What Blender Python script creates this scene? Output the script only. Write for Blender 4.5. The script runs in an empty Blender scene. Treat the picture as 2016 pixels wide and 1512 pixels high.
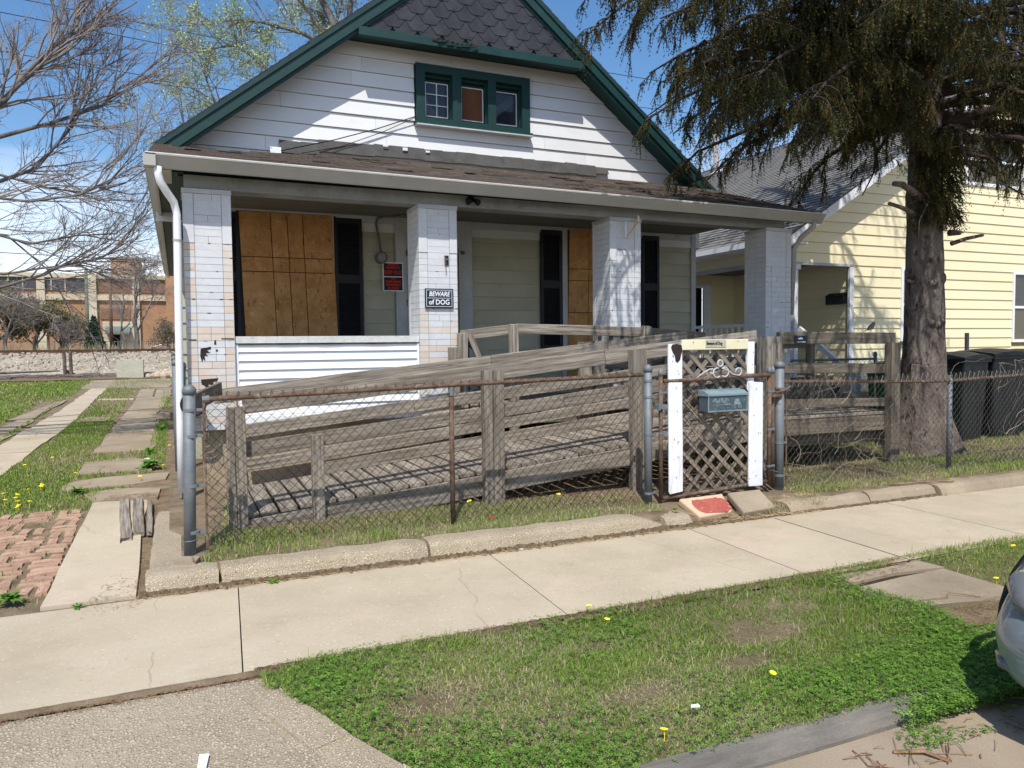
import bpy, math, random
import numpy as np
from mathutils import Matrix, Vector
S = bpy.context.scene
COL = S.collection
# ------------------------------------------------------------------ camera
cd = bpy.data.cameras.new('camera'); cam = bpy.data.objects.new('camera', cd); COL.objects.link(cam)
cd.sensor_width = 36.0; cd.lens = 26.63; cd.clip_start = 0.05; cd.clip_end = 2000
R3 = Matrix(((0.9150517, 0.0299442, -0.40222349), (-0.40318389, 0.04047172, -0.9142236), (-0.01109702, 0.99873189, 0.04910674)))
cam.matrix_world = Matrix.Translation((0, 0, 1.6)) @ R3.to_4x4()
S.camera = cam
# ------------------------------------------------------------------ light
SUN = Vector((-0.48, -1.0, 1.60)).normalized()
w = bpy.data.worlds.new('World'); S.world = w; w.use_nodes = True
nt = w.node_tree; nt.nodes.clear()
sky = nt.nodes.new('ShaderNodeTexSky'); sky.sky_type = 'NISHITA'; sky.sun_disc = False
sky.sun_elevation = math.asin(SUN.z); sky.sun_rotation = math.atan2(SUN.x, SUN.y)
sky.altitude = 200; sky.air_density = 1.0; sky.dust_density = 1.0; sky.ozone_density = 2.0
# pale thin cloud bank low in the sky and faint wisps, part of the sky itself
tc = nt.nodes.new('ShaderNodeTexCoord'); sep = nt.nodes.new('ShaderNodeSeparateXYZ'); nt.links.new(tc.outputs['Generated'], sep.inputs[0])
mpp = nt.nodes.new('ShaderNodeMapping'); mpp.inputs['Scale'].default_value = (2.2, 2.2, 9); nt.links.new(tc.outputs['Generated'], mpp.inputs[0])
nz = nt.nodes.new('ShaderNodeTexNoise'); nz.inputs['Scale'].default_value = 1.6; nz.inputs['Detail'].default_value = 7; nt.links.new(mpp.outputs[0], nz.inputs['Vector'])
mr = nt.nodes.new('ShaderNodeMapRange'); mr.inputs['From Min'].default_value = 0.02; mr.inputs['From Max'].default_value = 0.30; mr.inputs['To Min'].default_value = 1.0; mr.inputs['To Max'].default_value = 0.0
nt.links.new(sep.outputs['Z'], mr.inputs['Value'])
ad = nt.nodes.new('ShaderNodeMath'); ad.operation = 'MULTIPLY_ADD'; ad.inputs[1].default_value = 1.3; ad.inputs[2].default_value = -0.35; nt.links.new(nz.outputs['Fac'], ad.inputs[0])
a2 = nt.nodes.new('ShaderNodeMath'); a2.operation = 'ADD'; nt.links.new(mr.outputs[0], a2.inputs[0]); nt.links.new(ad.outputs[0], a2.inputs[1])
cr = nt.nodes.new('ShaderNodeMapRange'); cr.inputs['From Min'].default_value = 0.62; cr.inputs['From Max'].default_value = 1.25; cr.inputs['To Max'].default_value = 0.85; nt.links.new(a2.outputs[0], cr.inputs['Value'])
mix = nt.nodes.new('ShaderNodeMix'); mix.data_type = 'RGBA'; nt.links.new(cr.outputs[0], mix.inputs['Factor'])
hsn = nt.nodes.new('ShaderNodeHueSaturation'); hsn.inputs['Saturation'].default_value = 1.22; nt.links.new(sky.outputs[0], hsn.inputs['Color']); nt.links.new(hsn.outputs[0], mix.inputs['A']); mix.inputs['B'].default_value = (8.2, 8.6, 9.3, 1)
bg = nt.nodes.new('ShaderNodeBackground'); bg.inputs['Strength'].default_value = 0.14; nt.links.new(mix.outputs['Result'], bg.inputs[0])
ow = nt.nodes.new('ShaderNodeOutputWorld'); nt.links.new(bg.outputs[0], ow.inputs[0])
sl = bpy.data.lights.new('sun', 'SUN'); sl.energy = 4.0; sl.angle = math.radians(0.5); sl.color = (1.0, 0.965, 0.91)
so = bpy.data.objects.new('sun', sl); COL.objects.link(so); so.rotation_euler = SUN.to_track_quat('Z', 'Y').to_euler()
S.view_settings.view_transform = 'Standard'; S.view_settings.look = 'None'; S.view_settings.gamma = 1; S.view_settings.use_curve_mapping = False
S.view_settings.exposure = 0.25
# ------------------------------------------------------------------ helpers
rnd = random.Random(7); RG = np.random.default_rng(11)
WM = {}
def wm(o): return WM.get(o.name, o.matrix_world.copy())
def L(c):
    f = lambda v: ((v/255+0.055)/1.055)**2.4 if v > 10 else v/255/12.92
    return (f(c[0]), f(c[1]), f(c[2]), 1)
def tagp(o, label=None, cat=None, group=None, kind=None):
    if label: o['label'] = label
    if cat: o['category'] = cat
    if group: o['group'] = group
    if kind: o['kind'] = kind
    return o
def link(o, parent=None, M=None):
    COL.objects.link(o); M = M or Matrix.Identity(4); WM[o.name] = M
    if parent is not None:
        o.parent = parent; o.matrix_parent_inverse = wm(parent).inverted()
    o.matrix_basis = M
    return o
def thing(name, label, cat, loc=(0, 0, 0), group=None):
    o = bpy.data.objects.new(name, None); o.empty_display_size = 0.2
    link(o, None, Matrix.Translation(loc)); return tagp(o, label, cat, group)
def mesh_np(name, V, F, mat, smooth=False, col=None):
    V = np.asarray(V, np.float32).reshape(-1, 3); F = np.asarray(F, np.int32)
    me = bpy.data.meshes.new(name); n, k = F.shape
    me.vertices.add(len(V)); me.vertices.foreach_set('co', V.ravel())
    me.loops.add(n*k); me.loops.foreach_set('vertex_index', F.ravel())
    me.polygons.add(n); me.polygons.foreach_set('loop_start', np.arange(0, n*k, k, dtype=np.int32))
    try: me.polygons.foreach_set('loop_total', np.full(n, k, np.int32))
    except Exception: pass
    if smooth: me.polygons.foreach_set('use_smooth', np.ones(n, bool))
    if col is not None:
        a = me.color_attributes.new('tint', 'FLOAT_COLOR', 'POINT')
        c = np.ones((len(V), 4), np.float32); c[:, :3] = col; a.data.foreach_set('color', c.ravel())
    me.materials.append(mat); me.update(calc_edges=True); return me
class MB:
    def __init__(s): s.v = []; s.f = []; s.sm = False
    def add(s, vs, fs):
        n = len(s.v); s.v += [tuple(v) for v in vs]; s.f += [tuple(i+n for i in f) for f in fs]; return s
    def box(s, x0, y0, z0, x1, y1, z1):
        return s.add([(x0,y0,z0),(x1,y0,z0),(x1,y1,z0),(x0,y1,z0),(x0,y0,z1),(x1,y0,z1),(x1,y1,z1),(x0,y1,z1)],
            [(0,3,2,1),(4,5,6,7),(0,1,5,4),(1,2,6,5),(2,3,7,6),(3,0,4,7)])
    def obox(s, c, ax, ay, az):
        c, ax, ay, az = map(Vector, (c, ax, ay, az)); vs = []
        for k in (-1, 1):
            for i, j in ((-1,-1),(1,-1),(1,1),(-1,1)): vs.append(c+ax*i+ay*j+az*k)
        return s.add(vs, [(0,3,2,1),(4,5,6,7),(0,1,5,4),(1,2,6,5),(2,3,7,6),(3,0,4,7)])
    def bar(s, a, b, wx, wy, up=(0,0,1)):
        a, b = Vector(a), Vector(b); d = (b-a); l = d.length; d = d/l; u = Vector(up)
        u = (u-d*u.dot(d)).normalized(); v = d.cross(u)
        return s.obox((a+b)/2, d*l/2, v*wx/2, u*wy/2)
    def prism(s, pts, axis, a, b):
        "pts 2d polygon; axis y: pts are (x,z), extruded from y=a to y=b"
        n = len(pts)
        f = {'y': lambda p, t: (p[0], t, p[1]), 'x': lambda p, t: (t, p[0], p[1]), 'z': lambda p, t: (p[0], p[1], t)}[axis]
        vs = [f(p, a) for p in pts]+[f(p, b) for p in pts]
        return s.add(vs, [tuple(range(n)), tuple(range(2*n-1, n-1, -1))]+[(i, (i+1) % n, (i+1) % n+n, i+n) for i in range(n)])
    def tube(s, pts, r, n=8, cap=True):
        pts = [Vector(p) for p in pts]; rs = r if isinstance(r, (list, tuple)) else [r]*len(pts); vs = []; u = None
        for i, p in enumerate(pts):
            d = (pts[min(i+1, len(pts)-1)]-pts[max(i-1, 0)]).normalized()
            if u is None: u = d.orthogonal().normalized()
            u = (u-d*u.dot(d)).normalized(); v = d.cross(u)
            for k in range(n):
                t = 2*math.pi*k/n; vs.append(p+(u*math.cos(t)+v*math.sin(t))*rs[i])
        fs = []
        for i in range(len(pts)-1):
            for k in range(n): fs.append((i*n+k, i*n+(k+1) % n, (i+1)*n+(k+1) % n, (i+1)*n+k))
        if cap: fs += [tuple(range(n-1, -1, -1)), tuple(range((len(pts)-1)*n, len(pts)*n))]
        return s.add(vs, fs)
    def disc(s, c, r, h, n=12, axis='z', r2=None):
        c = Vector(c); a = {'x': Vector((1,0,0)), 'y': Vector((0,1,0)), 'z': Vector((0,0,1))}[axis]
        return s.tube([c, c+a*h], [r, r if r2 is None else r2], n)
    def mesh(s, name, mat, smooth=False):
        me = bpy.data.meshes.new(name); me.from_pydata(s.v, [], s.f); me.materials.append(mat)
        if smooth: me.polygons.foreach_set('use_smooth', [True]*len(me.polygons))
        me.update(); return me
def part(name, mb, mat, parent=None, smooth=False, M=None, **kw):
    me = mb.mesh(name, mat, smooth) if isinstance(mb, MB) else mb
    o = bpy.data.objects.new(name, me); link(o, parent, M); return tagp(o, **kw)
def round_edges(o, wd=0.004, seg=2):
    m = o.modifiers.new('bevel', 'BEVEL'); m.width = wd; m.segments = seg; m.limit_method = 'ANGLE'; return o
_pk = {}
def plank_mesh(name, Ln, Wd, Tk, mat, n=6, ch=0.005, bow=0.004, seed=0, ragged=0):
    "board along +X from 0..Ln, width along Z, thickness along Y, centred"
    r = random.Random(seed); vs = []; fs = []
    h, t = Wd/2, Tk/2; ch = min(ch, h*.4, t*.4)
    sec = [(-t, -h+ch), (-t, h-ch), (-t+ch, h), (t-ch, h), (t, h-ch), (t, -h+ch), (t-ch, -h), (-t+ch, -h)]
    ph = r.uniform(0, 6); am = r.uniform(-bow, bow)
    for i in range(n+1):
        x = Ln*i/n; oy = am*math.sin(math.pi*i/n)+r.uniform(-bow, bow)*.3; oz = r.uniform(-bow, bow)*.4; tw = r.uniform(-.01, .01)
        for j, (y, z) in enumerate(sec):
            xx = x
            if i in (0, n) and ragged: xx += r.uniform(-ragged, ragged)
            vs.append((xx, y*(1+r.uniform(-.02, .02))+oy+z*tw, z+oz))
    m = 8
    for i in range(n):
        for k in range(m): fs.append((i*m+k, (i+1)*m+k, (i+1)*m+(k+1) % m, i*m+(k+1) % m))
    fs += [tuple(range(m)), tuple(range(n*m+m-1, n*m-1, -1))]
    me = bpy.data.meshes.new(name); me.from_pydata(vs, [], fs); me.materials.append(mat); me.update(); return me
def board(name, a, b, Wd, Tk, mat, parent=None, up=(0,0,1), n=None, seed=None, bow=0.004, ragged=0.0, ch=0.005, **kw):
    a, b = Vector(a), Vector(b); d = b-a; l = d.length; d /= l; u = Vector(up); u = (u-d*u.dot(d)).normalized(); v = u.cross(d)
    M = Matrix((d, v, u)).transposed().to_4x4(); M.translation = a
    seed = rnd.randint(0, 9**6) if seed is None else seed
    me = plank_mesh(name, l, Wd, Tk, mat, n or max(2, min(10, int(l/.3))), ch, bow, seed, ragged)
    o = bpy.data.objects.new(name, me); link(o, parent, M); return tagp(o, **kw)
# ------------------------------------------------------------------ materials
def N(nt, t, **kw):
    n = nt.nodes.new('ShaderNode'+t)
    for k, v in kw.items():
        if k in n.inputs: n.inputs[k].default_value = v
        else: setattr(n, k, v)
    return n
def mat(name, cols, scale=3.0, stretch=(1, 1, 1), detail=8, rough=0.85, bump=0.3, bscale=None, bstretch=None, metal=0.0, spec=0.3,
        layers=(), vj=0.0, hj=0.0, tint=False, fine=0.15, dist=0.01, coat=0.0, trans=0.0):
    m = bpy.data.materials.new(name); m.use_nodes = True; nt = m.node_tree; b = nt.nodes['Principled BSDF']; lk = nt.links.new
    tc = N(nt, 'TexCoord'); oi = N(nt, 'ObjectInfo')
    off = N(nt, 'VectorMath', operation='SCALE'); off.inputs[0].default_value = (37.1, 91.7, 53.3); lk(oi.outputs['Random'], off.inputs['Scale'])
    ob = N(nt, 'VectorMath', operation='ADD'); lk(tc.outputs['Object'], ob.inputs[0]); lk(off.outputs[0], ob.inputs[1])
    def coords(st):
        mp = N(nt, 'Mapping'); mp.inputs['Scale'].default_value = st; lk(ob.outputs[0], mp.inputs[0]); return mp.outputs[0]
    c0 = coords(stretch)
    n1 = N(nt, 'TexNoise', Scale=scale, Detail=float(detail), Roughness=0.6, Distortion=0.3); lk(c0, n1.inputs['Vector'])
    rp = N(nt, 'ValToRGB'); lk(n1.outputs['Fac'], rp.inputs[0]); el = rp.color_ramp.elements
    k = len(cols); lo, hi = 0.30, 0.70
    for i, c in enumerate(cols):
        p = lo+(hi-lo)*(i/(k-1) if k > 1 else 0)
        e = el[i] if i < 2 else el.new(p)
        e.position = p; e.color = L(c)
    if k == 1: el[1].color = L(cols[0]); el[1].position = 1
    out = rp.outputs['Color']
    bs = bscale or scale*8
    cb = coords(bstretch or stretch)
    n2 = N(nt, 'TexNoise', Scale=bs, Detail=6.0, Roughness=0.65); lk(cb, n2.inputs['Vector'])
    if fine:
        mr = N(nt, 'MapRange'); mr.inputs['From Min'].default_value = .3; mr.inputs['From Max'].default_value = .7
        mr.inputs['To Min'].default_value = 1-fine; mr.inputs['To Max'].default_value = 1+fine*.6; lk(n2.outputs['Fac'], mr.inputs['Value'])
        mm = N(nt, 'VectorMath', operation='SCALE'); lk(out, mm.inputs[0]); lk(mr.outputs[0], mm.inputs['Scale']); out = mm.outputs[0]
    for ly in layers:  # (colour, scale, threshold, softness, stretch, strength)
        c, sc, th, sf = ly[:4]; st = ly[4] if len(ly) > 4 else stretch; sg = ly[5] if len(ly) > 5 else 1.0
        n3 = N(nt, 'TexNoise', Scale=sc, Detail=9.0, Roughness=0.68); lk(coords(st), n3.inputs['Vector'])
        m3 = N(nt, 'MapRange'); m3.inputs['From Min'].default_value = th; m3.inputs['From Max'].default_value = th+sf; m3.inputs['To Max'].default_value = sg
        lk(n3.outputs['Fac'], m3.inputs['Value'])
        mx = N(nt, 'Mix', data_type='RGBA'); lk(m3.outputs[0], mx.inputs['Factor']); lk(out, mx.inputs['A']); mx.inputs['B'].default_value = L(c); out = mx.outputs['Result']
    if tint:
        at = N(nt, 'Attribute', attribute_name='tint'); mu = N(nt, 'VectorMath', operation='MULTIPLY'); lk(out, mu.inputs[0]); lk(at.outputs['Color'], mu.inputs[1]); out = mu.outputs[0]
    if vj or hj:
        hs = N(nt, 'HueSaturation'); lk(out, hs.inputs['Color'])
        r1 = N(nt, 'MapRange'); r1.inputs['To Min'].default_value = 1-vj; r1.inputs['To Max'].default_value = 1+vj; lk(oi.outputs['Random'], r1.inputs['Value']); lk(r1.outputs[0], hs.inputs['Value'])
        if hj:
            m7 = N(nt, 'Math', operation='MULTIPLY'); m7.inputs[1].default_value = 17.3; lk(oi.outputs['Random'], m7.inputs[0])
            fr = N(nt, 'Math', operation='FRACT'); lk(m7.outputs[0], fr.inputs[0])
            r2 = N(nt, 'MapRange'); r2.inputs['To Min'].default_value = .5-hj; r2.inputs['To Max'].default_value = .5+hj; lk(fr.outputs[0], r2.inputs['Value']); lk(r2.outputs[0], hs.inputs['Hue'])
        out = hs.outputs['Color']
    lk(out, b.inputs['Base Color']); b.inputs['Roughness'].default_value = rough; b.inputs['Metallic'].default_value = metal
    b.inputs['Specular IOR Level'].default_value = spec; b.inputs['Coat Weight'].default_value = coat; b.inputs['Coat Roughness'].default_value = .05
    if bump:
        bp = N(nt, 'Bump'); bp.inputs['Strength'].default_value = bump; bp.inputs['Distance'].default_value = dist
        lk(n2.outputs['Fac'], bp.inputs['Height']); lk(bp.outputs[0], b.inputs['Normal'])
    if trans:
        tr = N(nt, 'BsdfTranslucent'); lk(out, tr.inputs['Color']); ms = N(nt, 'MixShader'); ms.inputs[0].default_value = trans
        lk(b.outputs[0], ms.inputs[1]); lk(tr.outputs[0], ms.inputs[2]); lk(ms.outputs[0], nt.nodes['Material Output'].inputs['Surface'])
    return m
def glassmat(name, c, rough=0.03):
    m = bpy.data.materials.new(name); m.use_nodes = True; b = m.node_tree.nodes['Principled BSDF']
    b.inputs['Base Color'].default_value = L(c); b.inputs['Roughness'].default_value = rough; b.inputs['Specular IOR Level'].default_value = .8; b.inputs['Alpha'].default_value = .45; return m
GS = (0.9, 14, 22)
MT = {}
MT['wood'] = mat('weathered_wood', [(94, 86, 75), (128, 119, 107), (153, 143, 129), (176, 166, 152)], 1.6, GS, 9, .9, .7, 3.2, (1.2, 26, 50), layers=[((66, 57, 47), 2.2, .56, .12, (1.5, 16, 26), .8), ((106, 94, 78), .9, .52, .15, (1, 3, 3), .5), ((176, 167, 152), 1.3, .60, .2, (.6, 10, 16), .45), ((120, 106, 74), .6, .56, .2, (1, 3, 3), .5), ((52, 42, 34), 7, .69, .04, (.8, 1.8, 1.8), .8)], vj=.13, fine=.4, dist=.006)
MT['wood_dark'] = mat('shaded_old_wood', [(84, 76, 64), (116, 106, 92), (140, 128, 112)], 1.6, GS, 9, .9, .7, 3.2, (1.2, 26, 50), layers=[((50, 42, 34), 2.2, .60, .12, (1.5, 16, 26), .7), ((96, 92, 60), .9, .58, .2, (1, 3, 3), .5)], vj=.13, fine=.35, dist=.006)  # darker copy of the weathered wood, with shade put into its colour
MT['lattice'] = mat('lattice_wood', [(104, 94, 82), (134, 122, 108), (156, 144, 130)], 2, (1.2, 16, 20), 8, .9, .6, 4, (1.5, 30, 40), layers=[((84, 72, 58), 3, .60, .12, (1.5, 10, 14), .7)], vj=.12, fine=.3, dist=.004)
MT['white_clap'] = mat('white_aluminium_siding', [(214, 214, 212), (226, 226, 224)], .8, (1, 1, 1), 4, .5, .12, 1.6, (1, 1, 3), spec=.4, layers=[((188, 186, 180), .9, .60, .22, (1, 1, 2.5), .5), ((160, 156, 148), 14, .72, .05, (1, 1, 1), .4)], vj=.015, fine=.03, dist=.02)
MT['cream_clap'] = mat('dingy_cream_siding', [(168, 164, 142), (188, 184, 162)], 1.2, (1, 1, 1), 5, .6, .15, 3, layers=[((140, 134, 116), 1.6, .58, .2, (1, 1, 2), .55), ((120, 112, 96), 5, .70, .06, (1, 1, 3), .5)], vj=.03, fine=.06)
MT['yellow_clap'] = mat('pale_yellow_vinyl_siding', [(234, 221, 180), (240, 228, 188)], .7, (1, 1, 1), 4, .5, .06, 60, (.3, 1, 3), spec=.35, layers=[((206, 190, 142), .8, .62, .2, (1, 1, 1.5), .35)], vj=.012, fine=.03)
MT['white_vinyl'] = mat('white_vinyl', [(230, 231, 232), (238, 238, 238)], 1.5, (1, 1, 1), 4, .4, .05, 40, spec=.45, layers=[((205, 203, 196), 2, .62, .2, (1, 1, 2), .35)], fine=.02)
MT['white_paint'] = mat('chipped_white_paint', [(224, 226, 228), (234, 235, 235)], 3, (1, 1, 1), 6, .6, .3, 20, layers=[((96, 86, 74), 9, .655, .02, (2.5, 2, 1.6), 1), ((178, 172, 158), 5, .56, .12, (.6, 4, 4), .5), ((200, 192, 168), 3, .60, .14, (1, 1, 1), .5)], fine=.04, vj=.03)
MT['cream_paint'] = mat('cream_painted_board', [(222, 212, 176), (232, 224, 192)], 3, (1, 1, 1), 6, .6, .3, 18, layers=[((208, 192, 140), 7, .66, .04, (1, 1, 1), .6)], fine=.05)
MT['brickw'] = mat('white_painted_brick_siding', [(198, 199, 201), (210, 211, 212)], 4, (1, 1, 1), 6, .75, .35, 26, layers=[((176, 174, 172), 5, .60, .16, (1, 1, 1), .55), ((70, 62, 58), 22, .745, .02, (1.4, 1, 1), .9)], vj=.015, fine=.06, dist=.006)
MT['brickp'] = mat('peach_stained_brick_siding', [(202, 197, 190), (206, 200, 192)], 3.4, (1, 1, 1), 6, .75, .35, 26, layers=[((206, 182, 158), 2.2, .42, .2, (1, 1, 1), .8), ((172, 142, 116), 6, .60, .14, (1, 1, 1), .5), ((70, 62, 58), 22, .745, .02, (1.4, 1, 1), .9)], vj=.035, fine=.06, dist=.006)
MT['tar'] = mat('exposed_tar_paper', [(44, 36, 34), (62, 52, 48)], 12, rough=.95, bump=.6, bscale=60)
MT['tan'] = mat('tan_backing_board', [(150, 120, 92), (180, 150, 120)], 9, rough=.95)
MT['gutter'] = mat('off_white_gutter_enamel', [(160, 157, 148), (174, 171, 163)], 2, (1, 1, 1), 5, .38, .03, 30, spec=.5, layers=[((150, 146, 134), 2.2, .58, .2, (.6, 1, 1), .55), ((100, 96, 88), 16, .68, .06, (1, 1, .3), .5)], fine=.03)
MT['green'] = mat('dark_green_paint', [(14, 50, 48), (20, 60, 56)], 2.5, (1, 1, 1), 6, .55, .25, 18, (1, 1, 1), spec=.4, layers=[((40, 86, 80), 3, .60, .14, (1, 1, 1), .5), ((200, 205, 196), 14, .735, .02, (2, 2, 1), .8), ((14, 36, 34), 2, .62, .12, (1, 1, 1), .6)], fine=.08)
MT['beam'] = mat('dirty_shaded_grey_beam', [(124, 126, 124), (158, 160, 158)], 2.4, (1, 1, 1), 7, .8, .3, 22, layers=[((96, 96, 90), 2.6, .56, .16, (.7, 1, 1), .6), ((50, 48, 42), 13, .70, .03, (1, 1, 3), .9)], fine=.1)  # dirt marks over a base darkened for the shade under the eave
MT['ceiling'] = mat('grimy_shaded_porch_ceiling', [(104, 103, 96), (126, 125, 117)], 1.4, (1, 4, 1), 6, .85, .2, 20, layers=[((96, 92, 80), 1.2, .57, .2, (1, 2, 1), .6)], fine=.06)  # base colour darkened to deepen the porch shade; blotches are grime
MT['trimw'] = mat('worn_grey_white_trim', [(172, 174, 176), (194, 196, 197)], 3, (1, 1, 1), 6, .7, .3, 20, layers=[((60, 56, 50), 20, .70, .03, (1, 1, 1), .8), ((138, 136, 130), 2.5, .58, .16, (1, 1, 1.5), .5)], fine=.07, vj=.03)
MT['osb'] = mat('orange_brown_osb', [(168, 118, 68), (190, 140, 86), (204, 158, 106)], 5, (1, 1, 1), 8, .8, .3, 55, (1, 1, 1), layers=[((122, 78, 42), 22, .58, .06, (1, 1, .35), .85), ((226, 190, 138), 26, .60, .06, (.4, 1, 1), .7), ((90, 58, 34), 40, .66, .04, (1, 1, .3), .8), ((128, 88, 52), 1.6, .56, .2, (1, 1, .6), .6)], vj=.05, fine=.14)
MT['black'] = mat('black_shutter_vinyl', [(26, 28, 32), (36, 38, 42)], 3, rough=.5, bump=.1, bscale=40, fine=.08)
MT['shingle_brown'] = mat('brown_asphalt_shingle', [(76, 67, 60), (98, 87, 78), (87, 76, 67)], 4, (1, 1, 1), 8, .95, .8, 160, layers=[((64, 52, 44), 5, .58, .12, (1.2, 3, 1), .7), ((150, 136, 122), 60, .66, .05, (1, 1, 1), .6)], vj=.12, fine=.25)
MT['shingle_dark'] = mat('charcoal_asphalt_shingle', [(52, 53, 58), (72, 73, 79)], 6, (1, 1, 1), 8, .95, .8, 180, layers=[((104, 106, 112), 120, .62, .06, (1, 1, 1), .6), ((38, 38, 42), 3, .58, .14, (1, 1, 1), .6)], vj=.12, fine=.25)
MT['shingle_grey'] = mat('grey_asphalt_roof', [(112, 109, 104), (134, 131, 125)], 3, (1, 1, 1), 8, .95, .5, 90, layers=[((150, 147, 140), 60, .62, .08, (1, 1, 1), .5), ((82, 80, 77), 1.4, .58, .14, (1, 1, 1), .5)], vj=.08, fine=.2)
MT['conc'] = mat('pale_sidewalk_concrete', [(172, 158, 134), (185, 171, 146), (194, 180, 155)], .9, (1, 1, 1), 9, .92, .35, 140, layers=[((166, 150, 124), 1.3, .53, .16, (1, 1, 1), .6), ((198, 176, 156), .8, .54, .10, (1, 1, 1), .7), ((158, 144, 122), 5, .60, .1, (1, 3, 1), .5), ((150, 138, 118), 90, .68, .04, (1, 1, 1), .6), ((222, 212, 194), 48, .60, .05, (1, 1, 1), .6), ((148, 136, 116), 40, .61, .04, (1, 1, 1), .6), ((150, 138, 116), .5, .60, .12, (1, 1, 1), .4), ((112, 100, 84), 34, .725, .015, (1, 1, 1), .6)], vj=.02, fine=.07, dist=.003)
MT['conc_old'] = mat('old_worn_concrete', [(140, 126, 105), (157, 142, 120), (171, 156, 133)], 1.6, (1, 1, 1), 9, .95, .5, 110, layers=[((134, 122, 104), 1.4, .55, .16, (1, 1, 1), .6), ((116, 104, 86), 38, .60, .05, (1, 1, 1), .65), ((210, 198, 176), 46, .61, .05, (1, 1, 1), .6), ((110, 96, 76), .9, .60, .1, (1, 1, 1), .6)], vj=.05, fine=.1, dist=.004)
def add_cracks(m, sc, wd, col, st):
    nt = m.node_tree; b = nt.nodes['Principled BSDF']; lk = nt.links.new; src = b.inputs['Base Color'].links[0].from_socket
    tc = N(nt, 'TexCoord'); no = N(nt, 'TexNoise', Scale=3.0, Detail=6.0); lk(tc.outputs['Object'], no.inputs['Vector'])
    mv = N(nt, 'Mix', data_type='VECTOR'); mv.inputs['Factor'].default_value = .16; lk(tc.outputs['Object'], mv.inputs['A']); lk(no.outputs['Color'], mv.inputs['B'])
    v = N(nt, 'TexVoronoi', Scale=sc, feature='DISTANCE_TO_EDGE'); lk(mv.outputs['Result'], v.inputs['Vector'])
    k = N(nt, 'MapRange'); k.inputs['From Min'].default_value = wd; k.inputs['From Max'].default_value = wd*.3; lk(v.outputs['Distance'], k.inputs['Value'])
    n2 = N(nt, 'TexNoise', Scale=.9, Detail=3.0); lk(tc.outputs['Object'], n2.inputs['Vector'])
    k2 = N(nt, 'MapRange'); k2.inputs['From Min'].default_value = .5; k2.inputs['From Max'].default_value = .56; k2.inputs['To Max'].default_value = st; lk(n2.outputs['Fac'], k2.inputs['Value'])
    mu = N(nt, 'Math', operation='MULTIPLY'); lk(k.outputs[0], mu.inputs[0]); lk(k2.outputs[0], mu.inputs[1])
    mx = N(nt, 'Mix', data_type='RGBA'); lk(mu.outputs[0], mx.inputs['Factor']); lk(src, mx.inputs['A']); mx.inputs['B'].default_value = L(col); lk(mx.outputs['Result'], b.inputs['Base Color'])
add_cracks(MT['conc'], .55, .0028, (110, 98, 80), .35); add_cracks(MT['conc_old'], 1.3, .010, (84, 72, 54), .9)
def pebble_mat(name, base, stones, sc=70, bump=1.0):
    m = mat(name, base, 2, (1, 1, 1), 8, .95, 0, 40, fine=.12, layers=[((118, 104, 82), 2.4, .56, .16, (1, 1, 1), .5)])
    nt = m.node_tree; b = nt.nodes['Principled BSDF']; lk = nt.links.new; src = b.inputs['Base Color'].links[0].from_socket
    tc = N(nt, 'TexCoord'); no = N(nt, 'TexNoise', Scale=sc*.5, Detail=2.0); lk(tc.outputs['Object'], no.inputs['Vector'])
    mixv = N(nt, 'Mix', data_type='VECTOR'); mixv.inputs['Factor'].default_value = .006; lk(tc.outputs['Object'], mixv.inputs['A']); lk(no.outputs['Color'], mixv.inputs['B'])
    v = N(nt, 'TexVoronoi', Scale=sc); lk(mixv.outputs['Result'], v.inputs['Vector'])
    r = N(nt, 'ValToRGB'); lk(v.outputs['Color'], r.inputs[0]); el = r.color_ramp.elements
    for i, c in enumerate(stones):
        e = el[i] if i < 2 else el.new(.5); e.position = i/(len(stones)-1)*.9; e.color = L(c)
    mk = N(nt, 'MapRange'); mk.inputs['From Min'].default_value = .50; mk.inputs['From Max'].default_value = .38; lk(v.outputs['Distance'], mk.inputs['Value'])
    n4 = N(nt, 'TexNoise', Scale=5.0, Detail=5.0); lk(tc.outputs['Object'], n4.inputs['Vector'])
    m4 = N(nt, 'MapRange'); m4.inputs['From Min'].default_value = .25; m4.inputs['From Max'].default_value = .42; lk(n4.outputs['Fac'], m4.inputs['Value'])
    mu = N(nt, 'Math', operation='MULTIPLY'); lk(mk.outputs[0], mu.inputs[0]); lk(m4.outputs[0], mu.inputs[1])
    mx = N(nt, 'Mix', data_type='RGBA'); lk(mu.outputs[0], mx.inputs['Factor']); lk(src, mx.inputs['A']); lk(r.outputs['Color'], mx.inputs['B']); lk(mx.outputs['Result'], b.inputs['Base Color'])
    bp = N(nt, 'Bump'); bp.inputs['Strength'].default_value = bump; bp.inputs['Distance'].default_value = .006; lk(mu.outputs[0], bp.inputs['Height']); lk(bp.outputs[0], b.inputs['Normal'])
    return m
MT['agg'] = pebble_mat('exposed_aggregate_concrete', [(152, 139, 118), (170, 156, 134)], [(122, 108, 90), (186, 170, 144), (144, 128, 106), (200, 185, 158)], 66)
MT['curbagg'] = pebble_mat('pebbly_kerb_concrete', [(150, 136, 114), (172, 157, 134)], [(176, 160, 134), (190, 174, 146), (134, 120, 98), (200, 185, 158)], 75)
MT['ballast'] = pebble_mat('railway_ballast_stone', [(160, 149, 132), (178, 167, 149)], [(206, 194, 174), (172, 161, 143), (218, 207, 188), (130, 120, 106)], 9, .8)
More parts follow.
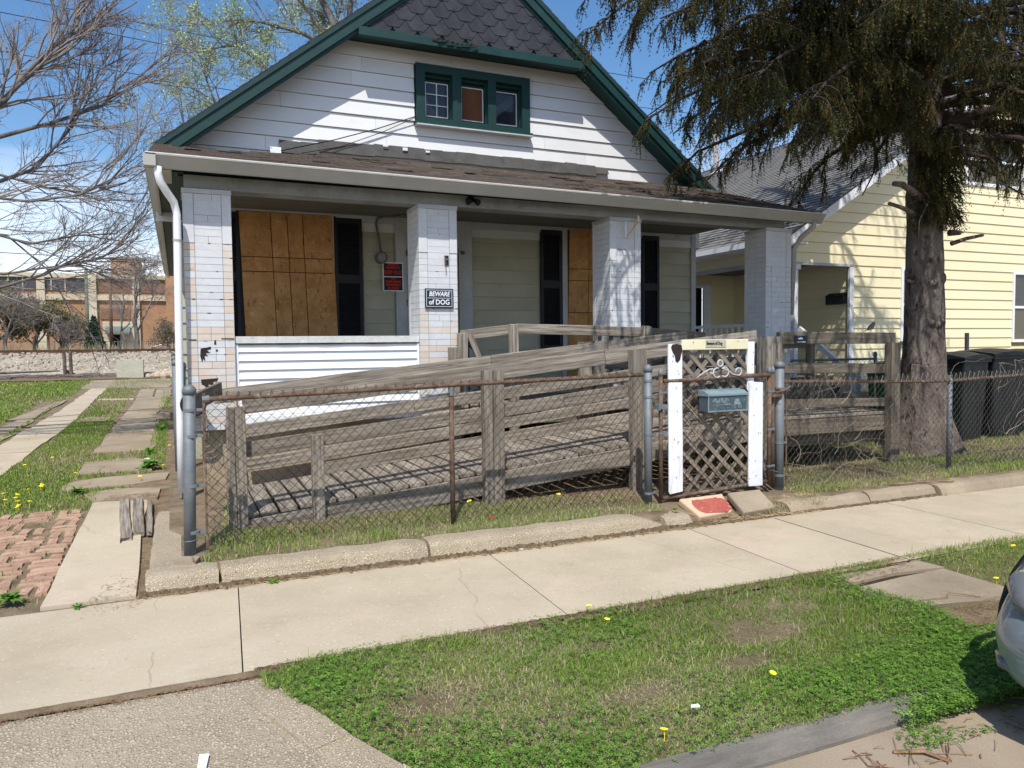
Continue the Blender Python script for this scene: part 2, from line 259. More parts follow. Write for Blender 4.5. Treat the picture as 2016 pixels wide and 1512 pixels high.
MT['curbgrey'] = mat('grey_stone_kerb', [(98, 93, 86), (118, 112, 103), (134, 127, 116)], 2.2, (1, 4, 4), 9, .92, .5, 50, (1, 3, 3), layers=[((90, 86, 80), 3, .57, .12, (.6, 5, 5), .6), ((66, 60, 54), 18, .68, .04, (1, 1, 1), .7)], fine=.14, vj=.05)
MT['street'] = mat('dusty_tan_street', [(146, 130, 110), (158, 142, 121), (168, 152, 131)], 1.6, (1, 1, 1), 9, .95, .5, 120, layers=[((150, 136, 118), 1.2, .56, .16, (1, 1, 1), .6), ((120, 108, 94), 70, .66, .04, (1, 1, 1), .7), ((220, 206, 184), 90, .67, .04, (1, 1, 1), .6)], fine=.1)
MT['soil'] = mat('dry_soil_and_thatch', [(104, 90, 70), (134, 116, 92), (154, 136, 110)], 5, (1, 1, 1), 9, .97, .9, 70, layers=[((70, 78, 38), 2.2, .56, .14, (1, 1, 1), .6), ((176, 156, 120), 36, .62, .06, (1, 1, 1), .5), ((70, 56, 42), 30, .62, .06, (1, 1, 1), .6)], fine=.25, dist=.02)
MT['lawnbase'] = mat('lawn_soil', [(108, 98, 68), (134, 120, 90), (158, 142, 114)], 3, (1, 1, 1), 9, .97, .9, 60, layers=[((92, 104, 50), 1.3, .52, .16, (1, 1, 1), .5)], fine=.3, dist=.03)
MT['litter'] = mat('dead_leaf_litter', [(96, 76, 62), (134, 112, 92), (112, 98, 76)], 6, (1, 1, 1), 9, .97, .9, 50, layers=[((70, 82, 40), 1.2, .55, .14, (1, 1, 1), .7)], fine=.3)
MT['redbrick'] = mat('old_red_paving_brick', [(160, 126, 104), (180, 146, 121), (192, 163, 139)], 9, (1, 1, 1), 8, .93, .6, 60, layers=[((196, 160, 132), 12, .58, .1, (1, 1, 1), .6), ((110, 70, 56), 20, .62, .06, (1, 1, 1), .6)], vj=.1, hj=.008, fine=.15)
MT['galv'] = mat('galvanised_steel', [(106, 112, 115), (126, 131, 134)], 6, (1, 1, 2), 7, .6, .2, 60, metal=.25, spec=.5, layers=[((104, 108, 112), 4, .57, .12, (1, 1, .5), .6), ((190, 192, 190), 18, .66, .05, (1, 1, .4), .5)], fine=.1, vj=.05)
MT['rust'] = mat('rusty_pipe', [(84, 66, 53), (108, 87, 72), (128, 108, 92)], 12, (1, 1, 1), 8, .85, .5, 90, metal=.15, layers=[((150, 138, 122), 7, .56, .08, (1, 1, 1), .7), ((64, 42, 30), 16, .60, .06, (1, 1, 1), .6)], fine=.2, vj=.06)
MT['wire'] = mat('rusted_fence_wire', [(60, 46, 34), (80, 64, 50), (104, 92, 80)], 5, rough=.7, bump=0, metal=.3, fine=.1)
MT['wire_g'] = mat('greyed_fence_wire', [(108, 106, 98), (136, 132, 122)], 5, rough=.6, bump=0, metal=.4, fine=.1)
MT['bark'] = mat('spruce_bark', [(84, 74, 66), (114, 102, 93), (140, 128, 117)], 7, (1, 1, .35), 9, .95, 1.0, 26, (1, 1, .4), layers=[((52, 42, 36), 11, .56, .04, (1, 1, .4), .85), ((140, 124, 110), 12, .62, .08, (1, 1, .5), .5)], fine=.3, dist=.04)
MT['limb'] = mat('dark_spruce_limb', [(50, 40, 34), (72, 60, 52)], 6, (1, 1, 1), 6, .95, .4, 30)
MT['bark_l'] = mat('grey_tree_bark', [(84, 80, 76), (110, 105, 100), (128, 122, 114)], 5, (1, 1, .5), 8, .95, .5, 20, fine=.2)
MT['twig'] = mat('bare_twig_bark', [(126, 117, 113), (148, 139, 133)], 3, rough=.95, bump=0, fine=.05)
MT['needle'] = mat('spruce_needles', [(56, 57, 33), (78, 76, 44), (104, 94, 58)], 1.3, (1, 1, 1), 6, .8, 0, tint=True, fine=.15, trans=.2)
MT['grass'] = mat('grass_blades', [(255, 255, 255)], 3, rough=.7, bump=0, tint=True, fine=0, trans=.25, spec=.25)
MT['leaf'] = mat('spring_leaves', [(150, 170, 96), (176, 192, 120)], 2, rough=.7, bump=0, fine=.1, trans=.4, tint=True)
MT['rail'] = mat('rusty_rail', [(84, 58, 44), (108, 80, 64)], 3, rough=.7, metal=.3, bump=0)
MT['dirtjoint'] = mat('joint_dirt', [(50, 42, 32), (72, 60, 46)], 20, rough=1, bump=.6, bscale=90, fine=.2)
MT['bblk'] = mat('painted_brick_tan', [(156, 120, 90), (172, 134, 102)], .5, fine=.12, bump=0, layers=[((142, 106, 78), .3, .55, .1)])
MT['fcream'] = mat('cream_concrete_band', [(188, 176, 150), (202, 191, 166)], 1, fine=.06, bump=0)
MT['fdark'] = mat('dark_factory_glazing', [(62, 62, 66), (88, 86, 88)], .6, rough=.3, bump=0)
MT['plastic_black'] = mat('black_bin_plastic', [(24, 28, 30), (34, 38, 40)], 2, rough=.5, bump=.1, bscale=40, fine=.06)
MT['plastic_green'] = mat('green_bin_plastic', [(20, 84, 44), (26, 96, 52)], 2, rough=.45, bump=.05)
MT['ironblack'] = mat('black_iron', [(20, 20, 22), (30, 30, 32)], 4, rough=.6, bump=.1, metal=.4)
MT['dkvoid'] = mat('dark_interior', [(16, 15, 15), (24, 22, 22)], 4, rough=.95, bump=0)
MT['red'] = mat('sign_red', [(206, 44, 30)], rough=.6, bump=0, fine=0)
MT['signblack'] = mat('sign_black', [(24, 26, 30)], rough=.5, bump=0, fine=0)
MT['signnavy'] = mat('sign_navy', [(30, 44, 58)], rough=.5, bump=0, fine=0)
MT['signwhite'] = mat('sign_white', [(232, 234, 236)], rough=.5, bump=0, fine=0)
MT['brownboard'] = mat('brown_plywood', [(104, 66, 46), (124, 82, 58)], 4, (1, 1, .4), fine=.12, bump=.2)
MT['flash'] = mat('grey_flashing_felt', [(76, 75, 73), (96, 94, 91)], 5, rough=.95, bump=.5, bscale=120, fine=.2, layers=[((70, 68, 66), 3, .57, .12)])
MT['cream_gap'] = mat('shadow_gap_yellow', [(150, 136, 96)], bump=0)
MT['lip'] = mat('gutter_lip_sunlit', [(206, 205, 200), (216, 215, 210)], 2, bump=0, rough=.4)  # gutter enamel painted paler, so the lip looks caught by the sun
MT['thatch'] = mat('dirt_and_thatch', [(84, 68, 50), (120, 102, 78), (150, 130, 102)], 26, (1, 1, 1), 9, 1.0, 1.0, 120, layers=[((178, 158, 124), 60, .60, .04), ((56, 46, 34), 30, .60, .05)], fine=.3, dist=.02)
MT['groove'] = mat('grey_groove', [(96, 94, 94), (120, 118, 116)], 8, bump=0)  # darker grey for the lines between column boards
MT['cap'] = mat('grey_white_cap', [(196, 196, 190), (212, 212, 206)], 4, rough=.8, layers=[((150, 150, 140), 5, .58, .12, (1, 1, 1), .6)])
MT['glass'] = glassmat('window_glass', (60, 66, 72))
def text_part(name, body, size, matl, parent, loc, rot=(math.pi/2, 0, 0), extrude=.0015, offset=0.0, sx=1.0, shear=0.0, **kw):
    c = bpy.data.curves.new(name, 'FONT'); c.body = body; c.size = size; c.align_x = 'CENTER'; c.align_y = 'CENTER'; c.extrude = extrude; c.offset = offset; c.shear = shear; c.resolution_u = 3
    t = bpy.data.objects.new('tmp_text', c); COL.objects.link(t); bpy.context.view_layer.update()
    me = bpy.data.meshes.new_from_object(t.evaluated_get(bpy.context.evaluated_depsgraph_get())); bpy.data.objects.remove(t); bpy.data.curves.remove(c)
    me.name = name; me.materials.clear(); me.materials.append(matl)
    from mathutils import Euler
    M = Matrix.Translation(loc) @ Euler(rot).to_matrix().to_4x4() @ Matrix.Diagonal((sx, 1, 1, 1))
    o = bpy.data.objects.new(name, me); link(o, parent, M); return tagp(o, **kw)
def sm(a, b, x):
    t = np.clip((x-a)/(b-a), 0, 1); return t*t*(3-2*t)
def gz(x, y):
    x = np.asarray(x, float); y = np.asarray(y, float)
    left = .027*np.clip(y-5.4, 0, 25)
    gg = np.exp(-((x-4.7)/.62)**6); yard = np.where(y > 5.5, .125+.02*np.clip(y-5.6, 0, 6), 0.0); yard = yard*(1-gg)+gg*(.012+.145*sm(5.45, 6.05, y)); yard = yard+(left-yard)*sm(12, 20, y)
    g = np.where(x > -.12, yard, left)
    g = g+(1.30-g)*sm(30.0, 33.2, y)
    return g
def clip(poly, a, b, c):
    "keep a*x+b*y+c>=0"
    out = []
    for i in range(len(poly)):
        p, q = poly[i], poly[(i+1) % len(poly)]; dp = a*p[0]+b*p[1]+c; dq = a*q[0]+b*q[1]+c
        if dp >= 0: out.append(p)
        if dp*dq < 0: t = dp/(dp-dq); out.append((p[0]+(q[0]-p[0])*t, p[1]+(q[1]-p[1])*t))
    return out
# ================================================================== HOUSE
house = thing('boarded_house', 'small white gabled bungalow with green trim, boarded windows and deep front porch', 'house', (3.9, 10.5, 0))
HX, HZ, SL = 4.0, 7.36, 0.79          # ridge x, ridge z, roof slope
roofz = lambda x: HZ-SL*abs(x-HX)
def clap_row(x0, x1, z0, z1, y, matl, parent, name='clapboard', clipl=None, out=.02, axis='y'):
    poly = [(x0, z0), (x1, z0), (x1, z1), (x0, z1)]
    for c in (clipl or []):
        poly = clip(poly, *c)
        if len(poly) < 3: return None
    mb = MB(); n = len(poly); vs = []
    zb, zt = z0, z1
    for (x, z) in poly:
        f = out*(1-(z-zb)/(zt-zb))+.003
        vs.append((x, y-f, z) if axis == 'y' else (y-f, x, z))
    for (x, z) in poly: vs.append((x, y+.005, z) if axis == 'y' else (y+.005, x, z))
    fs = [tuple(range(n)), tuple(range(2*n-1, n-1, -1))]+[(i, i+n, (i+1) % n+n, (i+1) % n) for i in range(n)]
    mb.add(vs, fs); return part(name, mb, matl, parent)
# gable wall above the porch roof
gw = MB(); gw.prism([(0.1, 3.5), (7.7, 3.5), (7.7, 4.0), (3.9, 6.95), (0.1, 4.0)], 'y', 10.53, 10.6)
wall = part('gable_wall', gw, MT['tar'], house)
gcl = [(SL, -1, HZ-.16-SL*HX), (-SL, -1, HZ-.16+SL*HX)]
k = 0
for i in range(-9, 4):
    z0 = 5.005+.1985*i; z1 = z0+.1985-.0055  # gap shows dark backing, which draws the shadow line under each board
    segs = [(-0.2, 8.1)]
    if z1 > 4.83 and z0 < 5.60: segs = [(-0.2, 3.165), (4.955, 8.1)]
    for (a, b) in segs:
        cuts = [a]; x = a+rnd.uniform(1.2, 3.4)
        while x < b-.7: cuts.append(x); x += rnd.uniform(2.2, 3.6)
        cuts.append(b)
        for c0, c1 in zip(cuts, cuts[1:]):
            o = clap_row(c0, c1-.003, z0, z1, 10.525-rnd.uniform(0, .004), MT['white_clap'], wall, clipl=gcl, out=.022)
# roof slabs
for sg in (-1, 1):
    xe = HX+sg*4.18
    mb = MB(); th = .10
    pts = [(HX, HZ), (xe, roofz(xe)), (xe, roofz(xe)-th), (HX, HZ-th)]
    mb.prism(pts if sg > 0 else pts[::-1], 'y', 10.15, 19.5); part('roof', mb, MT['green'], house)
    nrm = Vector((sg*SL, 0, 1)).normalized(); dn = Vector((sg, 0, -SL)).normalized()
    mb = MB()
    for r in range(36):
        s0 = r*.155; a = Vector((HX, 0, HZ))+dn*s0+nrm*.022; b = Vector((HX, 0, HZ))+dn*min(s0+.19, 5.36)+nrm*.030
        if s0 > 5.22: break
        for y0, y1 in ((10.11+rnd.uniform(-.012, .012), 19.5),):
            v = [(a.x, y0, a.z), (b.x, y0, b.z), (b.x, y1, b.z), (a.x, y1, a.z)]
            lo = nrm*.028; v2 = [tuple(Vector(p)-lo) for p in v]
            mb.add(v+v2, [(0,1,2,3), (7,6,5,4), (0,4,5,1), (1,5,6,2), (3,2,6,7)])
    part('roof_shingles', mb, MT['shingle_dark'], house, kind='stuff')
    # rake boards: fascia, thin crown strip, lower moulding, soffit
    for (y0, y1, d0, d1, nm) in ((10.115, 10.15, .0, .20, 'rake_board'), (10.095, 10.115, .0, .055, 'rake_trim'), (10.15, 10.175, .17, .25, 'rake_moulding')):
        mb = MB(); x1 = xe+sg*.03
        pts = [(HX, HZ-d0), (x1, roofz(x1)-d0), (x1, roofz(x1)-d1), (HX, HZ-d1)]
        mb.prism(pts if sg > 0 else pts[::-1], 'y', y0, y1); part(nm, mb, MT['green'], house)
    mb = MB(); pts = [(HX, HZ-.155), (xe, roofz(xe)-.155), (xe, roofz(xe)-.175), (HX, HZ-.175)]
    mb.prism(pts if sg > 0 else pts[::-1], 'y', 10.15, 10.52); part('rake_soffit', mb, MT['green'], house)
# shingled peak
pk = MB(); pk.prism([(HX-(HZ-.2-5.79)/SL, 5.79), (HX+(HZ-.2-5.79)/SL, 5.79), (HX, HZ-.2)], 'y', 10.195, 10.235); pk.prism([(HX-(HZ-.2-5.80)/SL, 5.80), (HX+(HZ-.2-5.80)/SL, 5.80), (HX, HZ-.2)], 'y', 10.236, 10.50)
peak = part('peak_box', pk, MT['green'], house)
row = 0; z = 5.80
while z < 7.1:
    x = HX-2.1+(.175 if row % 2 else 0)
    while x < HX+2.1:
        jx, jz = rnd.uniform(-.004, .004), rnd.uniform(-.006, .006)
        p = [(x-.082, z-.0), (x+.082, z-.0), (x+.171, z+.118), (x+.171, z+.24), (x-.171, z+.24), (x-.171, z+.118)]
        p = [(a+jx, b+jz) for a, b in p]
        for c in ((SL, -1, HZ-.19-SL*HX), (-SL, -1, HZ-.19+SL*HX)): p = clip(p, *c) if len(p) > 2 else p
        if len(p) > 2:
            n = len(p); zb = z; mb = MB(); vs = [(a, 10.175-.014*(1-(b-zb)/.24)-.002, b) for a, b in p]+[(a, 10.188, b) for a, b in p]
            mb.add(vs, [tuple(range(n)), tuple(range(2*n-1, n-1, -1))]+[(i, i+n, (i+1) % n+n, (i+1) % n) for i in range(n)])
            part('hex_shingle', mb, MT['shingle_dark'], peak)
        x += .35
    z += .118; row += 1
board('peak_beam', (HX-1.70, 10.13, 5.775), (HX+1.68, 10.13, 5.775), .115, .10, MT['green'], house, bow=.003, n=8)
mb = MB()
for i in range(9): x = 3.35+i*.07; mb.obox((x, 10.08, 5.80+rnd.uniform(-.02, .015)), (.045, 0, rnd.uniform(-.01, .008)), (0, .012, 0), (0, 0, rnd.uniform(.012, .034)))
part('rotted_wood', mb, MT['tar'], house)
mb = MB()
for i in range(5): x = 3.43+i*.12; mb.obox((x, 10.06, 5.77+rnd.uniform(-.02, .03)), (.06, .01, rnd.uniform(-.014, .014)), (0, .006, 0), (0, 0, .012))
part('splintered_paint', mb, MT['green'], house)
# attic window
aw = part('attic_window', MB().box(3.18, 10.44, 5.49, 4.94, 10.53, 5.60).box(3.18, 10.44, 4.79, 4.94, 10.53, 4.86).box(3.18, 10.442, 4.86, 3.305, 10.53, 5.49)
    .box(3.715, 10.442, 4.86, 3.85, 10.53, 5.49).box(4.265, 10.442, 4.86, 4.39, 10.53, 5.49).box(4.81, 10.442, 4.86, 4.94, 10.53, 5.49).box(3.15, 10.40, 4.755, 4.965, 10.53, 4.79), MT['green'], house)
part('sill', MB().box(3.16, 10.385, 4.735, 4.96, 10.50, 4.753), MT['trimw'], aw)
part('drip_cap', MB().box(3.17, 10.42, 5.602, 4.95, 10.53, 5.615), MT['trimw'], aw)
for i, (a, b) in enumerate(((3.305, 3.715), (3.85, 4.265), (4.39, 4.81))):
    part('jamb', MB().box(a, 10.53, 4.86, a+.012, 10.62, 5.49).box(b-.012, 10.53, 4.86, b, 10.62, 5.49).box(a+.012, 10.53, 5.45, b-.012, 10.62, 5.49).box(a+.012, 10.53, 4.86, b-.012, 10.62, 4.88), MT['green'], aw)
    sa, sb = a+.055, b-.035; sz0, sz1 = 4.93, 5.39
    part('sash', MB().box(a+.012, 10.60, 4.88, b-.012, 10.64, sz0-.012).box(a+.012, 10.60, sz1+.012, b-.012, 10.64, 5.45).box(a+.012, 10.60, sz0-.012, sa-.012, 10.64, sz1+.012).box(sb+.012, 10.60, sz0-.012, b-.012, 10.64, sz1+.012), MT['green'], aw)
    wt = MB().box(sa-.012, 10.585, sz0-.012, sb+.012, 10.60, sz0).box(sa-.012, 10.585, sz1, sb+.012, 10.60, sz1+.012).box(sa-.012, 10.585, sz0, sa, 10.60, sz1).box(sb, 10.585, sz0, sb+.012, 10.60, sz1)
    if i == 0:
        wt.box((sa+sb)/2-.007, 10.586, sz0, (sa+sb)/2+.007, 10.60, sz1)
        for q in (1, 2): wt.box(sa, 10.588, sz0+(sz1-sz0)*q/3-.006, sb, 10.60, sz0+(sz1-sz0)*q/3+.006)
    part('muntins' if i == 0 else 'sash_edge', wt, MT['white_paint'], aw)
    if i == 1: part('plywood', MB().box(sa, 10.602, sz0, sb, 10.61, sz1), MT['brownboard'], aw)
    else: part('pane', MB().box(sa, 10.606, sz0, sb, 10.609, sz1), MT['glass'], aw)
gd = part('attic_room', MB().box(3.2, 11.2, 4.7, 4.95, 11.22, 5.7), MT['dkvoid'], house)  # near-black sheet standing in for the unlit attic behind the panes
board('rafter', (3.10, 10.85, 5.55), (3.75, 10.85, 4.80), .11, .04, MT['cream_paint'], house)
board('rafter', (4.30, 10.85, 4.95), (4.95, 10.85, 5.50), .12, .04, MT['cream_paint'], house)
wall['kind'] = 'structure'; del wall['kind']
# gable wall must be open behind the attic window: rebuild it as four pieces
wall.data = MB().prism([(0.1, 3.5), (7.9, 3.5), (7.9, 4.1), (7.05, 4.735), (.95, 4.735), (.1, 4.1)], 'y', 10.53, 10.6).prism([(.95, 4.735), (3.18, 4.735), (3.18, 5.61), (2.05, 5.61)], 'y', 10.53, 10.6).prism([(4.94, 4.735), (7.05, 4.735), (5.95, 5.61), (4.94, 5.61)], 'y', 10.53, 10.6).prism([(2.05, 5.611), (5.95, 5.611), (5.7, 5.81), (2.3, 5.81)], 'y', 10.53, 10.6).mesh('gable_wall', MT['tar'])
# flashing strip of dark shingles at foot of gable wall
mb = MB()
x = 1.30
while x < 6.15:
    wd = rnd.uniform(.2, .34); c = .03 if x < 2 else .0
    mb.obox((x+wd/2, 10.475+rnd.uniform(-.008, .004), 4.335+.012*(x-1.3)/5+rnd.uniform(-.012, .006)-(.05 if x < 1.6 else 0)), (wd/2, 0, rnd.uniform(-.004, .004)), (0, .006, .0), (0, .022, .085 if x < 5.9 else .05)); x += wd-.004
part('wall_flashing', mb, MT['flash'], house, kind='stuff')
mb = MB()
for x, z, a, b in ((1.25, 4.20, .07, .05), (2.72, 4.405, .035, .012), (3.0, 4.385, .035, .02), (3.33, 4.38, .03, .013)): part('peeled_patch', MB().box(x-a, 10.445, z-b, x+a, 10.452, z+b), MT['white_paint'], house)
# cables drooping to the window corner
part('cable', MB().tube([(3.17, 10.46, 4.86), (2.6, 10.44, 4.62), (2.0, 10.40, 4.40), (1.3, 10.3, 4.17)], .007, 5), MT['ironblack'], house)
part('cable', MB().tube([(3.17, 10.47, 4.85), (2.7, 10.47, 4.60), (2.1, 10.44, 4.33), (1.55, 10.3, 4.16)], .005, 5), MT['ironblack'], house)
# ---------------------------------------------------------------- porch roof
pr = MB(); Y0, Y1 = 7.775, 10.48
zl = lambda x, t: (3.420-.07*(x/8.0))+(4.155+.09*min(1, max(0, (x-.6)/1.6))-3.420+.07*(x/8.0))*t
def sag(x): return -.018*math.sin(math.pi*np.clip(x/8, 0, 1))
base = MB(); base.add([(-.18, Y0+.05, zl(0, 0)-.05), (8.06, Y0+.05, zl(8, 0)-.05), (7.97, Y1, zl(8, 1)-.05), (-.18, Y1, zl(0, 1)-.05), (-.18, Y0+.05, zl(0, 0)-.02), (8.06, Y0+.05, zl(8, 0)-.02), (7.97, Y1, zl(8, 1)-.02), (-.18, Y1, zl(0, 1)-.02)],
    [(0,3,2,1),(4,5,6,7),(0,1,5,4),(1,2,6,5),(2,3,7,6),(3,0,4,7)])
proof = part('porch_roof', base, MT['green'], house)
for r in range(24):
    t0, t1 = r/24, min(1.0, (r+1.25)/24); x = -.2+rnd.uniform(0, .2)*0
    x = -.2
    while x < 7.95:
        wd = rnd.uniform(.14, .34); x2 = min(x+wd, 8.07-.08*t0); j = rnd.uniform(-.006, .006); lift = rnd.uniform(.006, .012)+(rnd.random() < .06)*rnd.uniform(.008, .022)
        ya, yb = Y0+(Y1-Y0)*t0+j*2, Y0+(Y1-Y0)*t1
        za, zb = zl(x, t0)+sag(x)+lift, zl(x, t1)+sag(x)+.002
        pr.add([(x, ya, za), (x2, ya, za+rnd.uniform(-.003, .004)), (x2, yb, zb), (x, yb, zb), (x, ya, za-.014), (x2, ya, za-.014)], [(0,1,2,3), (0,4,5,1), (0,3,4), (1,5,2)])
        x = x2+.004
part('shingles', pr, MT['shingle_brown'], proof, kind='stuff')
# ceiling, beam, soffit, fascia, gutter
part('porch_ceiling', MB().box(-.02, 8.12, 3.43, 7.9, 10.46, 3.47), MT['ceiling'], house)
board('porch_beam', (.10, 8.235, 3.250), (7.70, 8.235, 3.235), .13, .24, MT['beam'], house, bow=.004, n=10)
part('beam_recess', MB().box(.05, 8.20, 3.31, 7.75, 8.24, 3.46), MT['green'], house)
part('soffit', MB().add([(-.15, 7.87, 3.37), (7.95, 7.87, 3.30), (7.95, 8.20, 3.39), (-.15, 8.20, 3.44), (-.15, 7.87, 3.38), (7.95, 7.87, 3.31), (7.95, 8.20, 3.40), (-.15, 8.20, 3.45)], [(0,3,2,1),(4,5,6,7),(0,1,5,4),(1,2,6,5),(2,3,7,6),(3,0,4,7)]), MT['green'], house)
part('porch_side_soffit', MB().box(-.15, 8.12, 3.33, .10, 19.4, 3.35).box(.07, 10.5, 3.0, .10, 19.4, 3.33), MT['green'], house)
part('fascia', MB().bar((-.19, 7.86, 3.365), (8.02, 7.86, 3.295), .02, .14), MT['green'], house)
def gutter(nm, pa, pb, out):
    a, b = Vector(pa), Vector(pb); d = (b-a).normalized(); o = Vector(out)
    prof = [(0.0, -.118), (.022, -.118), (.034, -.104), (.040, -.094), (.088, -.030), (.094, -.018), (.108, -.014), (.108, .0), (.092, .0), (.088, -.014), (.078, -.03), (.045, -.08), (.02, -.10), (.008, -.10), (.008, 0), (0, 0)]
    mb = MB(); vs = [a+o*p+Vector((0, 0, q)) for p, q in prof]+[b+o*p+Vector((0, 0, q)) for p, q in prof]; n = len(prof)
    mb.add(vs, [(i, i+n, (i+1) % n+n, (i+1) % n) for i in range(n)]+[tuple(range(n)), tuple(range(2*n-1, n-1, -1))])
    g = part(nm, mb, MT['gutter'], house); dz = Vector((0, 0, .002)); part('gutter_lip_sunlit', MB().bar(a+o*.102+dz, b+o*.102+dz, .016, .010), MT['lip'], g); return g
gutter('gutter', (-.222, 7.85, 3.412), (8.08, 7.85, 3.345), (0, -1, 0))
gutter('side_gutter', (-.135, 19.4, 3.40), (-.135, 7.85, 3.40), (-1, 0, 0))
part('gutter_corner', MB().box(-.240, 7.742, 3.296, -.135, 7.855, 3.410), MT['gutter'], house)
part('side_eave_panel', MB().box(-.13, 7.87, 3.29, -.005, 8.5, 3.305), MT['gutter'], house)
# downspout with two elbows
ds = MB().tube([(-.12, 7.80, 3.30), (-.12, 7.80, 3.24), (-.105, 7.81, 3.17), (-.05, 7.87, 3.08), (.005, 7.94, 3.01), (.03, 7.96, 2.90), (.02, 7.96, 2.2), (.0, 7.97, .9), (-.01, 7.97, .22)], [.036]*9, 10)
part('downspout', ds, MT['white_vinyl'], house, smooth=True)
part('downspout_joint', MB().tube([(.027, 7.96, 2.66), (.025, 7.96, 2.64)], .041, 10), MT['gutter'], house)
part('downspout', MB().tube([(7.93, 7.80, 3.26), (7.93, 7.82, 3.18), (7.88, 8.0, 3.05), (7.86, 8.1, 2.9), (7.86, 8.15, 2.0)], .035, 8), MT['gutter'], house, smooth=True)
# ---------------------------------------------------------------- columns
CX0 = [.08, 2.46, 4.90, 7.36]; CW = .445; CY0, CY1 = 8.10, 8.52
def make_column(ci, x0):
    x1 = x0+CW; zb = .80; zt = 3.135
    c = part('column', MB().box(x0+.012, CY0+.012, zb, x1-.012, CY1-.012, zt), MT['tar'] if ci == 0 else MT['brickw'], house)
    mcap = MB().box(x0-.006, CY0-.012, zt, x1+.006, CY1+.006, zt+.045); part('capital', mcap, MT['trimw'], c)
    nrow = 34; h = (zt-zb)/nrow
    cols = [(x0, x0+.098), (x0+.102, x1-.092), (x1-.088, x1)]
    gone = set()
    for r in range(nrow):
        z0 = zb+r*h; z1 = z0+h-.003
        for q, (a, b) in enumerate(cols):
            top = r >= nrow-(9 if q == 1 else 7)
            if q != 1 and top:
                if r == nrow-7: part('corner_board', MB().box(a, CY0-.004, z0, b, CY0+.02, zt-.002), MT['brickw'], c)
                continue
            if (ci, q, r) in gone:
                ed = rnd.uniform(.3, .75)
                part('brick', MB().prism([(a+(b-a)*ed, z0), (b, z0), (b, z1), (a+(b-a)*(ed+rnd.uniform(-.15, .1)), z1)], 'y', CY0+rnd.uniform(0, .003), CY0+.02), MT['brickw'], c); continue
            lim = 1.75+rnd.uniform(0, .5) if ci == 1 else 2.62
            m = MT['brickp'] if (q != 1 and ci < 2 and z0 < lim and rnd.random() < .85) or (q == 1 and ci < 2 and z0 < 1.9 and rnd.random() < .25) else MT['brickw']
            pieces = [(a, b)]
            if q == 1 and rnd.random() < .42: s = a+(b-a)*rnd.choice((.33, .5, .66)); pieces = [(a, s-.0015), (s+.0015, b)]
            if q == 1 and top and r % 3: pieces = [(a, b)]
            for (u, v) in pieces:
                part('brick', MB().box(u, CY0+rnd.uniform(0, .003), z0+rnd.uniform(0, .0008), v, CY0+.02, z1+(.0025 if q == 1 and top and r % 3 != 0 else 0)), m, c)
        # left return face, visible from the street
        if ci > 0:
            for (a, b) in ((CY0+.022, CY0+.20), (CY0+.203, CY1-.06)):
                part('brick', MB().box(x0+rnd.uniform(0, .003)-.002, a, z0, x0+.02, b, z1), MT['brickw'], c)
    if ci > 0: part('corner_board', MB().box(x0-.004, CY1-.058, zb, x0+.02, CY1, zt), MT['brickw'], c)
    mb = MB(); mb.box(x1-.02, CY0+.022, zb, x1, CY1, zt); part('side_panel', mb, MT['brickw'], c)
    r5 = random.Random(ci*7+1)
    for q in range(16):
        zz = zb+h*r5.randint(2, nrow-4)-.0015; xx = x0+r5.choice((r5.uniform(0, .09), r5.uniform(.11, .34), r5.uniform(.36, .42))); ln = r5.uniform(.008, .05)
        part('chip', MB().prism([(xx, zz-.002), (xx+ln*.6, zz-r5.uniform(.002, .006)), (xx+ln, zz), (xx+ln*.7, zz+r5.uniform(.002, .008)), (xx+.004, zz+.003)], 'y', CY0-.0015, CY0+.004), MT['tar'], c)
    part('groove', MB().box(x0+.0985, CY0+.004, zb, x0+.1015, CY0+.01, zt).box(x1-.0915, CY0+.004, zb, x1-.0885, CY0+.01, zt), MT['groove'], c)
    return c
cols = [make_column(i, x) for i, x in enumerate(CX0)]
for P in ([(.205, 1.615), (.30, 1.635), (.30, 1.61), (.26, 1.60), (.295, 1.575), (.25, 1.57), (.27, 1.54), (.24, 1.545), (.245, 1.49), (.225, 1.515), (.215, 1.48), (.20, 1.54)], [(.33, 1.655), (.352, 1.65), (.35, 1.70), (.335, 1.695)], [(.345, 1.585), (.365, 1.585), (.365, 1.605), (.345, 1.605)], [(.20, 1.31), (.36, 1.32), (.35, 1.29), (.31, 1.285), (.32, 1.25), (.27, 1.26), (.26, 1.19), (.23, 1.25), (.205, 1.26)], [(.335, 1.205), (.36, 1.205), (.36, 1.23), (.335, 1.23)], [(.10, 1.70), (.17, 1.697), (.17, 1.707), (.10, 1.708)], [(.40, 1.71), (.52, 1.705), (.52, 1.716), (.40, 1.718)]):
    part('torn_patch', MB().prism(P[::-1], 'y', CY0-.002, CY0+.004), MT['tar'], cols[0])
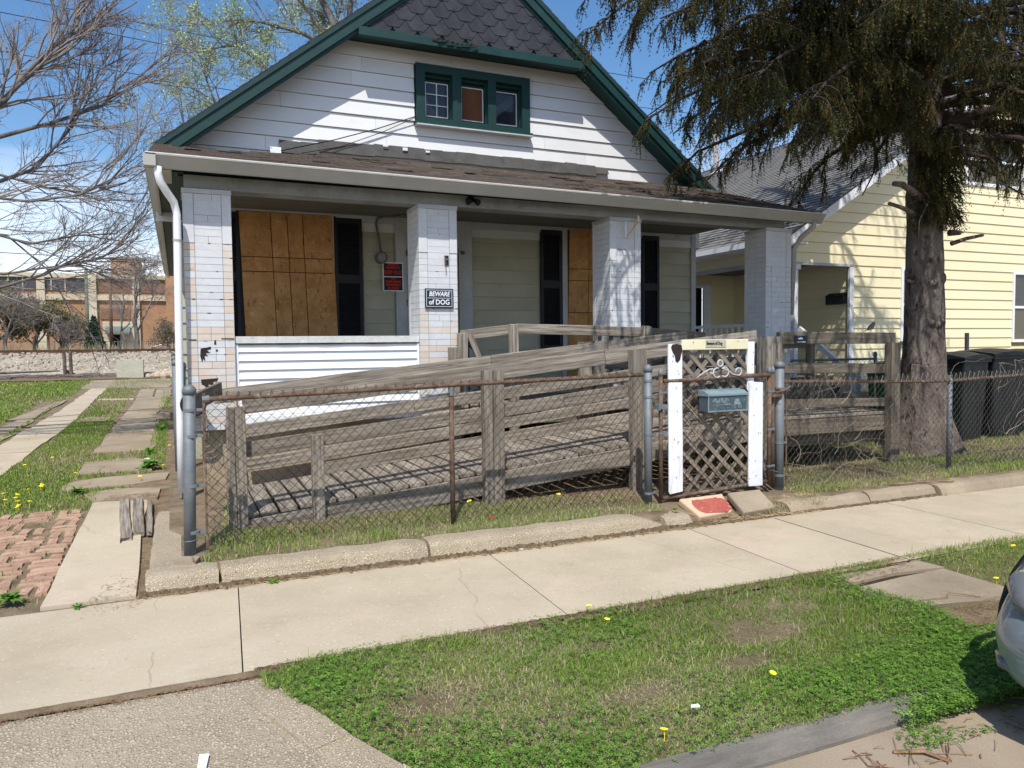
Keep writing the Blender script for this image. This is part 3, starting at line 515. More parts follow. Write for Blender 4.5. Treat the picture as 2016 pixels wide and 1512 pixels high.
# knee wall with vinyl siding, concrete cap
kw = part('knee_wall', MB().box(.53, 8.17, .80, 2.455, 8.42, 1.66), MT['beam'], house)
for i, z0 in enumerate(np.arange(.93, 1.64, .0925)):
    clap_row(.56, 2.435, z0, min(z0+.089, 1.645), 8.168, MT['white_vinyl'], kw, 'siding_strip', out=.022)
part('corner_trim', MB().box(.53, 8.145, .93, .56, 8.17, 1.655).box(2.435, 8.145, .93, 2.456, 8.17, 1.655), MT['white_vinyl'], kw)
o = part('wall_cap', MB().box(.52, 8.13, 1.665, 2.457, 8.46, 1.735), MT['cream_paint'], kw); o.data.materials[0] = MT['cap']
part('torn_edge', MB().add([(.55+i*.06, 8.128, 1.664) for i in range(32)]+[(.55+i*.06, 8.128, 1.664-rnd.uniform(.002, .014)) for i in range(32)], [(i, i+1, i+33, i+32) for i in range(31)]), MT['tar'], kw)
pbase = part('porch_base', MB().box(.2, 8.12, .83, 2.95, 8.45, .925), MT['white_paint'], house); round_edges(pbase, .012)
fnd = mat('stained_foundation', [(150, 134, 112), (168, 152, 128), (140, 124, 102)], 2, rough=.95, bump=.5, layers=[((120, 100, 74), 3, .58, .1)])
part('foundation', MB().box(.2, 8.2, .1, 2.9, 8.45, .83), fnd, house)
# porch floor, dark skirt boards and beam under the open side
part('porch_floor', MB().box(.15, 8.2, .82, 7.8, 10.5, .88), MT['wood'], house)
for i in range(5): board('skirt_board', (2.9+i*.97, 8.24, .76), (2.9+i*.97+.96, 8.24, .76), .17, .04, MT['wood_dark'], house)
part('under_porch', MB().box(2.95, 8.6, .12, 7.75, 8.62, .70), MT['dkvoid'], house)  # near-black sheet painted as the shade below the porch floor
# ---------------------------------------------------------------- porch wall
pw = part('front_wall', MB().box(-.02, 10.53, .2, 8.0, 10.6, 3.46), MT['cream_clap'], house)
SEG = [(.05, .58), (2.39, 2.83), (4.0, 5.10), (6.62, 6.92), (7.28, 7.93)]
for i in range(-8, 7):
    z0 = 2.15+.1985*i; z1 = min(z0+.1985-.005, 3.455)
    if z0 > 3.3: continue
    for (a, b) in SEG: clap_row(a, b, z0, z1, 10.528, MT['cream_clap'], pw, out=.018)
part('frieze_board', MB().box(.02, 10.475, 3.335, 7.9, 10.505, 3.43), MT['trimw'], house)
part('corner_board', MB().box(7.93, 10.49, .2, 8.02, 10.62, 3.46), MT['trimw'], house)
part('side_wall', MB().box(7.95, 10.62, .2, 8.0, 19.4, 3.9).box(.10, 10.62, .2, .15, 19.4, 3.9), MT['white_clap'], house)
for i in range(15): clap_row(10.62, 19.4, .33+i*.1985, .33+i*.1985+.194, .098, MT['cream_clap'], pw, out=.018, axis='x')
def shutter(x0, x1, z0=1.55, z1=3.38):
    s = part('shutter', MB().box(x0, 10.465, z0, x0+.045, 10.50, z1).box(x1-.045, 10.465, z0, x1, 10.50, z1).box(x0+.045, 10.465, z1-.07, x1-.045, 10.50, z1).box(x0+.045, 10.465, z0, x1-.045, 10.50, z0+.07).box(x0+.045, 10.465, 2.50, x1-.045, 10.50, 2.60).box(x0+.045, 10.492, z0+.07, x1-.045, 10.498, z1-.07), MT['black'], house)
    mb = MB(); z = z0+.09
    while z < z1-.09:
        if not 2.48 < z < 2.62: mb.obox(((x0+x1)/2, 10.478, z), ((x1-x0)/2-.046, 0, 0), (0, .011, .010), (0, -.0022, .0024))
        z += .031
    part('louvres', mb, MT['black'], s, kind='stuff'); return s
for a, b in ((.57, .77), (1.99, 2.37), (5.11, 5.47), (6.94, 7.27)): shutter(a, b)
# boarded windows
def bwin(xs, zs, lean, trim):
    f = part('boarded_window', MB().box(xs[0]-.03, 10.474, 1.1, xs[-1]+.05, 10.52, 3.40), MT['tar'], house)
    for i in range(len(xs)-1):
        for j in range(len(zs)-1):
            a, b, c, d = xs[i]+.005, xs[i+1]-.005, zs[j]+.005, zs[j+1]-.005
            sh = lambda z: lean*(3.4-z)/1.7; y = 10.452-rnd.uniform(0, .006)
            part('osb_panel', MB().prism([(a+sh(c), c), (b+sh(c), c), (b+sh(d), d), (a+sh(d), d)], 'y', y, 10.472), MT['osb'], f)
    return f
bwin([.765, 1.16, 1.37, 1.57, 1.965], [1.50, 2.62, 2.81, 3.40], .05, None)
bwin([5.60, 5.95, 6.30], [1.10, 2.12, 2.62, 2.80, 3.41], -.04, None)
part('window_casing', MB().box(1.962, 10.46, 1.55, 1.985, 10.50, 3.40), MT['trimw'], house); part('window_casing', MB().box(5.485, 10.47, 1.1, 5.57, 10.50, 3.42).box(6.52, 10.47, 1.1, 6.60, 10.50, 3.42), MT['trimw'], house)
part('window_head', MB().box(.74, 10.45, 3.402, 2.0, 10.474, 3.425), MT['trimw'], house)
# door with casing and storm frame
dr = part('front_door', MB().box(3.05, 10.50, .9, 3.78, 10.53, 3.05), MT['trimw'], house)
part('door_casing', MB().box(2.84, 10.46, .88, 3.0, 10.50, 3.38).box(3.82, 10.46, .88, 3.985, 10.50, 3.38).box(3.0, 10.462, 3.10, 3.82, 10.50, 3.38), MT['trimw'], dr)
part('storm_frame', MB().box(3.0, 10.44, .9, 3.045, 10.46, 3.10).box(3.775, 10.44, .9, 3.82, 10.46, 3.10).box(3.045, 10.44, 3.04, 3.775, 10.46, 3.10), MT['gutter'], dr)
part('door_glass', MB().box(3.12, 10.485, 1.9, 3.70, 10.492, 2.98), MT['glass'], dr)
part('hinge', MB().box(2.985, 10.43, 2.2, 3.0, 10.445, 2.28).box(2.985, 10.43, 2.9, 3.0, 10.445, 2.98).box(3.8, 10.43, 2.95, 3.86, 10.445, 3.0), MT['rust'], dr)
# small fittings on the house: things that hang on it
cb = thing('conduit_box', 'round grey electrical box with curved conduit above the red warning sign', 'electrical box', (2.63, 10.49, 2.86))
part('box', MB().disc((2.63, 10.49, 2.86), .085, -.06, 18, 'y'), MT['groove'], cb); part('box_face', MB().disc((2.63, 10.43, 2.86), .058, -.012, 14, 'y'), MT['beam'], cb)
part('conduit', MB().tube([(2.63, 10.47, 2.94), (2.60, 10.47, 3.15), (2.57, 10.47, 3.33), (2.59, 10.46, 3.40), (2.66, 10.44, 3.425), (2.8, 10.3, 3.41), (3.05, 9.9, 3.405)], .017, 8), MT['groove'], cb, smooth=True)
sp = thing('twin_spotlight', 'small black twin-headed lamp under the porch eave right of the warning-signed pillar', 'spotlight', (3.08, 8.08, 3.26))
part('mount', MB().disc((3.08, 8.118, 3.27), .04, -.03, 12, 'y'), MT['ironblack'], sp)
for dx in (-.045, .05): part('lamp_head', MB().tube([(3.08+dx, 8.09, 3.255), (3.08+dx*1.2, 8.03, 3.225)], [.022, .036], 12).disc((3.08+dx*1.2, 8.028, 3.224), .028, -.003, 12, 'y'), MT['ironblack'], sp)
bk = thing('rusty_bracket', 'rusty metal bracket screwed to the pillar above the navy warning sign', 'bracket', (2.78, 8.09, 2.57))
part('plate', MB().box(2.755, 8.085, 2.52, 2.80, 8.098, 2.625), MT['tar'], bk)
part('hook', MB().bar((2.765, 8.085, 2.60), (2.75, 8.05, 2.50), .012, .03), MT['rust'], bk)
part('keeper', MB().box(2.765, 8.075, 2.575, 2.792, 8.084, 2.59), MT['galv'], bk)
hk = thing('flag_holder', 'white plastic flag holder with orange cord on the third pillar', 'flag holder', (5.15, 8.08, 3.05))
part('rod', MB().tube([(5.10, 8.06, 3.13), (5.10, 8.05, 2.93)], .011, 8), MT['white_paint'], hk)
part('arm', MB().tube([(5.10, 8.05, 2.92), (5.25, 8.02, 3.12), (5.275, 8.02, 3.17)], [.006, .008, .012], 7), mat('orange_cord', [(214, 150, 90)], bump=0), hk)
part('cup', MB().tube([(5.26, 8.02, 3.13), (5.26, 8.02, 3.20)], [.018, .012], 8), MT['cream_paint'], hk)
# signs
sg = thing('warning_sign', 'navy sign reading BEWARE of DOG on the second white pillar', 'sign', (2.68, 8.08, 2.04))
part('plate', MB().box(2.515, 8.075, 2.04, 2.845, 8.085, 2.255), MT['signnavy'], sg)
part('border', MB().box(2.53, 8.0735, 2.055, 2.83, 8.076, 2.059).box(2.53, 8.0735, 2.236, 2.83, 8.076, 2.24).box(2.53, 8.0735, 2.059, 2.534, 8.076, 2.236).box(2.826, 8.0735, 2.059, 2.83, 8.076, 2.236).box(2.545, 8.0735, 2.148, 2.815, 8.076, 2.152), MT['signwhite'], sg)
text_part('lettering', 'BEWARE', .074, MT['signwhite'], sg, (2.68, 8.0735, 2.193), offset=.0012, sx=.84, shear=.22)
text_part('lettering', 'of DOG', .078, MT['signwhite'], sg, (2.68, 8.0735, 2.103), offset=.0014, sx=.92)
kg = thing('keep_out_sign', 'red and black KEEP OUT sign on the porch wall beside the door', 'sign', (2.79, 10.45, 2.4))
part('plate', MB().box(2.645, 10.445, 2.395, 2.94, 10.455, 2.80), MT['signwhite'], kg)
part('panel', MB().box(2.66, 10.442, 2.605, 2.925, 10.446, 2.785), MT['signblack'], kg); part('panel', MB().box(2.66, 10.442, 2.41, 2.925, 10.446, 2.592), MT['signblack'], kg)
for tx, sz, z, sx in (('PRIVATE', .045, 2.765, .9), ('PROPERTY', .045, 2.722, .9), ('KEEP OUT', .072, 2.655, .78), ('NO', .038, 2.57, .9), ('TRESPASSING', .04, 2.527, .9), ('PROHIBIDO', .042, 2.484, .95), ('EL PASO', .042, 2.438, 1.0)):
    text_part('lettering', tx, sz, MT['red'], kg, (2.7925, 10.441, z), offset=.0018, sx=sx)
# black iron hand rail on the steps beside pillar two
hr = thing('iron_handrail', 'black iron handrail on the steps right of the second pillar', 'handrail', (3.0, 8.3, .3))
part('top_rail', MB().bar((2.98, 8.35, 1.78), (3.32, 7.98, 1.30), .02, .03), MT['ironblack'], hr)
for t in (0.05, .3, .55, .8): x, y, z = 2.98+.34*t, 8.35-.37*t, 1.78-.48*t; part('baluster', MB().tube([(x, y, z), (x, y, z-.75)], .008, 6), MT['ironblack'], hr)
# ================================================================== NEIGHBOUR HOUSE
nb = thing('yellow_house', 'pale yellow clapboard house with grey shingled roof behind the spruce', 'house', (15.2, 10.2, 0))
NX, NY = 9.9, 10.2; RX, RZ, RS = 15.22, 6.98, .617
nz_ = lambda x: RZ-RS*abs(x-RX)
ncl = [(RS, -1, RZ-.20-RS*RX), (-RS, -1, RZ-.20+RS*RX)]
nw = part('front_wall', MB().prism([(11.30, .3), (20.5, .3), (20.5, 3.55), (RX, 6.75), (9.93, 3.50), (9.93, 3.03), (11.30, 3.03)], 'y', NY+.03, NY+.1), MT['cream_gap'], nb)
rows = [i*.1905+.35 for i in range(36)]
HOLES = [(12.55, 13.47, 1.62, 3.02), (15.80, 16.75, 1.58, 3.03), (14.30, 16.1, 4.70, 5.72)]
for z0 in rows:
    z1 = z0+.186
    segs = [(9.93 if z0 > 2.9 else 11.30, 20.5)]
    for hx0, hx1, hz0, hz1 in HOLES:
        if z1 > hz0+.05 and z0 < hz1-.05:
            ns = []
            for a, b in segs:
                if hx0 > a and hx1 < b: ns += [(a, hx0), (hx1, b)]
                else: ns.append((a, b))
            segs = ns
    for a, b in segs:
        clap_row(a, b, z0, z1, NY+.028, MT['yellow_clap'], nw, clipl=ncl, out=.018)
# side wall strip above the side opening, and rear part
part('side_wall', MB().box(9.92, NY+.1, 3.03, 9.97, 22, 3.45).box(9.92, 13.4, .3, 9.97, 22, 3.03), MT['yellow_clap'], nb)
part('header_beam', MB().box(9.90, NY-.02, 2.985, 11.30, NY+.10, 3.03).box(9.885, NY+.0, 3.02, 9.915, 13.4, 3.10), MT['trimw'], nb)
part('corner_post', MB().box(9.90, NY-.015, 1.0, 9.98, NY+.08, 2.985).box(9.87, NY-.04, 2.90, 10.02, NY+.11, 2.985), MT['white_paint'], nb)
part('corner_board', MB().box(11.21, NY-.02, .3, 11.31, NY+.03, 3.0), MT['white_paint'], nb)
iw = part('porch_side_wall', MB().box(11.27, NY+.1, .9, 11.33, 13.4, 3.3), MT['yellow_clap'], nb)
for z0 in rows:
    if .9 < z0 < 3.0: clap_row(NY+.1, 13.4, z0, z0+.186, 11.268, MT['yellow_clap'], iw, out=.018, axis='x')
bw = part('porch_back_wall', MB().box(10.62, 13.4, .9, 11.3, 13.46, 3.3).box(9.95, 13.4, 2.86, 10.62, 13.46, 3.3), MT['yellow_clap'], nb)
for z0 in rows:
    if .9 < z0 < 3.0: clap_row(10.62, 11.27, z0, z0+.186, 13.398, MT['yellow_clap'], bw, out=.018)
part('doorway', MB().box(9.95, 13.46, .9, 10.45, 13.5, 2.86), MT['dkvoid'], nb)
part('door_casing', MB().box(10.42, 13.36, .9, 10.62, 13.4, 2.90).box(9.95, 13.36, 2.82, 10.42, 13.4, 2.90), MT['white_paint'], nb)
part('porch_floor', MB().box(9.95, NY, .85, 11.27, 13.4, 1.0), MT['conc_old'], nb)
part('porch_ceiling', MB().box(9.97, NY+.1, 3.10, 11.27, 13.4, 3.14), MT['ceiling'], nb)
rl = part('porch_railing', MB().box(9.90, NY+.1, 1.93, 9.95, 13.4, 1.99).box(9.90, NY+.1, 1.15, 9.95, 13.4, 1.2), MT['white_paint'], nb)
for i in range(18): part('baluster', MB().box(9.91, NY+.25+i*.17, 1.2, 9.94, NY+.28+i*.17, 1.93), MT['white_paint'], rl)
# roof
for sg in (-1, 1):
    xe = RX+sg*5.78; mb = MB(); pts = [(RX, RZ), (xe, nz_(xe)), (xe, nz_(xe)-.06), (RX, RZ-.06)]
    mb.prism(pts if sg > 0 else pts[::-1], 'y', 9.88, 23); rf = part('roof', mb, MT['shingle_grey'], nb)
    nrm = Vector((sg*RS, 0, 1)).normalized(); dn = Vector((sg, 0, -RS)).normalized(); mb = MB(); r = 0
    while (r+1)*.135 < 6.79:
        y = 9.84; s0 = r*.135
        while y < 23:
            ln = rnd.uniform(.8, 1.6); y1 = min(y+ln, 23)
            a = Vector((RX, 0, RZ))+dn*s0+nrm*.006; b = Vector((RX, 0, RZ))+dn*(s0+.15)+nrm*(.020+rnd.uniform(0, .004)); c = Vector((RX, 0, RZ))+dn*(s0+.15)+nrm*.0
            mb.add([(a.x, y, a.z), (b.x, y, b.z), (b.x, y1, b.z), (a.x, y1, a.z), (c.x, y, c.z), (c.x, y1, c.z)], [(0,1,2,3), (1,4,5,2), (0,4,1)]); y = y1+.004
        r += 1
    part('roof_shingles', mb, MT['shingle_grey'], rf, kind='stuff')
    mb = MB(); pts = [(RX, RZ-.03), (xe, nz_(xe)-.03), (xe, nz_(xe)-.20), (RX, RZ-.20)]
    mb.prism(pts if sg > 0 else pts[::-1], 'y', 9.86, 9.885); part('rake_board', mb, MT['white_vinyl'], nb)
    mb = MB(); pts = [(RX, RZ-.18), (xe, nz_(xe)-.18), (xe, nz_(xe)-.2), (RX, RZ-.2)]
    mb.prism(pts if sg > 0 else pts[::-1], 'y', 9.887, 10.21); part('rake_soffit', mb, MT['white_vinyl'], nb)
part('side_gutter', MB().box(9.36, 9.88, 3.32, 9.46, 23, 3.42), MT['white_vinyl'], nb)
part('side_soffit', MB().box(9.46, 9.90, 3.30, 9.92, 23, 3.33), MT['white_vinyl'], nb)
part('ridge_cap', MB().prism([(RX-.13, RZ-.06), (RX, RZ+.03), (RX+.13, RZ-.06)], 'y', 9.84, 23), MT['shingle_dark'], nb)
def win(x0, x1, z0, z1, blinds=True):
    f = part('window', MB().box(x0, NY-.015, z0, x0+.055, NY+.05, z1).box(x1-.055, NY-.015, z0, x1, NY+.05, z1).box(x0+.055, NY-.015, z1-.055, x1-.055, NY+.05, z1).box(x0+.055, NY-.015, z0, x1-.055, NY+.05, z0+.06).box(x0+.055, NY, (z0+z1)/2-.025, x1-.055, NY+.05, (z0+z1)/2+.025), MT['white_vinyl'], nb)
    part('pane', MB().box(x0+.055, NY+.028, z0+.06, x1-.055, NY+.032, (z0+z1)/2-.025), MT['glass'], f); part('pane', MB().box(x0+.055, NY+.018, (z0+z1)/2+.025, x1-.055, NY+.022, z1-.055), MT['glass'], f)
    mb = MB(); z = z0+.07
    while z < z1-.06: mb.obox(((x0+x1)/2, NY+.075, z), ((x1-x0)/2-.06, 0, 0), (0, .010, .006), (0, -.0006, .001)); z += .026
    part('blinds', mb, MT['white_vinyl'], f, kind='stuff'); part('backing', MB().box(x0+.03, NY+.1, z0+.02, x1-.03, NY+.11, z1-.02), MT['beam'], f)
for a in HOLES: win(*a)
part('flue', MB().tube([(15.30, 19.0, 6.8), (15.27, 19.0, 7.6), (15.24, 19.0, 8.15)], .075, 10).tube([(15.24, 19.0, 8.1), (15.23, 19.0, 8.42)], .12, 10), mat('rust_streaked_flue', [(196, 184, 176), (170, 150, 140)], 3, layers=[((132, 84, 62), 9, .62, .05, (1, 1, .3), 1)]), nb)
o = part('patched_shingle', MB().obox((14.75, 18.1, nz_(14.75)+.03), (.12, 0, .12*RS), (0, .4, 0), (0, 0, .006)), MT['white_paint'], nb)
mbx = thing('wall_mailbox', 'black metal letterbox on the inner porch wall of the yellow house', 'mailbox', (11.25, 10.48, 2.3))
part('body', MB().box(11.14, 10.28, 2.32, 11.245, 10.68, 2.47), MT['black'], mbx); part('lid', MB().prism([(11.12, 2.47), (11.245, 2.47), (11.245, 2.53)], 'y', 10.27, 10.69), MT['ironblack'], mbx)
# steps and rail of the neighbouring porch
stp = thing('porch_steps', 'neighbouring porch steps with white diagonal handrail behind the ramp platform', 'steps', (10.5, 9.6, .2))
for i in range(4): part('step', MB().box(9.98, 9.0+i*.3, .2, 11.2, 9.3+i*.3, .38+i*.18), MT['conc_old'], stp)
board('handrail', (9.93, 10.1, 1.86), (9.93, 8.9, 1.05), .09, .05, MT['white_paint'], stp)
part('newel_post', MB().box(9.88, 8.83, .2, 9.98, 8.93, 1.2), MT['white_paint'], stp)
# ================================================================== RAMP
dk = lambda X: .232+.0989*(min(X, 5.85)-.475)
rp = thing('wheelchair_ramp', 'grey weathered timber wheelchair ramp rising along the front of the white house', 'ramp', (3.2, 7.2, .1))
W = MT['wood']; WD = MT['wood_dark']
NYR, FYR = 6.62, 7.88
x = .44
while x < 5.84:
    wd = .138; z = dk(x+wd/2)-.018
    board('deck_plank', (x+wd/2, NYR-.03+rnd.uniform(-.015, .01), z), (x+wd/2, FYR+.05, z), wd, .034, W, rp, up=(1, 0, .0989), n=3, bow=.003, ch=.004); x += wd+rnd.uniform(.014, .028)
def rail(X0, X1, off, wd, y, th=.038, m=W, nm='rail', joint=None, s=None):
    xs = [X0]+(joint or [])+[X1]
    for a, b in zip(xs, xs[1:]): board(nm, (a+.003, y, dk(a)+off-wd/2), (b-.003, y, dk(b)+off-wd/2), wd, th, m, rp, bow=.006)
rail(.47, 5.86, .985, .148, 6.60, joint=[3.92]); rail(.47, 5.86, .60, .125, 6.60, joint=[3.45])
rail(.42, 5.86, -.036, .19, 6.56, nm='rim_joist')
rail(.30, 5.86, 1.005, .14, 7.86, joint=[3.2]); rail(.5, 5.86, .625, .13, 7.86, joint=[2.3]); rail(.5, 5.86, .28, .115, 7.86, joint=[4.35]); rail(1.22, 5.86, .125, .125, 7.82, nm='kick_board', joint=[3.3])
rail(.45, 5.86, -.036, .18, 7.90, m=WD, nm='rim_joist')
for x0, x1, zt in ((.34, .40, 1.13), (.405, .485, 1.14), (1.01, 1.11, .875), (2.57, 2.655, 1.375), (2.662, 2.77, 1.38), (4.18, 4.35, 1.555)):
    xc = (x0+x1)/2; board('post', (xc, 6.52, .08), (xc, 6.52, zt), x1-x0, .09, W, rp, up=(1, 0, 0), ragged=.006, bow=.004)
for x0, x1, zt in ((2.74, 2.85, 1.6), (4.37, 4.52, 1.65), (4.57, 4.71, 1.66), (5.62, 5.74, 1.7)):
    xc = (x0+x1)/2; board('post', (xc, 7.94, .1), (xc, 7.94, zt), x1-x0, .09, W, rp, up=(1, 0, 0))
for x0, x1, zt in ((3.50, 3.61, 1.86), (5.32, 5.44, 1.84)):
    xc = (x0+x1)/2; board('post', (xc, 8.02, .35), (xc, 8.02, zt), x1-x0, .05, W, rp, up=(1, 0, 0), ragged=.01)
board('porch_rail', (2.92, 8.06, 1.735), (3.60, 8.06, 1.81), .115, .04, W, rp, bow=.008); board('porch_rail', (3.605, 8.06, 1.81), (5.38, 8.06, 1.765), .12, .04, W, rp, bow=.008); board('porch_rail', (5.385, 8.06, 1.765), (6.3, 8.06, 1.70), .12, .04, WD, rp)
board('post', (2.93, 8.03, .9), (2.93, 8.03, 1.75), .10, .09, W, rp, up=(1, 0, 0), ragged=.012); board('brace', (3.0, 8.0, 1.75), (3.16, 7.98, 1.35), .07, .04, W, rp)
board('porch_rail', (3.6, 8.08, 1.36), (7.35, 8.08, 1.38), .11, .04, WD, rp)
for i in range(9): board('baluster', (4.75+i*.16, 8.10, .95), (4.75+i*.16, 8.10, 1.72), .04, .03, WD, rp, up=(1, 0, 0), n=2)
board('end_board', (.05, 6.66, 1.15), (.36, 7.75, 1.22), .15, .035, WD, rp)
# platform
for i in range(9): board('deck_plank', (5.87, 6.64+i*.142, .752), (8.02, 6.64+i*.142, .752), .132, .034, W, rp, up=(0, 1, 0), bow=.003)
PY = 6.60
board('rail', (6.17, PY, 1.665), (7.98, PY, 1.655), .135, .04, WD, rp, bow=.004); board('rail', (6.17, PY, 1.325), (7.98, PY, 1.28), .115, .04, WD, rp); board('rail', (6.17, PY, .925), (7.98, PY, .875), .10, .04, WD, rp)
board('rim_joist', (5.86, PY, .648), (8.0, PY, .635), .19, .04, WD, rp); board('lower_beam', (5.9, PY+.12, .49), (7.9, PY+.12, .47), .15, .06, WD, rp)
board('wide_board', (5.99, 6.52, .12), (5.99, 6.52, 1.675), .33, .05, W, rp, up=(1, 0, 0), ragged=.008)
board('post', (7.91, 6.53, .1), (7.91, 6.53, 1.60), .15, .10, WD, rp, up=(1, 0, 0)); board('post', (8.03, 6.68, .1), (8.03, 6.68, 1.58), .07, .09, W, rp, up=(1, 0, 0))
for z, wd in ((1.655, .13), (1.28, .11), (.875, .10), (.635, .19)): board('rail', (8.04, 6.62, z), (8.04, 7.95, z), wd, .04, WD, rp)
for z, wd in ((1.60, .13), (1.25, .11), (.9, .1)): board('rail', (6.3, 7.97, z), (8.0, 7.97, z), wd, .04, WD, rp)
for xx in (6.42, 8.0): board('post', (xx, 7.93, .1), (xx, 7.93, 1.6), .09, .09, WD, rp, up=(1, 0, 0))
for xx in (6.0, 7.0, 7.9): board('stringer', (xx, 6.66, .6), (xx, 7.9, .6), .14, .04, WD, rp)
# hose coil at the pillar foot
hs = thing('hose_reel', 'brown garden hose coil hanging at the foot of the first pillar', 'hose', (.12, 8.0, 1.0))
mb = MB()
for q in range(4): mb.tube([(.12+(.07+.012*q)*math.cos(a), 7.98-.03*q, 1.08+(.07+.012*q)*math.sin(a)) for a in np.linspace(0, 2*math.pi, 22)], .014, 6)
part('coil', mb, MT['tar'], hs, smooth=True); part('holder', MB().box(.05, 8.0, 1.02, .19, 8.08, 1.16), MT['ironblack'], hs)
# small sign and bird on the platform rail
ts = thing('rail_sign', 'small navy plate screwed to the ramp platform top rail', 'sign', (6.48, 6.57, 1.64))
part('plate', MB().box(6.395, 6.562, 1.60, 6.575, 6.572, 1.69), MT['signnavy'], ts); text_part('lettering', 'smile', .032, MT['signwhite'], ts, (6.47, 6.561, 1.658), offset=.001); text_part('lettering', 'you are on camera', .016, MT['signwhite'], ts, (6.485, 6.561, 1.619), offset=.0006)
bd = thing('sparrow', 'small brown sparrow perched on the ramp platform top rail', 'bird', (7.62, 6.6, 1.735))
def blob(pts, rad, n=10):
    return MB().tube(pts, rad, n)
bb = blob([(7.555, 6.60, 1.752), (7.575, 6.60, 1.765), (7.61, 6.60, 1.785), (7.64, 6.60, 1.803), (7.657, 6.60, 1.822), (7.664, 6.60, 1.838), (7.664, 6.60, 1.85)], [.006, .018, .030, .029, .021, .020, .008], 12)
o = part('body', bb, mat('sparrow_feathers', [(70, 62, 52), (110, 98, 82), (146, 134, 116)], 60, bump=0), bd, smooth=True)
part('tail', MB().add([(7.565, 6.593, 1.762), (7.565, 6.607, 1.762), (7.505, 6.61, 1.738), (7.505, 6.59, 1.738), (7.565, 6.593, 1.757), (7.565, 6.607, 1.757), (7.505, 6.61, 1.734), (7.505, 6.59, 1.734)], [(0,1,2,3), (7,6,5,4), (0,3,7,4), (1,5,6,2), (2,6,7,3)]), MT['bark'], bd)
part('wing', MB().tube([(7.56, 6.585, 1.765), (7.60, 6.575, 1.785), (7.64, 6.578, 1.80)], [.003, .013, .005], 6), MT['bark'], bd); part('beak', MB().tube([(7.680, 6.60, 1.838), (7.696, 6.60, 1.836)], [.006, .001], 6), MT['ironblack'], bd)
for dy in (-.01, .01): part('leg', MB().tube([(7.615, 6.60+dy, 1.765), (7.62, 6.60+dy, 1.735)], .002, 5), MT['ironblack'], bd)
# ================================================================== GROUND
def grid(xs, ys, f):
    X, Y = np.meshgrid(xs, ys); Z = f(X, Y); V = np.stack([X, Y, Z], -1).reshape(-1, 3); nx = len(xs); ny = len(ys)
    i = np.arange(nx-1)[None, :]+np.arange(ny-1)[:, None]*nx; i = i.ravel()
    return V, np.stack([i, i+1, i+nx+1, i+nx], 1)
nzs = lambda X, Y: .012*np.sin(X*2.1+Y*1.3)*np.sin(Y*1.7-X*.6)
xs = np.concatenate([[-300, -120, -60], np.arange(-40, -4, 1.2), np.arange(-4, -.2, .25), [-.13, -.11], np.arange(.1, 12, .3), np.arange(12, 40, 2.5), [60, 120, 300]])
ys = np.concatenate([[5.38, 5.46, 5.52, 5.58], np.arange(5.7, 13, .3), np.arange(13, 34, .7), np.arange(35, 60, 3), [80, 120, 250, 700]])
V, F = grid(xs, ys, lambda X, Y: gz(X, Y)+nzs(X, Y)*sm(5.5, 6.5, Y)-.012)
o = part('ground', mesh_np('ground', V, F, MT['soil'], True), None, None, kind='structure')
V, F = grid(np.array([-300, 300.]), np.array([-80, 5.5]), lambda X, Y: X*0-.36)
part('subsoil', mesh_np('subsoil', V, F, MT['dirtjoint']), None, None, kind='structure')
# street
st = part('street', MB().box(-60, -6.5, -.30, 80, 2.30, -.062), MT['street'], None, kind='structure')
part('far_verge', MB().box(-60, -30, -.30, 80, -6.5, .0), MT['lawnbase'], None, kind='structure')
# tree lawn soil between kerb and pavement
V, F = grid(np.arange(.14, 16, .12), np.linspace(2.33, 3.90, 16), lambda X, Y: -.012+.010*np.sin(X*2.7+Y*3)+.012*np.sin(X*1.1)*np.sin(Y*4)-.02*(sm(3.75, 3.9, Y)))
part('tree_lawn', mesh_np('tree_lawn', V, F, MT['lawnbase'], True), None, None, kind='structure')
# sidewalk: bedding and one slab per bay
sw = part('sidewalk', MB().box(-40, 3.85, -.14, 60, 5.40, -.018), MT['dirtjoint'], None, kind='structure')
js = [-1.62-1.86*i for i in range(12, -1, -1)]+[.285, 2.115, 3.985, 4.93, 6.39, 8.25]+[8.25+1.86*i for i in range(1, 20)]
for a, b in zip(js, js[1:]):
    t = rnd.uniform(-.006, .006) if a > .2 else -.002; sk = -.045
    mb = MB(); g = .0115
    v = [(a+g+.045, 3.875), (b-g+.045, 3.875), (b-g-.04, 5.37), (a+g-.04, 5.37)]
    v = [(a+g-.04+.0, 3.875), (b-g-.04, 3.875), (b-g+.04, 5.37), (a+g+.04, 5.37)]
    if b-a > 1.4 and False: pass
    mb.prism(v, 'z', -.12, t*.5)
    round_edges(part('sidewalk_slab', mb, MT['conc'], sw), .008, 3)
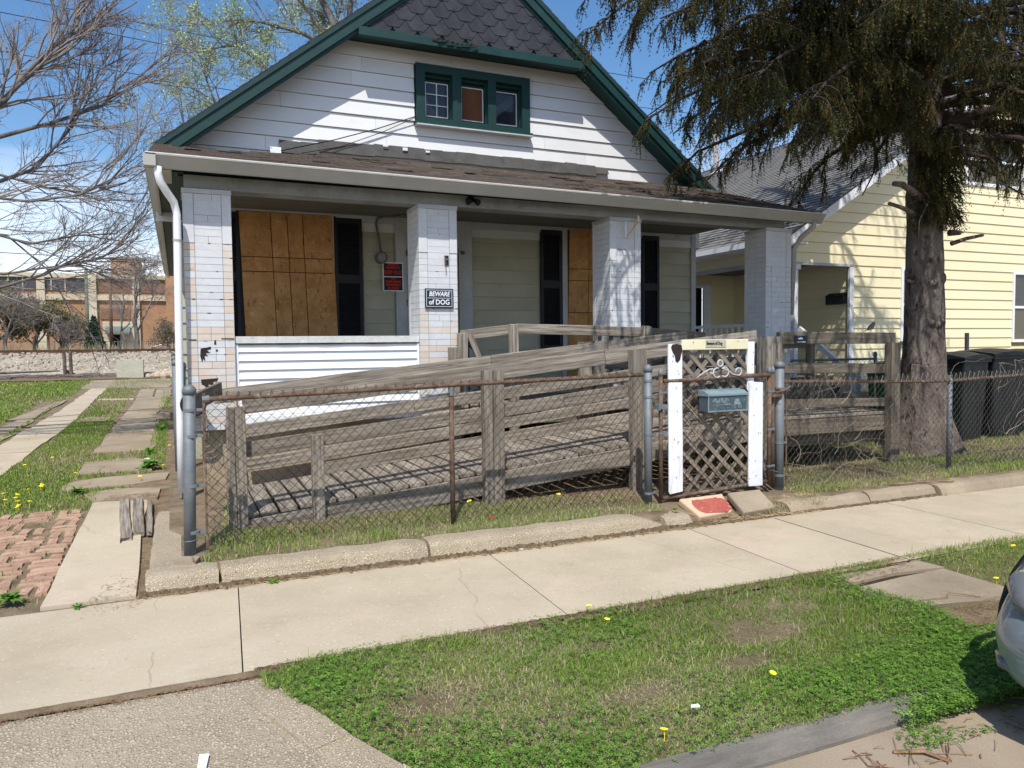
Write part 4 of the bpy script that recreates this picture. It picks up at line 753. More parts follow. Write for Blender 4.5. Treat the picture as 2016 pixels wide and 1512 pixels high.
# driveway apron of exposed aggregate with low return kerb
ap = part('driveway_apron', MB().prism([(-30, 1.2), (.75, 1.2), (.62, 2.6), (.48, 3.05), (.36, 3.45), (.40, 3.84), (-30, 3.84)], 'z', -.2, -.008), MT['agg'], None, kind='structure')
pts = [(.31, 3.62), (.40, 3.38), (.52, 3.05), (.66, 2.72), (.80, 2.40), (.92, 2.0)]
mb = MB()
for i, (a, b) in enumerate(zip(pts, pts[1:])):
    a, b = Vector((*a, 0)), Vector((*b, 0)); d = (b-a).normalized(); nn = Vector((-d.y, d.x, 0))
    h = .004+.01*(i % 2)
    q = [a+nn*.10, a-nn*.09, b-nn*.09, b+nn*.10]
    mb.add([(p.x, p.y, -.1) for p in q]+[(a.x+nn.x*.09, a.y+nn.y*.09, h), (a.x-nn.x*.08, a.y-nn.y*.08, h-.004), (b.x-nn.x*.08, b.y-nn.y*.08, .006), (b.x+nn.x*.09, b.y+nn.y*.09, .008)], [(4,5,6,7),(0,1,5,4),(1,2,6,5),(2,3,7,6),(3,0,4,7)])
part('return_kerb', mb, MT['curbagg'], None, kind='structure')
# street kerb
ck = part('street_kerb', MB().box(.9, 2.27, -.3, 40, 2.39, -.05), MT['dirtjoint'], None, kind='structure')
x = .95
while x < 14:
    ln = rnd.uniform(1.2, 1.9) if x > 1 else 2.1; x2 = x+ln
    prof = [(2.255, -.22), (2.405, -.22), (2.405, -.012), (2.39, .000), (2.355, .004), (2.315, -.002), (2.285, -.018), (2.265, -.045)]
    mb = MB(); n = len(prof); K = 8; vs = []
    for k in range(K+1):
        xx = x+(ln-.012)*k/K; dz = rnd.uniform(-.006, .006); dy = rnd.uniform(-.006, .006)
        for (y, z) in prof: vs.append((xx, y+(dy if z > -.1 else 0), z+(dz if z > -.1 else 0)))
    fs = [(k*n+i, (k+1)*n+i, (k+1)*n+(i+1) % n, k*n+(i+1) % n) for k in range(K) for i in range(n)]+[tuple(range(n)), tuple(range(K*n+n-1, K*n-1, -1))]
    mb.add(vs, fs); part('kerb_stone', mb, MT['curbgrey'], ck); x = x2
# front yard retaining kerb with cracks, gap at gate
yk = part('yard_kerb', MB().box(-.18, 5.50, -.1, 4.05, 5.60, .07).box(-.17, 5.55, -.1, -.05, 7.5, .07), MT['dirtjoint'], None, kind='structure')
def kerbseg(x0, x1, m, h=.12, yf=5.41, yb=5.63, taper=0, slump=0, endr=False):
    K = max(5, int((x1-x0)/.12)); vs = []; r = random.Random(int(x0*100))
    for k in range(K+1):
        t = k/K; x = x0+(x1-x0)*t; e = 1.0
        if endr and t > .8: e = 1-.75*((t-.8)/.2)**2
        if k in (0, K): e *= .93
        hh = (h+r.uniform(-.006, .006)+taper*t)*e; j = r.uniform(-.007, .007)
        f = yf+j+.02*(1-e)*3
        pr_ = [(f-.03, -.05), (f-.012, .025), (f+.012, hh*.72), (f+.045, hh*.96), (f+.09, hh+.004), (yb, hh), (yb, -.05)]
        vs += [(x+r.uniform(-.004, .004), a, b) for a, b in pr_]
    n = 7; fs = [(k*n+i, (k+1)*n+i, (k+1)*n+(i+1) % n, k*n+(i+1) % n) for k in range(K) for i in range(n)]+[tuple(range(n)), tuple(range(K*n+n-1, K*n-1, -1))]
    return part('kerb_block', MB().add(vs, fs), m, yk, smooth=False)
kerbseg(-.24, .205, MT['curbagg'], .125); kerbseg(.225, 1.68, MT['curbagg'], .125); kerbseg(1.70, 3.85, MT['curbagg'], .13, endr=True); kerbseg(3.83, 4.16, MT['curbagg'], .10, endr=True)
kerbseg(5.22, 6.25, MT['conc_old'], .10); kerbseg(6.27, 7.2, MT['conc_old'], .105); kerbseg(7.22, 9.3, MT['conc_old'], .11, 5.36, 5.6); kerbseg(9.32, 14, MT['conc_old'], .12, 5.34, 5.6)
def dirtstrip(nm, P, w0, w1, hgt, m, lab=None):
    vs = []; n = len(P)
    for i, (x, y) in enumerate(P):
        a = rnd.uniform(w0, w1)*rnd.uniform(.2, 1); b = rnd.uniform(w0*.3, w1*.5); vs += [(x, y-a, -.006), (x, y-a*.4, hgt*rnd.uniform(.3, .7)), (x, y+b*.3, hgt*rnd.uniform(.7, 1.1)), (x, y+b+.05, hgt*.8)]
    mb = MB().add(vs, [(i*4+j, (i+1)*4+j, (i+1)*4+j+1, i*4+j+1) for i in range(n-1) for j in range(3)]); return part(nm, mb, m, None, smooth=True, kind='structure')
dirtstrip('dirt_strip', [(x, 5.39) for x in np.arange(-.28, 4.3, .022)], .0, .08, .038, MT['thatch']); dirtstrip('dirt_strip', [(x, 5.39-.012*max(0, x-6)) for x in np.arange(4.3, 14, .03)], .0, .07, .024, MT['thatch'])
dirtstrip('verge_edge', [(x, 3.868) for x in np.arange(.30, 4.1, .025)], .0, .04, .010, MT['thatch']); dirtstrip('apron_joint', [(x, 3.855) for x in np.arange(-4, .40, .04)], .0, .014, .006, MT['soil'])
mb = MB(); K = 12; vs = []
for k in range(K+1):
    y = 5.62+1.95*k/K; j = rnd.uniform(-.008, .008); hh = .12+.012*k/K+rnd.uniform(-.005, .005)
    vs += [(-.235+j, y, -.03), (-.225+j, y, hh*.8), (-.20, y, hh), (-.02, y, hh), (-.02, y, -.03)]
n = 5; mb.add(vs, [(k*n+i, k*n+(i+1) % n, (k+1)*n+(i+1) % n, (k+1)*n+i) for k in range(K) for i in range(n)]+[tuple(range(n))[::-1], tuple(range(K*n, K*n+n))])
part('kerb_return', mb, MT['curbagg'], yk)
part('broken_kerb_chunk', MB().prism([(-.07, 5.66), (.07, 5.60), (.10, 5.72), (-.02, 5.78)], 'z', .1, .15), MT['conc_old'], yk)
# ---------------------------------------------------------------- left yard: driveway strips
dvw = part('driveway', MB().box(-.9, 5.45, -.05, -.5, 5.5, -.03), MT['dirtjoint'], None, kind='structure')
def slab(poly, m=MT['conc_old'], up=.012, nm='concrete_slab', jag=.028, par=None):
    # ragged outline, follows the rising ground
    out = []
    for i in range(len(poly)):
        a, b = poly[i], poly[(i+1) % len(poly)]; d = math.hypot(b[0]-a[0], b[1]-a[1]); k = max(1, int(d/.35))
        for j in range(k): t = j/k; out.append((a[0]+(b[0]-a[0])*t+rnd.uniform(-jag, jag), a[1]+(b[1]-a[1])*t+rnd.uniform(-jag, jag)*2))
    n = len(out); zt = [float(gz(min(x, -.2), y))+up for x, y in out]
    mb = MB(); mb.add([(x, y, z) for (x, y), z in zip(out, zt)]+[(x, y, z-.09) for (x, y), z in zip(out, zt)], [tuple(range(n))]+[(i, i+n, (i+1) % n+n, (i+1) % n) for i in range(n)])
    return part(nm, mb, m, par or dvw)
slab([(-.83, 5.42), (-.30, 5.42), (-.30, 6.0), (-.34, 7.2), (-.32, 8.45), (-.82, 8.55)], MT['conc'], .014, jag=.008)
slab([(-.82, 8.59), (-.26, 8.5), (-.2, 9.0), (-.62, 9.15), (-.95, 9.0)])
slab([(-1.18, 9.25), (-.16, 9.5), (-.16, 10.0), (-.9, 9.95), (-1.22, 9.75)])
slab([(-1.16, 10.25), (-.35, 10.2), (-.3, 11.0), (-.6, 11.3), (-1.16, 11.2)])
slab([(-1.12, 12.0), (-.45, 11.9), (-.35, 12.3), (-.36, 14.0), (-1.08, 14.1)])
slab([(-1.08, 14.15), (-.36, 14.1), (-.34, 18.0), (-1.0, 18.1)])
slab([(-1.0, 18.2), (-.33, 18.1), (-.3, 21.0), (-.98, 20.9)]); slab([(-.98, 21.1), (-.62, 21.1), (-.62, 24), (-1.0, 24)]); slab([(-.58, 21.1), (-.2, 21.1), (-.2, 24), (-.58, 24)])
ys_ = [7.2, 9.6, 12.4, 15.3, 18.2, 21.2, 24.8]; xr = lambda y: np.interp(y, [7, 10.6, 14.6, 16.7, 24.6], [-2.02, -1.98, -1.83, -1.83, -1.92]); xl = lambda y: np.interp(y, [7, 13.5, 18.9, 22.4], [-2.55, -2.46, -2.30, -2.32])
for a, b in zip(ys_, ys_[1:]): slab([(xl(a), a+.03), (xr(a), a+.03), (xr(b), b), (xl(b), b)], MT['conc'])
for a, b in ((8.0, 11.2), (11.25, 14.7), (14.75, 16.8), (16.85, 21.0)): slab([(-2.98, a), (-2.58, a), (-2.50, b), (-2.80+.2*(b > 20), b)], MT['conc_old'], jag=.03)
slab([(-1.80, 20.8), (-1.05, 20.65), (-1.05, 20.95), (-1.80, 21.05)], MT['conc'])
slab([(-2.6, 25.0), (-.25, 24.5), (-.2, 27.3), (-2.7, 27.6)], jag=.05); slab([(-2.75, 27.7), (-.25, 27.4), (-.25, 29.8), (-2.5, 29.5)], jag=.05); slab([(-1.78, 16.2), (-1.25, 16.0), (-1.2, 16.7), (-1.7, 16.9)], jag=.05)
# red brick paving in running order, each brick its own piece
bp_ = part('brick_paving', MB().box(-1.75, 5.72, -.06, -.85, 8.3, -.01), MT['dirtjoint'], None, kind='structure')
y = 5.74
def onebrick(cx, cy, wx, wy, ang):
    key = 'bk%.3f%.3f%d' % (wx, wy, rnd.randint(0, 3))
    if key not in _pk:
        h, k = wx/2-.005, wy/2-.005; q = [rnd.uniform(-.010, .004) for _ in range(10)]
        _pk[key] = MB().add([(-h, -k, -.05), (h, -k, -.05), (h, k, -.05), (-h, k, -.05), (-h+.004-q[8], -k+.004-q[3], -.003), (h-.004+q[4], -k+.004-q[9], .002), (h-.004+q[2], k-.004+q[5], -.002), (-h+.004-q[6], k-.004+q[7], -.001), (0, -k+.003, .006), (0, k-.003, .004)],
            [(0,3,2,1),(4,8,9,7),(8,5,6,9),(0,1,5,8,4),(1,2,6,5),(2,3,7,9,6),(3,0,4,7)]).mesh('brick', MT['redbrick'])
    zz = float(gz(-1, cy))+rnd.uniform(.002, .008)
    M = Matrix.Translation((cx, cy, zz)) @ Matrix.Rotation(ang, 4, 'Z') @ Matrix.Rotation(rnd.uniform(-.02, .02), 4, 'X') @ Matrix.Rotation(rnd.uniform(-.02, .02), 4, 'Y')
    part('brick', _pk[key], None, bp_, M=M)
row = 0
while y < 8.3:
    x = -.80-.02*(y-5.7)-rnd.uniform(0, .04); tilt = rnd.uniform(-.04, .04)
    while x > -2.2:
        k = rnd.random()*.95+.03; sk = .008*math.sin(x*3+row)
        if k < .05: x -= rnd.uniform(.1, .2); continue
        if k < .62: onebrick(x-.11, y+.05+sk, .215, .10, tilt+rnd.uniform(-.07, .07)); onebrick(x-.11+rnd.uniform(-.02, .02), y+.152+sk, .215, .10, tilt+rnd.uniform(-.07, .07)); x -= .215
        elif k < .9: onebrick(x-.05, y+.10+sk, .10, .205, tilt+rnd.uniform(-.06, .06)); onebrick(x-.155, y+.10+sk, .10, .205, tilt+rnd.uniform(-.06, .06)); x -= .21
        else: onebrick(x-.055, y+.05+sk, .10, .10, rnd.uniform(-.4, .4)); x -= .12
        x -= rnd.uniform(.006, .035)
    y += .205+rnd.uniform(.006, .022); row += 1
# broken timbers lying by the kerb
for i, (a, b, wd, lab) in enumerate((((-.535, 8.42), (-.43, 6.84), .085, 'narrow split grey timber lying on the driveway edge, nearest the grass'), ((-.415, 8.40), (-.345, 7.06), .10, 'broad split grey timber lying beside the kerb'), ((-.30, 8.30), (-.262, 6.98), .07, 'broken grey timber tight against the yard kerb'))):
    t = board('timber', (a[0], a[1], float(gz(-1, a[1]))+.022), (b[0], b[1], float(gz(-1, b[1]))+.022), wd-.012*i, .04, MT['wood'], None, up=(1, 0, 0), ragged=.05, n=8, bow=.012)
    tagp(t, lab, 'timber', 'old timbers lying by the kerb')
# ================================================================== CHAIN LINK FENCES
def chainlink(name, P0, P1, zb0, zb1, zt0, zt1, parent, m, w=.078, h=.082, r=.0024, sagf=0.0):
    P0, P1 = np.array(P0, float), np.array(P1, float); Ln = np.linalg.norm(P1-P0); d = (P1-P0)/Ln; nrm = np.array([-d[1], d[0]])
    nw_ = int(Ln/(w/2)); K = int(((zt0-zb0)+(zt1-zb1))/2/(h/2))+1
    vs = []; fs = []; base = 0; rg = np.random.default_rng(3)
    k = np.arange(K+1)
    for i in range(nw_):
        s = i*w/2; side = ((k+i) % 2)*(w/2)*1.04; t = np.clip((s+side)/Ln, 0, 1); z0 = zb0+(zb1-zb0)*t; z1 = zt0+(zt1-zt0)*t
        z = z0+(z1-z0)*(k/K); X = P0[0]+d[0]*(t*Ln); Y = P0[1]+d[1]*(t*Ln)
        bul = .02*np.sin(s*1.3)*np.sin(np.pi*k/K)+np.where((k+i) % 2, .003, -.003)
        wob = sagf*np.sin(s*3.1+k*.8)*np.sin(np.pi*k/K)
        P = np.stack([X+nrm[0]*bul+d[0]*wob, Y+nrm[1]*bul+d[1]*wob, z+wob*.5], 1)
        for j in range(K+1):
            for q in range(3):
                a = q*2.094+.5; vs.append((P[j, 0]+d[0]*r*math.cos(a)+nrm[0]*r*math.sin(a)*.3, P[j, 1]+d[1]*r*math.cos(a)+nrm[1]*r*math.sin(a), P[j, 2]+r*math.sin(a)*.6))
        idx = base+np.arange(K)[:, None]*3; q = np.arange(3)[None]
        fs.append(np.stack([idx+q, idx+(q+1) % 3, idx+3+(q+1) % 3, idx+3+q], -1).reshape(-1, 4)); base += (K+1)*3
    me = mesh_np(name, np.array(vs), np.concatenate(fs), m); return part(name, me, None, parent, kind='stuff')
def knuckles(parent, P0, P1, z0, z1, m, w=.078, hgt=.035):
    P0, P1 = np.array(P0, float), np.array(P1, float); Ln = np.linalg.norm(P1-P0); mb = MB(); n = int(Ln/w)
    for i in range(n):
        t = (i+.5)/n; p = P0+(P1-P0)*t; z = z0+(z1-z0)*t; a = rnd.uniform(-.01, .01)
        mb.tube([(p[0]-.026, p[1], z-.035), (p[0]+a, p[1], z+hgt*rnd.uniform(.5, 1)), (p[0]+.008+a, p[1]-.006, z+hgt*.4)], .0026, 3, False); mb.tube([(p[0]+.026, p[1], z-.035), (p[0]-a, p[1]+.004, z+hgt*rnd.uniform(.3, .8))], .0026, 3, False)
    return part('wire_ends', mb, m, parent, kind='stuff')
def fpost(parent, x, y, z0, z1, r, m, name='post', cap=True, bands=(), lean=0, tk=None):
    p = part(name, MB().tube([(x+lean, y, z0), (x, y, z1)], r, 16), m, parent, smooth=True)
    for q in p.data.polygons: q.use_smooth = len(q.vertices) == 4
    if cap:
        c = MB(); c.tube([(x, y, z1-.03), (x, y, z1+.002), (x, y, z1+.018), (x, y, z1+.034), (x, y, z1+.04)], [r*1.15, r*1.15, r*.98, r*.55, r*.05], 16); part('post_cap', c, MT['galv'], p, smooth=True)
    for z in bands: part('tension_band', MB().tube([(x, y, z-.011), (x, y, z+.011)], r*1.10, 16).box(x+r*.9, y-.012, z-.011, x+r+.045, y-.006, z+.011), MT['galv'], p)
    return p
fl = thing('chain_link_fence', 'rusty chain link fence along the kerb left of the gate', 'fence', (2.0, 5.93, .12), 'chain link fences round the yard')
fp = fpost(fl, .065, 5.93, .05, 1.315, .042, MT['galv'], 'corner_post', bands=(1.17, .98, .62, .28), lean=-.03)
part('tie_wire', MB().tube([(.04+.05*math.cos(a), 5.93+.05*math.sin(a), .21+.003*a) for a in np.linspace(0, 6.3, 14)], .003, 4), MT['galv'], fp)
part('tension_bar', MB().bar((.155, 5.92, .15), (.160, 5.92, 1.29), .008, .018, (1, 0, 0)), MT['rust'], fl)
part('top_rail', MB().tube([(.17, 5.93, 1.245), (1.0, 5.93, 1.262), (2.04, 5.93, 1.290), (3.0, 5.93, 1.310), (3.94, 5.93, 1.328)], .019, 10), MT['rust'], fl, smooth=True)
part('rail_end', MB().tube([(.15, 5.93, 1.243), (.20, 5.93, 1.246)], .026, 10), MT['galv'], fl)
fpost(fl, 2.06, 5.935, .10, 1.262, .021, MT['rust'], 'line_post', cap=False)
part('post_sleeve', MB().tube([(2.06, 5.935, 1.20), (2.06, 5.935, 1.272)], .027, 10), MT['galv'], fl)
fpost(fl, 3.985, 5.92, .08, 1.385, .036, MT['galv'], 'terminal_post', bands=(1.27, 1.12, .77, .22))
part('rust_scale', MB().tube([(4.008, 5.902, .7), (4.004, 5.900, .9), (4.010, 5.898, 1.02), (4.004, 5.90, 1.1)], [.006, .016, .02, .005], 6), MT['rust'], fl)
chainlink('wire_mesh', (.16, 5.915), (3.93, 5.915), .17, .15, 1.255, 1.335, fl, MT['wire']); knuckles(fl, (.2, 5.915), (3.92, 5.915), 1.262, 1.340, MT['wire'])
# curled loose mesh at the corner
mb = MB()
for i in range(26):
    x0 = .17+rnd.uniform(0, .22); y0 = 5.93+rnd.uniform(0, .35); z = rnd.uniform(.25, 1.15); pts_ = [(x0, y0, z)]
    for q in range(5): pts_.append((x0+rnd.uniform(-.03, .03)+(.02 if q % 2 else -.02), y0+rnd.uniform(-.03, .03), z-.055*(q+1)))
    mb.tube(pts_, .0026, 3, False)
part('loose_wire', mb, MT['wire_g'], fl, kind='stuff')
sf = thing('side_chain_link_fence', 'chain link fence running back along the driveway by the downspout', 'fence', (-.12, 10, .2), 'chain link fences round the yard')
fpost(sf, .03, 8.02, .06, 1.455, .036, MT['galv'], 'terminal_post', bands=(1.33, 1.16))
part('band', MB().tube([(.03, 8.02, .36), (.03, 8.02, .39)], .042, 12), MT['rust'], sf)
for i, y in enumerate((9.6, 11.8, 14.4)): fpost(sf, -.04-.02*i, y, .1, 1.46+.03*i, .03, MT['galv'], 'line_post')
part('top_rail', MB().tube([(.0, 8.1, 1.40), (-.08, 14.4, 1.5)], .019, 8), MT['rust'], sf, smooth=True)
part('tension_bar', MB().bar((-.02, 9.5, .2), (-.02, 9.5, 1.42), .01, .02, (1, 0, 0)), MT['rust'], sf)
chainlink('wire_mesh', (-.03, 9.62), (-.08, 14.4), .2, .3, 1.42, 1.5, sf, MT['wire'])
fr = thing('right_chain_link_fence', 'vine tangled chain link fence in front of the spruce right of the gate', 'fence', (7.5, 5.93, .12), 'chain link fences round the yard')
fpost(fr, 5.545, 5.90, .06, 1.39, .045, MT['galv'], 'terminal_post', bands=(1.15, .60, .27))
part('top_rail', MB().tube([(5.62, 5.92, 1.215), (6.9, 5.92, 1.18), (7.8, 5.93, 1.155), (8.15, 5.93, 1.155), (9.4, 5.92, 1.19), (12, 5.92, 1.24)], .018, 8), MT['rust'], fr, smooth=True)
fpost(fr, 8.12, 5.94, .08, 1.215, .028, MT['galv'], 'line_post', cap=False); fpost(fr, 10.6, 5.94, .08, 1.26, .028, MT['galv'], 'line_post')
part('tension_bar', MB().bar((5.65, 5.91, .15), (5.64, 5.91, 1.25), .008, .018, (1, 0, 0)), MT['rust'], fr)
part('rusty_clamp', MB().box(5.50, 5.85, 1.125, 5.60, 5.95, 1.15).tube([(5.46, 5.86, 1.11), (5.58, 5.84, 1.14), (5.66, 5.87, 1.17)], .012, 6), MT['rust'], fr)
chainlink('wire_mesh', (5.65, 5.905), (12.0, 5.905), .15, .13, 1.24, 1.27, fr, MT['wire_g'], sagf=.006); knuckles(fr, (5.7, 5.905), (11.9, 5.905), 1.19, 1.23, MT['wire_g'], hgt=.06)
vn = MB(); vr = random.Random(5)
for i in range(95):
    x = vr.uniform(5.7, 11.5); z = .12 if vr.random() < .55 else vr.uniform(.3, 1.1); y = 5.90+vr.uniform(-.03, .05); P = [(x, y, z)]; a = vr.uniform(.3, 2.2); nn = vr.randint(6, 15)
    for q in range(nn):
        a += vr.uniform(-.55, .55); a = min(max(a, -.2), 2.9); st_ = vr.uniform(.05, .09); x += math.cos(a)*st_*1.1; z += math.sin(a)*st_*.8; y += vr.uniform(-.012, .012)
        if z > 1.34 or z < .1: a = -a*.3
        z = min(max(z, .1), 1.4); P.append((x, y, z))
    r0 = vr.uniform(.0022, .005); vn.tube(P, [r0*(1-.6*q/len(P)) for q in range(len(P))], 4, False)
tagp(part('dead_vines', vn, mat('dead_vine_stems', [(126, 112, 96), (160, 146, 128)], 5, bump=0), None, smooth=True), 'leafless pale vines twined through the right chain link fence', 'vines', kind='stuff')
rf2 = thing('boundary_chain_link_fence', 'grey chain link fence between the ramp platform and the yellow house', 'fence', (9, 8.9, .2), 'chain link fences round the yard')
chainlink('wire_mesh', (7.6, 8.9), (10.4, 8.9), .2, .2, 1.36, 1.36, rf2, MT['wire_g']); part('top_rail', MB().tube([(7.6, 8.92, 1.34), (10.4, 8.92, 1.34)], .018, 8), MT['galv'], rf2)
for x in (7.6, 10.4): fpost(rf2, x, 8.92, .15, 1.42, .028, MT['galv'], 'line_post')
# ================================================================== GATE
gt = thing('garden_gate', 'wooden lattice garden gate with white side boards on a rusty pipe frame', 'gate', (4.7, 5.88, .15))
RU = MT['rust']
fpost(gt, 4.09, 5.87, .15, 1.345, .020, RU, 'frame_upright', bands=(1.16, .78)); fpost(gt, 5.385, 5.87, .2, 1.335, .022, RU, 'frame_upright', bands=(1.13, .75, .38)); fpost(gt, 5.455, 5.90, .18, 1.335, .019, RU, 'frame_upright')
part('hinge', MB().box(4.03, 5.83, 1.01, 4.14, 5.90, 1.05).box(4.035, 5.82, 1.0, 4.055, 5.84, 1.06), MT['galv'], gt); part('hinge', MB().box(5.40, 5.84, 1.07, 5.53, 5.90, 1.10), RU, gt)
part('top_rail', MB().tube([(4.12, 5.86, 1.265), (4.45, 5.855, 1.270), (4.75, 5.85, 1.283), (5.0, 5.855, 1.290), (5.38, 5.86, 1.292)], [.022, .021, .023, .021, .021], 12), RU, gt, smooth=True)
part('bottom_rail', MB().tube([(4.12, 5.88, .165), (4.7, 5.88, .185), (5.36, 5.88, .225)], .021, 10), RU, gt, smooth=True)
lat = gt
def lslat(x0, z0, x1, z1, y, m):
    X0, X1, Z0, Z1 = 4.30, 5.145, .20, 1.60
    a, b = Vector((x0, z0)), Vector((x1, z1)); d = b-a; t0, t1 = 0.0, 1.0
    for p, q, lo, hi in ((a.x, d.x, X0, X1), (a.y, d.y, Z0, Z1)):
        u, v = sorted(((lo-p)/q, (hi-p)/q)); t0, t1 = max(t0, u), min(t1, v)
    if t1-t0 < .05: return
    s, e = a+d*t0, a+d*t1
    board('lattice_slat', (s.x, y, s.y), (e.x, y, e.y), .041, .008, m, gt, up=(0, 0, 1), n=3, bow=.002, ch=.001)
for i in range(-12, 12):
    c = 4.72+i*.174
    lslat(c-1.2, .9+1.16, c+1.2, .9-1.16, 5.885, MT['lattice']); lslat(c-1.2+.05, .9-1.16, c+1.2+.05, .9+1.16, 5.896, MT['lattice'])
chainlink('gate_wire', (4.12, 5.872), (5.37, 5.872), .19, .23, 1.25, 1.27, gt, MT['wire'])
board('side_board', (4.245, 5.853, .215), (4.237, 5.853, 1.60), .155, .022, MT['white_paint'], gt, up=(1, 0, 0), ragged=.012, n=8)
board('side_board', (5.205, 5.862, .205), (5.205, 5.862, 1.225), .175, .022, MT['white_paint'], gt, up=(1, 0, 0), ragged=.01, n=8)
board('side_board', (5.15, 5.885, 1.16), (5.155, 5.885, 1.605), .085, .035, MT['white_paint'], gt, up=(1, 0, 0), ragged=.02, n=6)
tb = board('top_board', (4.315, 5.86, 1.60), (5.10, 5.86, 1.60), .098, .022, MT['cream_paint'], gt, bow=.002)
mb = MB(); P = [(4.185, 1.575), (4.20, 1.605), (4.25, 1.61), (4.30, 1.603), (4.312, 1.55), (4.295, 1.50), (4.285, 1.46), (4.255, 1.435), (4.235, 1.45), (4.228, 1.50), (4.205, 1.53)]
mb.prism(P, 'y', 5.838, 5.842); part('charred_patch', mb, MT['tar'], gt)
# scrolled wire ornament
def spiral(cx, cz, r0, r1, a0, a1, n=22): return [(cx+(r0+(r1-r0)*t)*math.cos(a0+(a1-a0)*t), 5.832, cz+(r0+(r1-r0)*t)*math.sin(a0+(a1-a0)*t)) for t in np.linspace(0, 1, n)]
om = MB(); om.tube([(4.48, 5.845, 1.285), (4.55, 5.832, 1.335), (4.62, 5.832, 1.365), (4.655, 5.832, 1.37), (4.672, 5.832, 1.35), (4.66, 5.832, 1.325), (4.63, 5.832, 1.33)], .0065, 6)
om.tube(spiral(4.71, 1.33, .045, .045, 1.2, 5.4), .007, 6); om.tube(spiral(4.80, 1.335, .045, .045, -2.2, 2.4), .007, 6); om.tube(spiral(4.745, 1.42, .030, .030, -1.4, 4.9), .009, 6)
om.tube([(4.77, 5.832, 1.37), (4.83, 5.832, 1.355), (4.90, 5.832, 1.31), (4.95, 5.832, 1.30)], .007, 6); om.tube(spiral(4.965, 1.335, .036, .034, -1.9, 3.2), .007, 6)
part('scroll_ornament', om, MT['trimw'], gt, smooth=True)
# parts of the tag and letterbox hanging on the gate: own things
tg = thing('gate_tag', 'small plate reading Beware of Dog on the cream top board of the gate', 'sign', (4.70, 5.84, 1.57))
part('plate', MB().box(4.585, 5.842, 1.575, 4.825, 5.847, 1.645), mat('tarnished_plate', [(168, 160, 142), (190, 182, 164)], 20, bump=0), tg)
text_part('lettering', 'Beware of Dog', .042, MT['signblack'], tg, (4.685, 5.841, 1.61), offset=.001, sx=.72)
lb = thing('letterbox', 'weathered blue grey metal letterbox hanging on the lattice gate', 'mailbox', (4.72, 5.8, 1.0))
blue = mat('faded_blue_grey_metal', [(104, 120, 124), (126, 142, 146), (142, 156, 158)], 6, (1, 1, 1), 8, .55, .2, 40, metal=.1, layers=[((70, 82, 88), 7, .57, .08, (1, 1, 1), .7), ((178, 186, 182), 12, .64, .05, (1, 1, 1), .5)], fine=.12)
blued = mat('dark_blue_grey_metal', [(66, 78, 86), (84, 96, 102)], 12, (1, 1, 1), 8, .6, .3, 40, layers=[((120, 132, 134), 20, .60, .06, (1, 1, 1), .7)], fine=.15)
part('body', MB().box(4.50, 5.70, .975, 4.955, 5.835, 1.125), blued, lb)
part('lid', MB().prism([(5.69, 1.118), (5.69, 1.135), (5.75, 1.165), (5.838, 1.175), (5.838, 1.118)], 'x', 4.492, 4.963), mat('pale_blue_lid', [(118, 138, 144), (138, 158, 162)], 8, rough=.4, metal=.1, bump=.1), lb)
part('frame', MB().box(4.497, 5.695, .968, 4.960, 5.70, .982).box(4.497, 5.695, .982, 4.507, 5.70, 1.118).box(4.950, 5.695, .982, 4.960, 5.70, 1.118), blue, lb)
rl_ = MB()
for i in range(10): x = 4.56+i*.019; rl_.disc((x, 5.701, 1.07+.012*math.sin(i*1.7)), .012+.003*(i % 3), -.004, 7, 'y')
rl_.box(4.555, 5.697, 1.03, 4.74, 5.701, 1.036)
for cx in (4.80, 4.87): rl_.tube([(cx+.019*math.cos(a), 5.697, 1.012+.019*math.sin(a)) for a in np.linspace(0, 6.283, 13)], .003, 4); [rl_.bar((cx, 5.697, 1.012), (cx+.017*math.cos(a), 5.697, 1.012+.017*math.sin(a)), .002, .003) for a in np.arange(0, 6.2, 1.05)]
rl_.box(4.80, 5.695, 1.03, 4.875, 5.701, 1.06).prism([(4.81, 1.06), (4.865, 1.06), (4.855, 1.085), (4.82, 1.085)], 'y', 5.695, 5.701).box(4.70, 5.696, 1.02, 4.78, 5.70, 1.025)
for hx in (4.69, 4.73): rl_.tube([(hx, 5.699, 1.03), (hx+.03, 5.699, 1.035)], .010, 6); [rl_.bar((hx+dx, 5.698, 1.03), (hx+dx*1.3, 5.698, 1.0), .003, .004) for dx in (0, .012, .03)]; rl_.tube([(hx+.002, 5.698, 1.035), (hx-.012, 5.698, 1.058)], [.006, .005], 5)
part('carriage_relief', rl_, blue, lb)
# the two blocks that hold the gate shut
def block(nm, v, m, lab, cap):
    mb = MB(); top = [Vector(p) for p in v]; nn = (top[1]-top[0]).cross(top[3]-top[0]).normalized()
    if nn.z < 0: nn = -nn
    mb.add([tuple(p-nn*.07) for p in top]+[tuple(p) for p in top], [(0,3,2,1),(4,5,6,7),(0,1,5,4),(1,2,6,5),(2,3,7,6),(3,0,4,7)])
    o = part(nm, mb, m, None); tagp(o, lab, cap, 'concrete blocks at the foot of the gate'); return round_edges(o, .018, 3)
block_paint = mat('worn_red_paint', [(158, 78, 68), (176, 96, 84)], 6, bump=.2, layers=[((196, 164, 138), 26, .60, .05, (1, 1, 1), .9)])
redm = mat('red_painted_block', [(200, 170, 140), (212, 186, 158)], 6, rough=.9, bump=.4, fine=.12, layers=[((150, 134, 112), 6, .58, .1, (1, 1, 1), .6)])
block('concrete_block', [(4.24, 5.80, .165), (4.74, 5.79, .175), (4.62, 5.50, .075), (4.24, 5.48, .06)], redm, 'sloping concrete block with worn red paint at the gate foot', 'block')
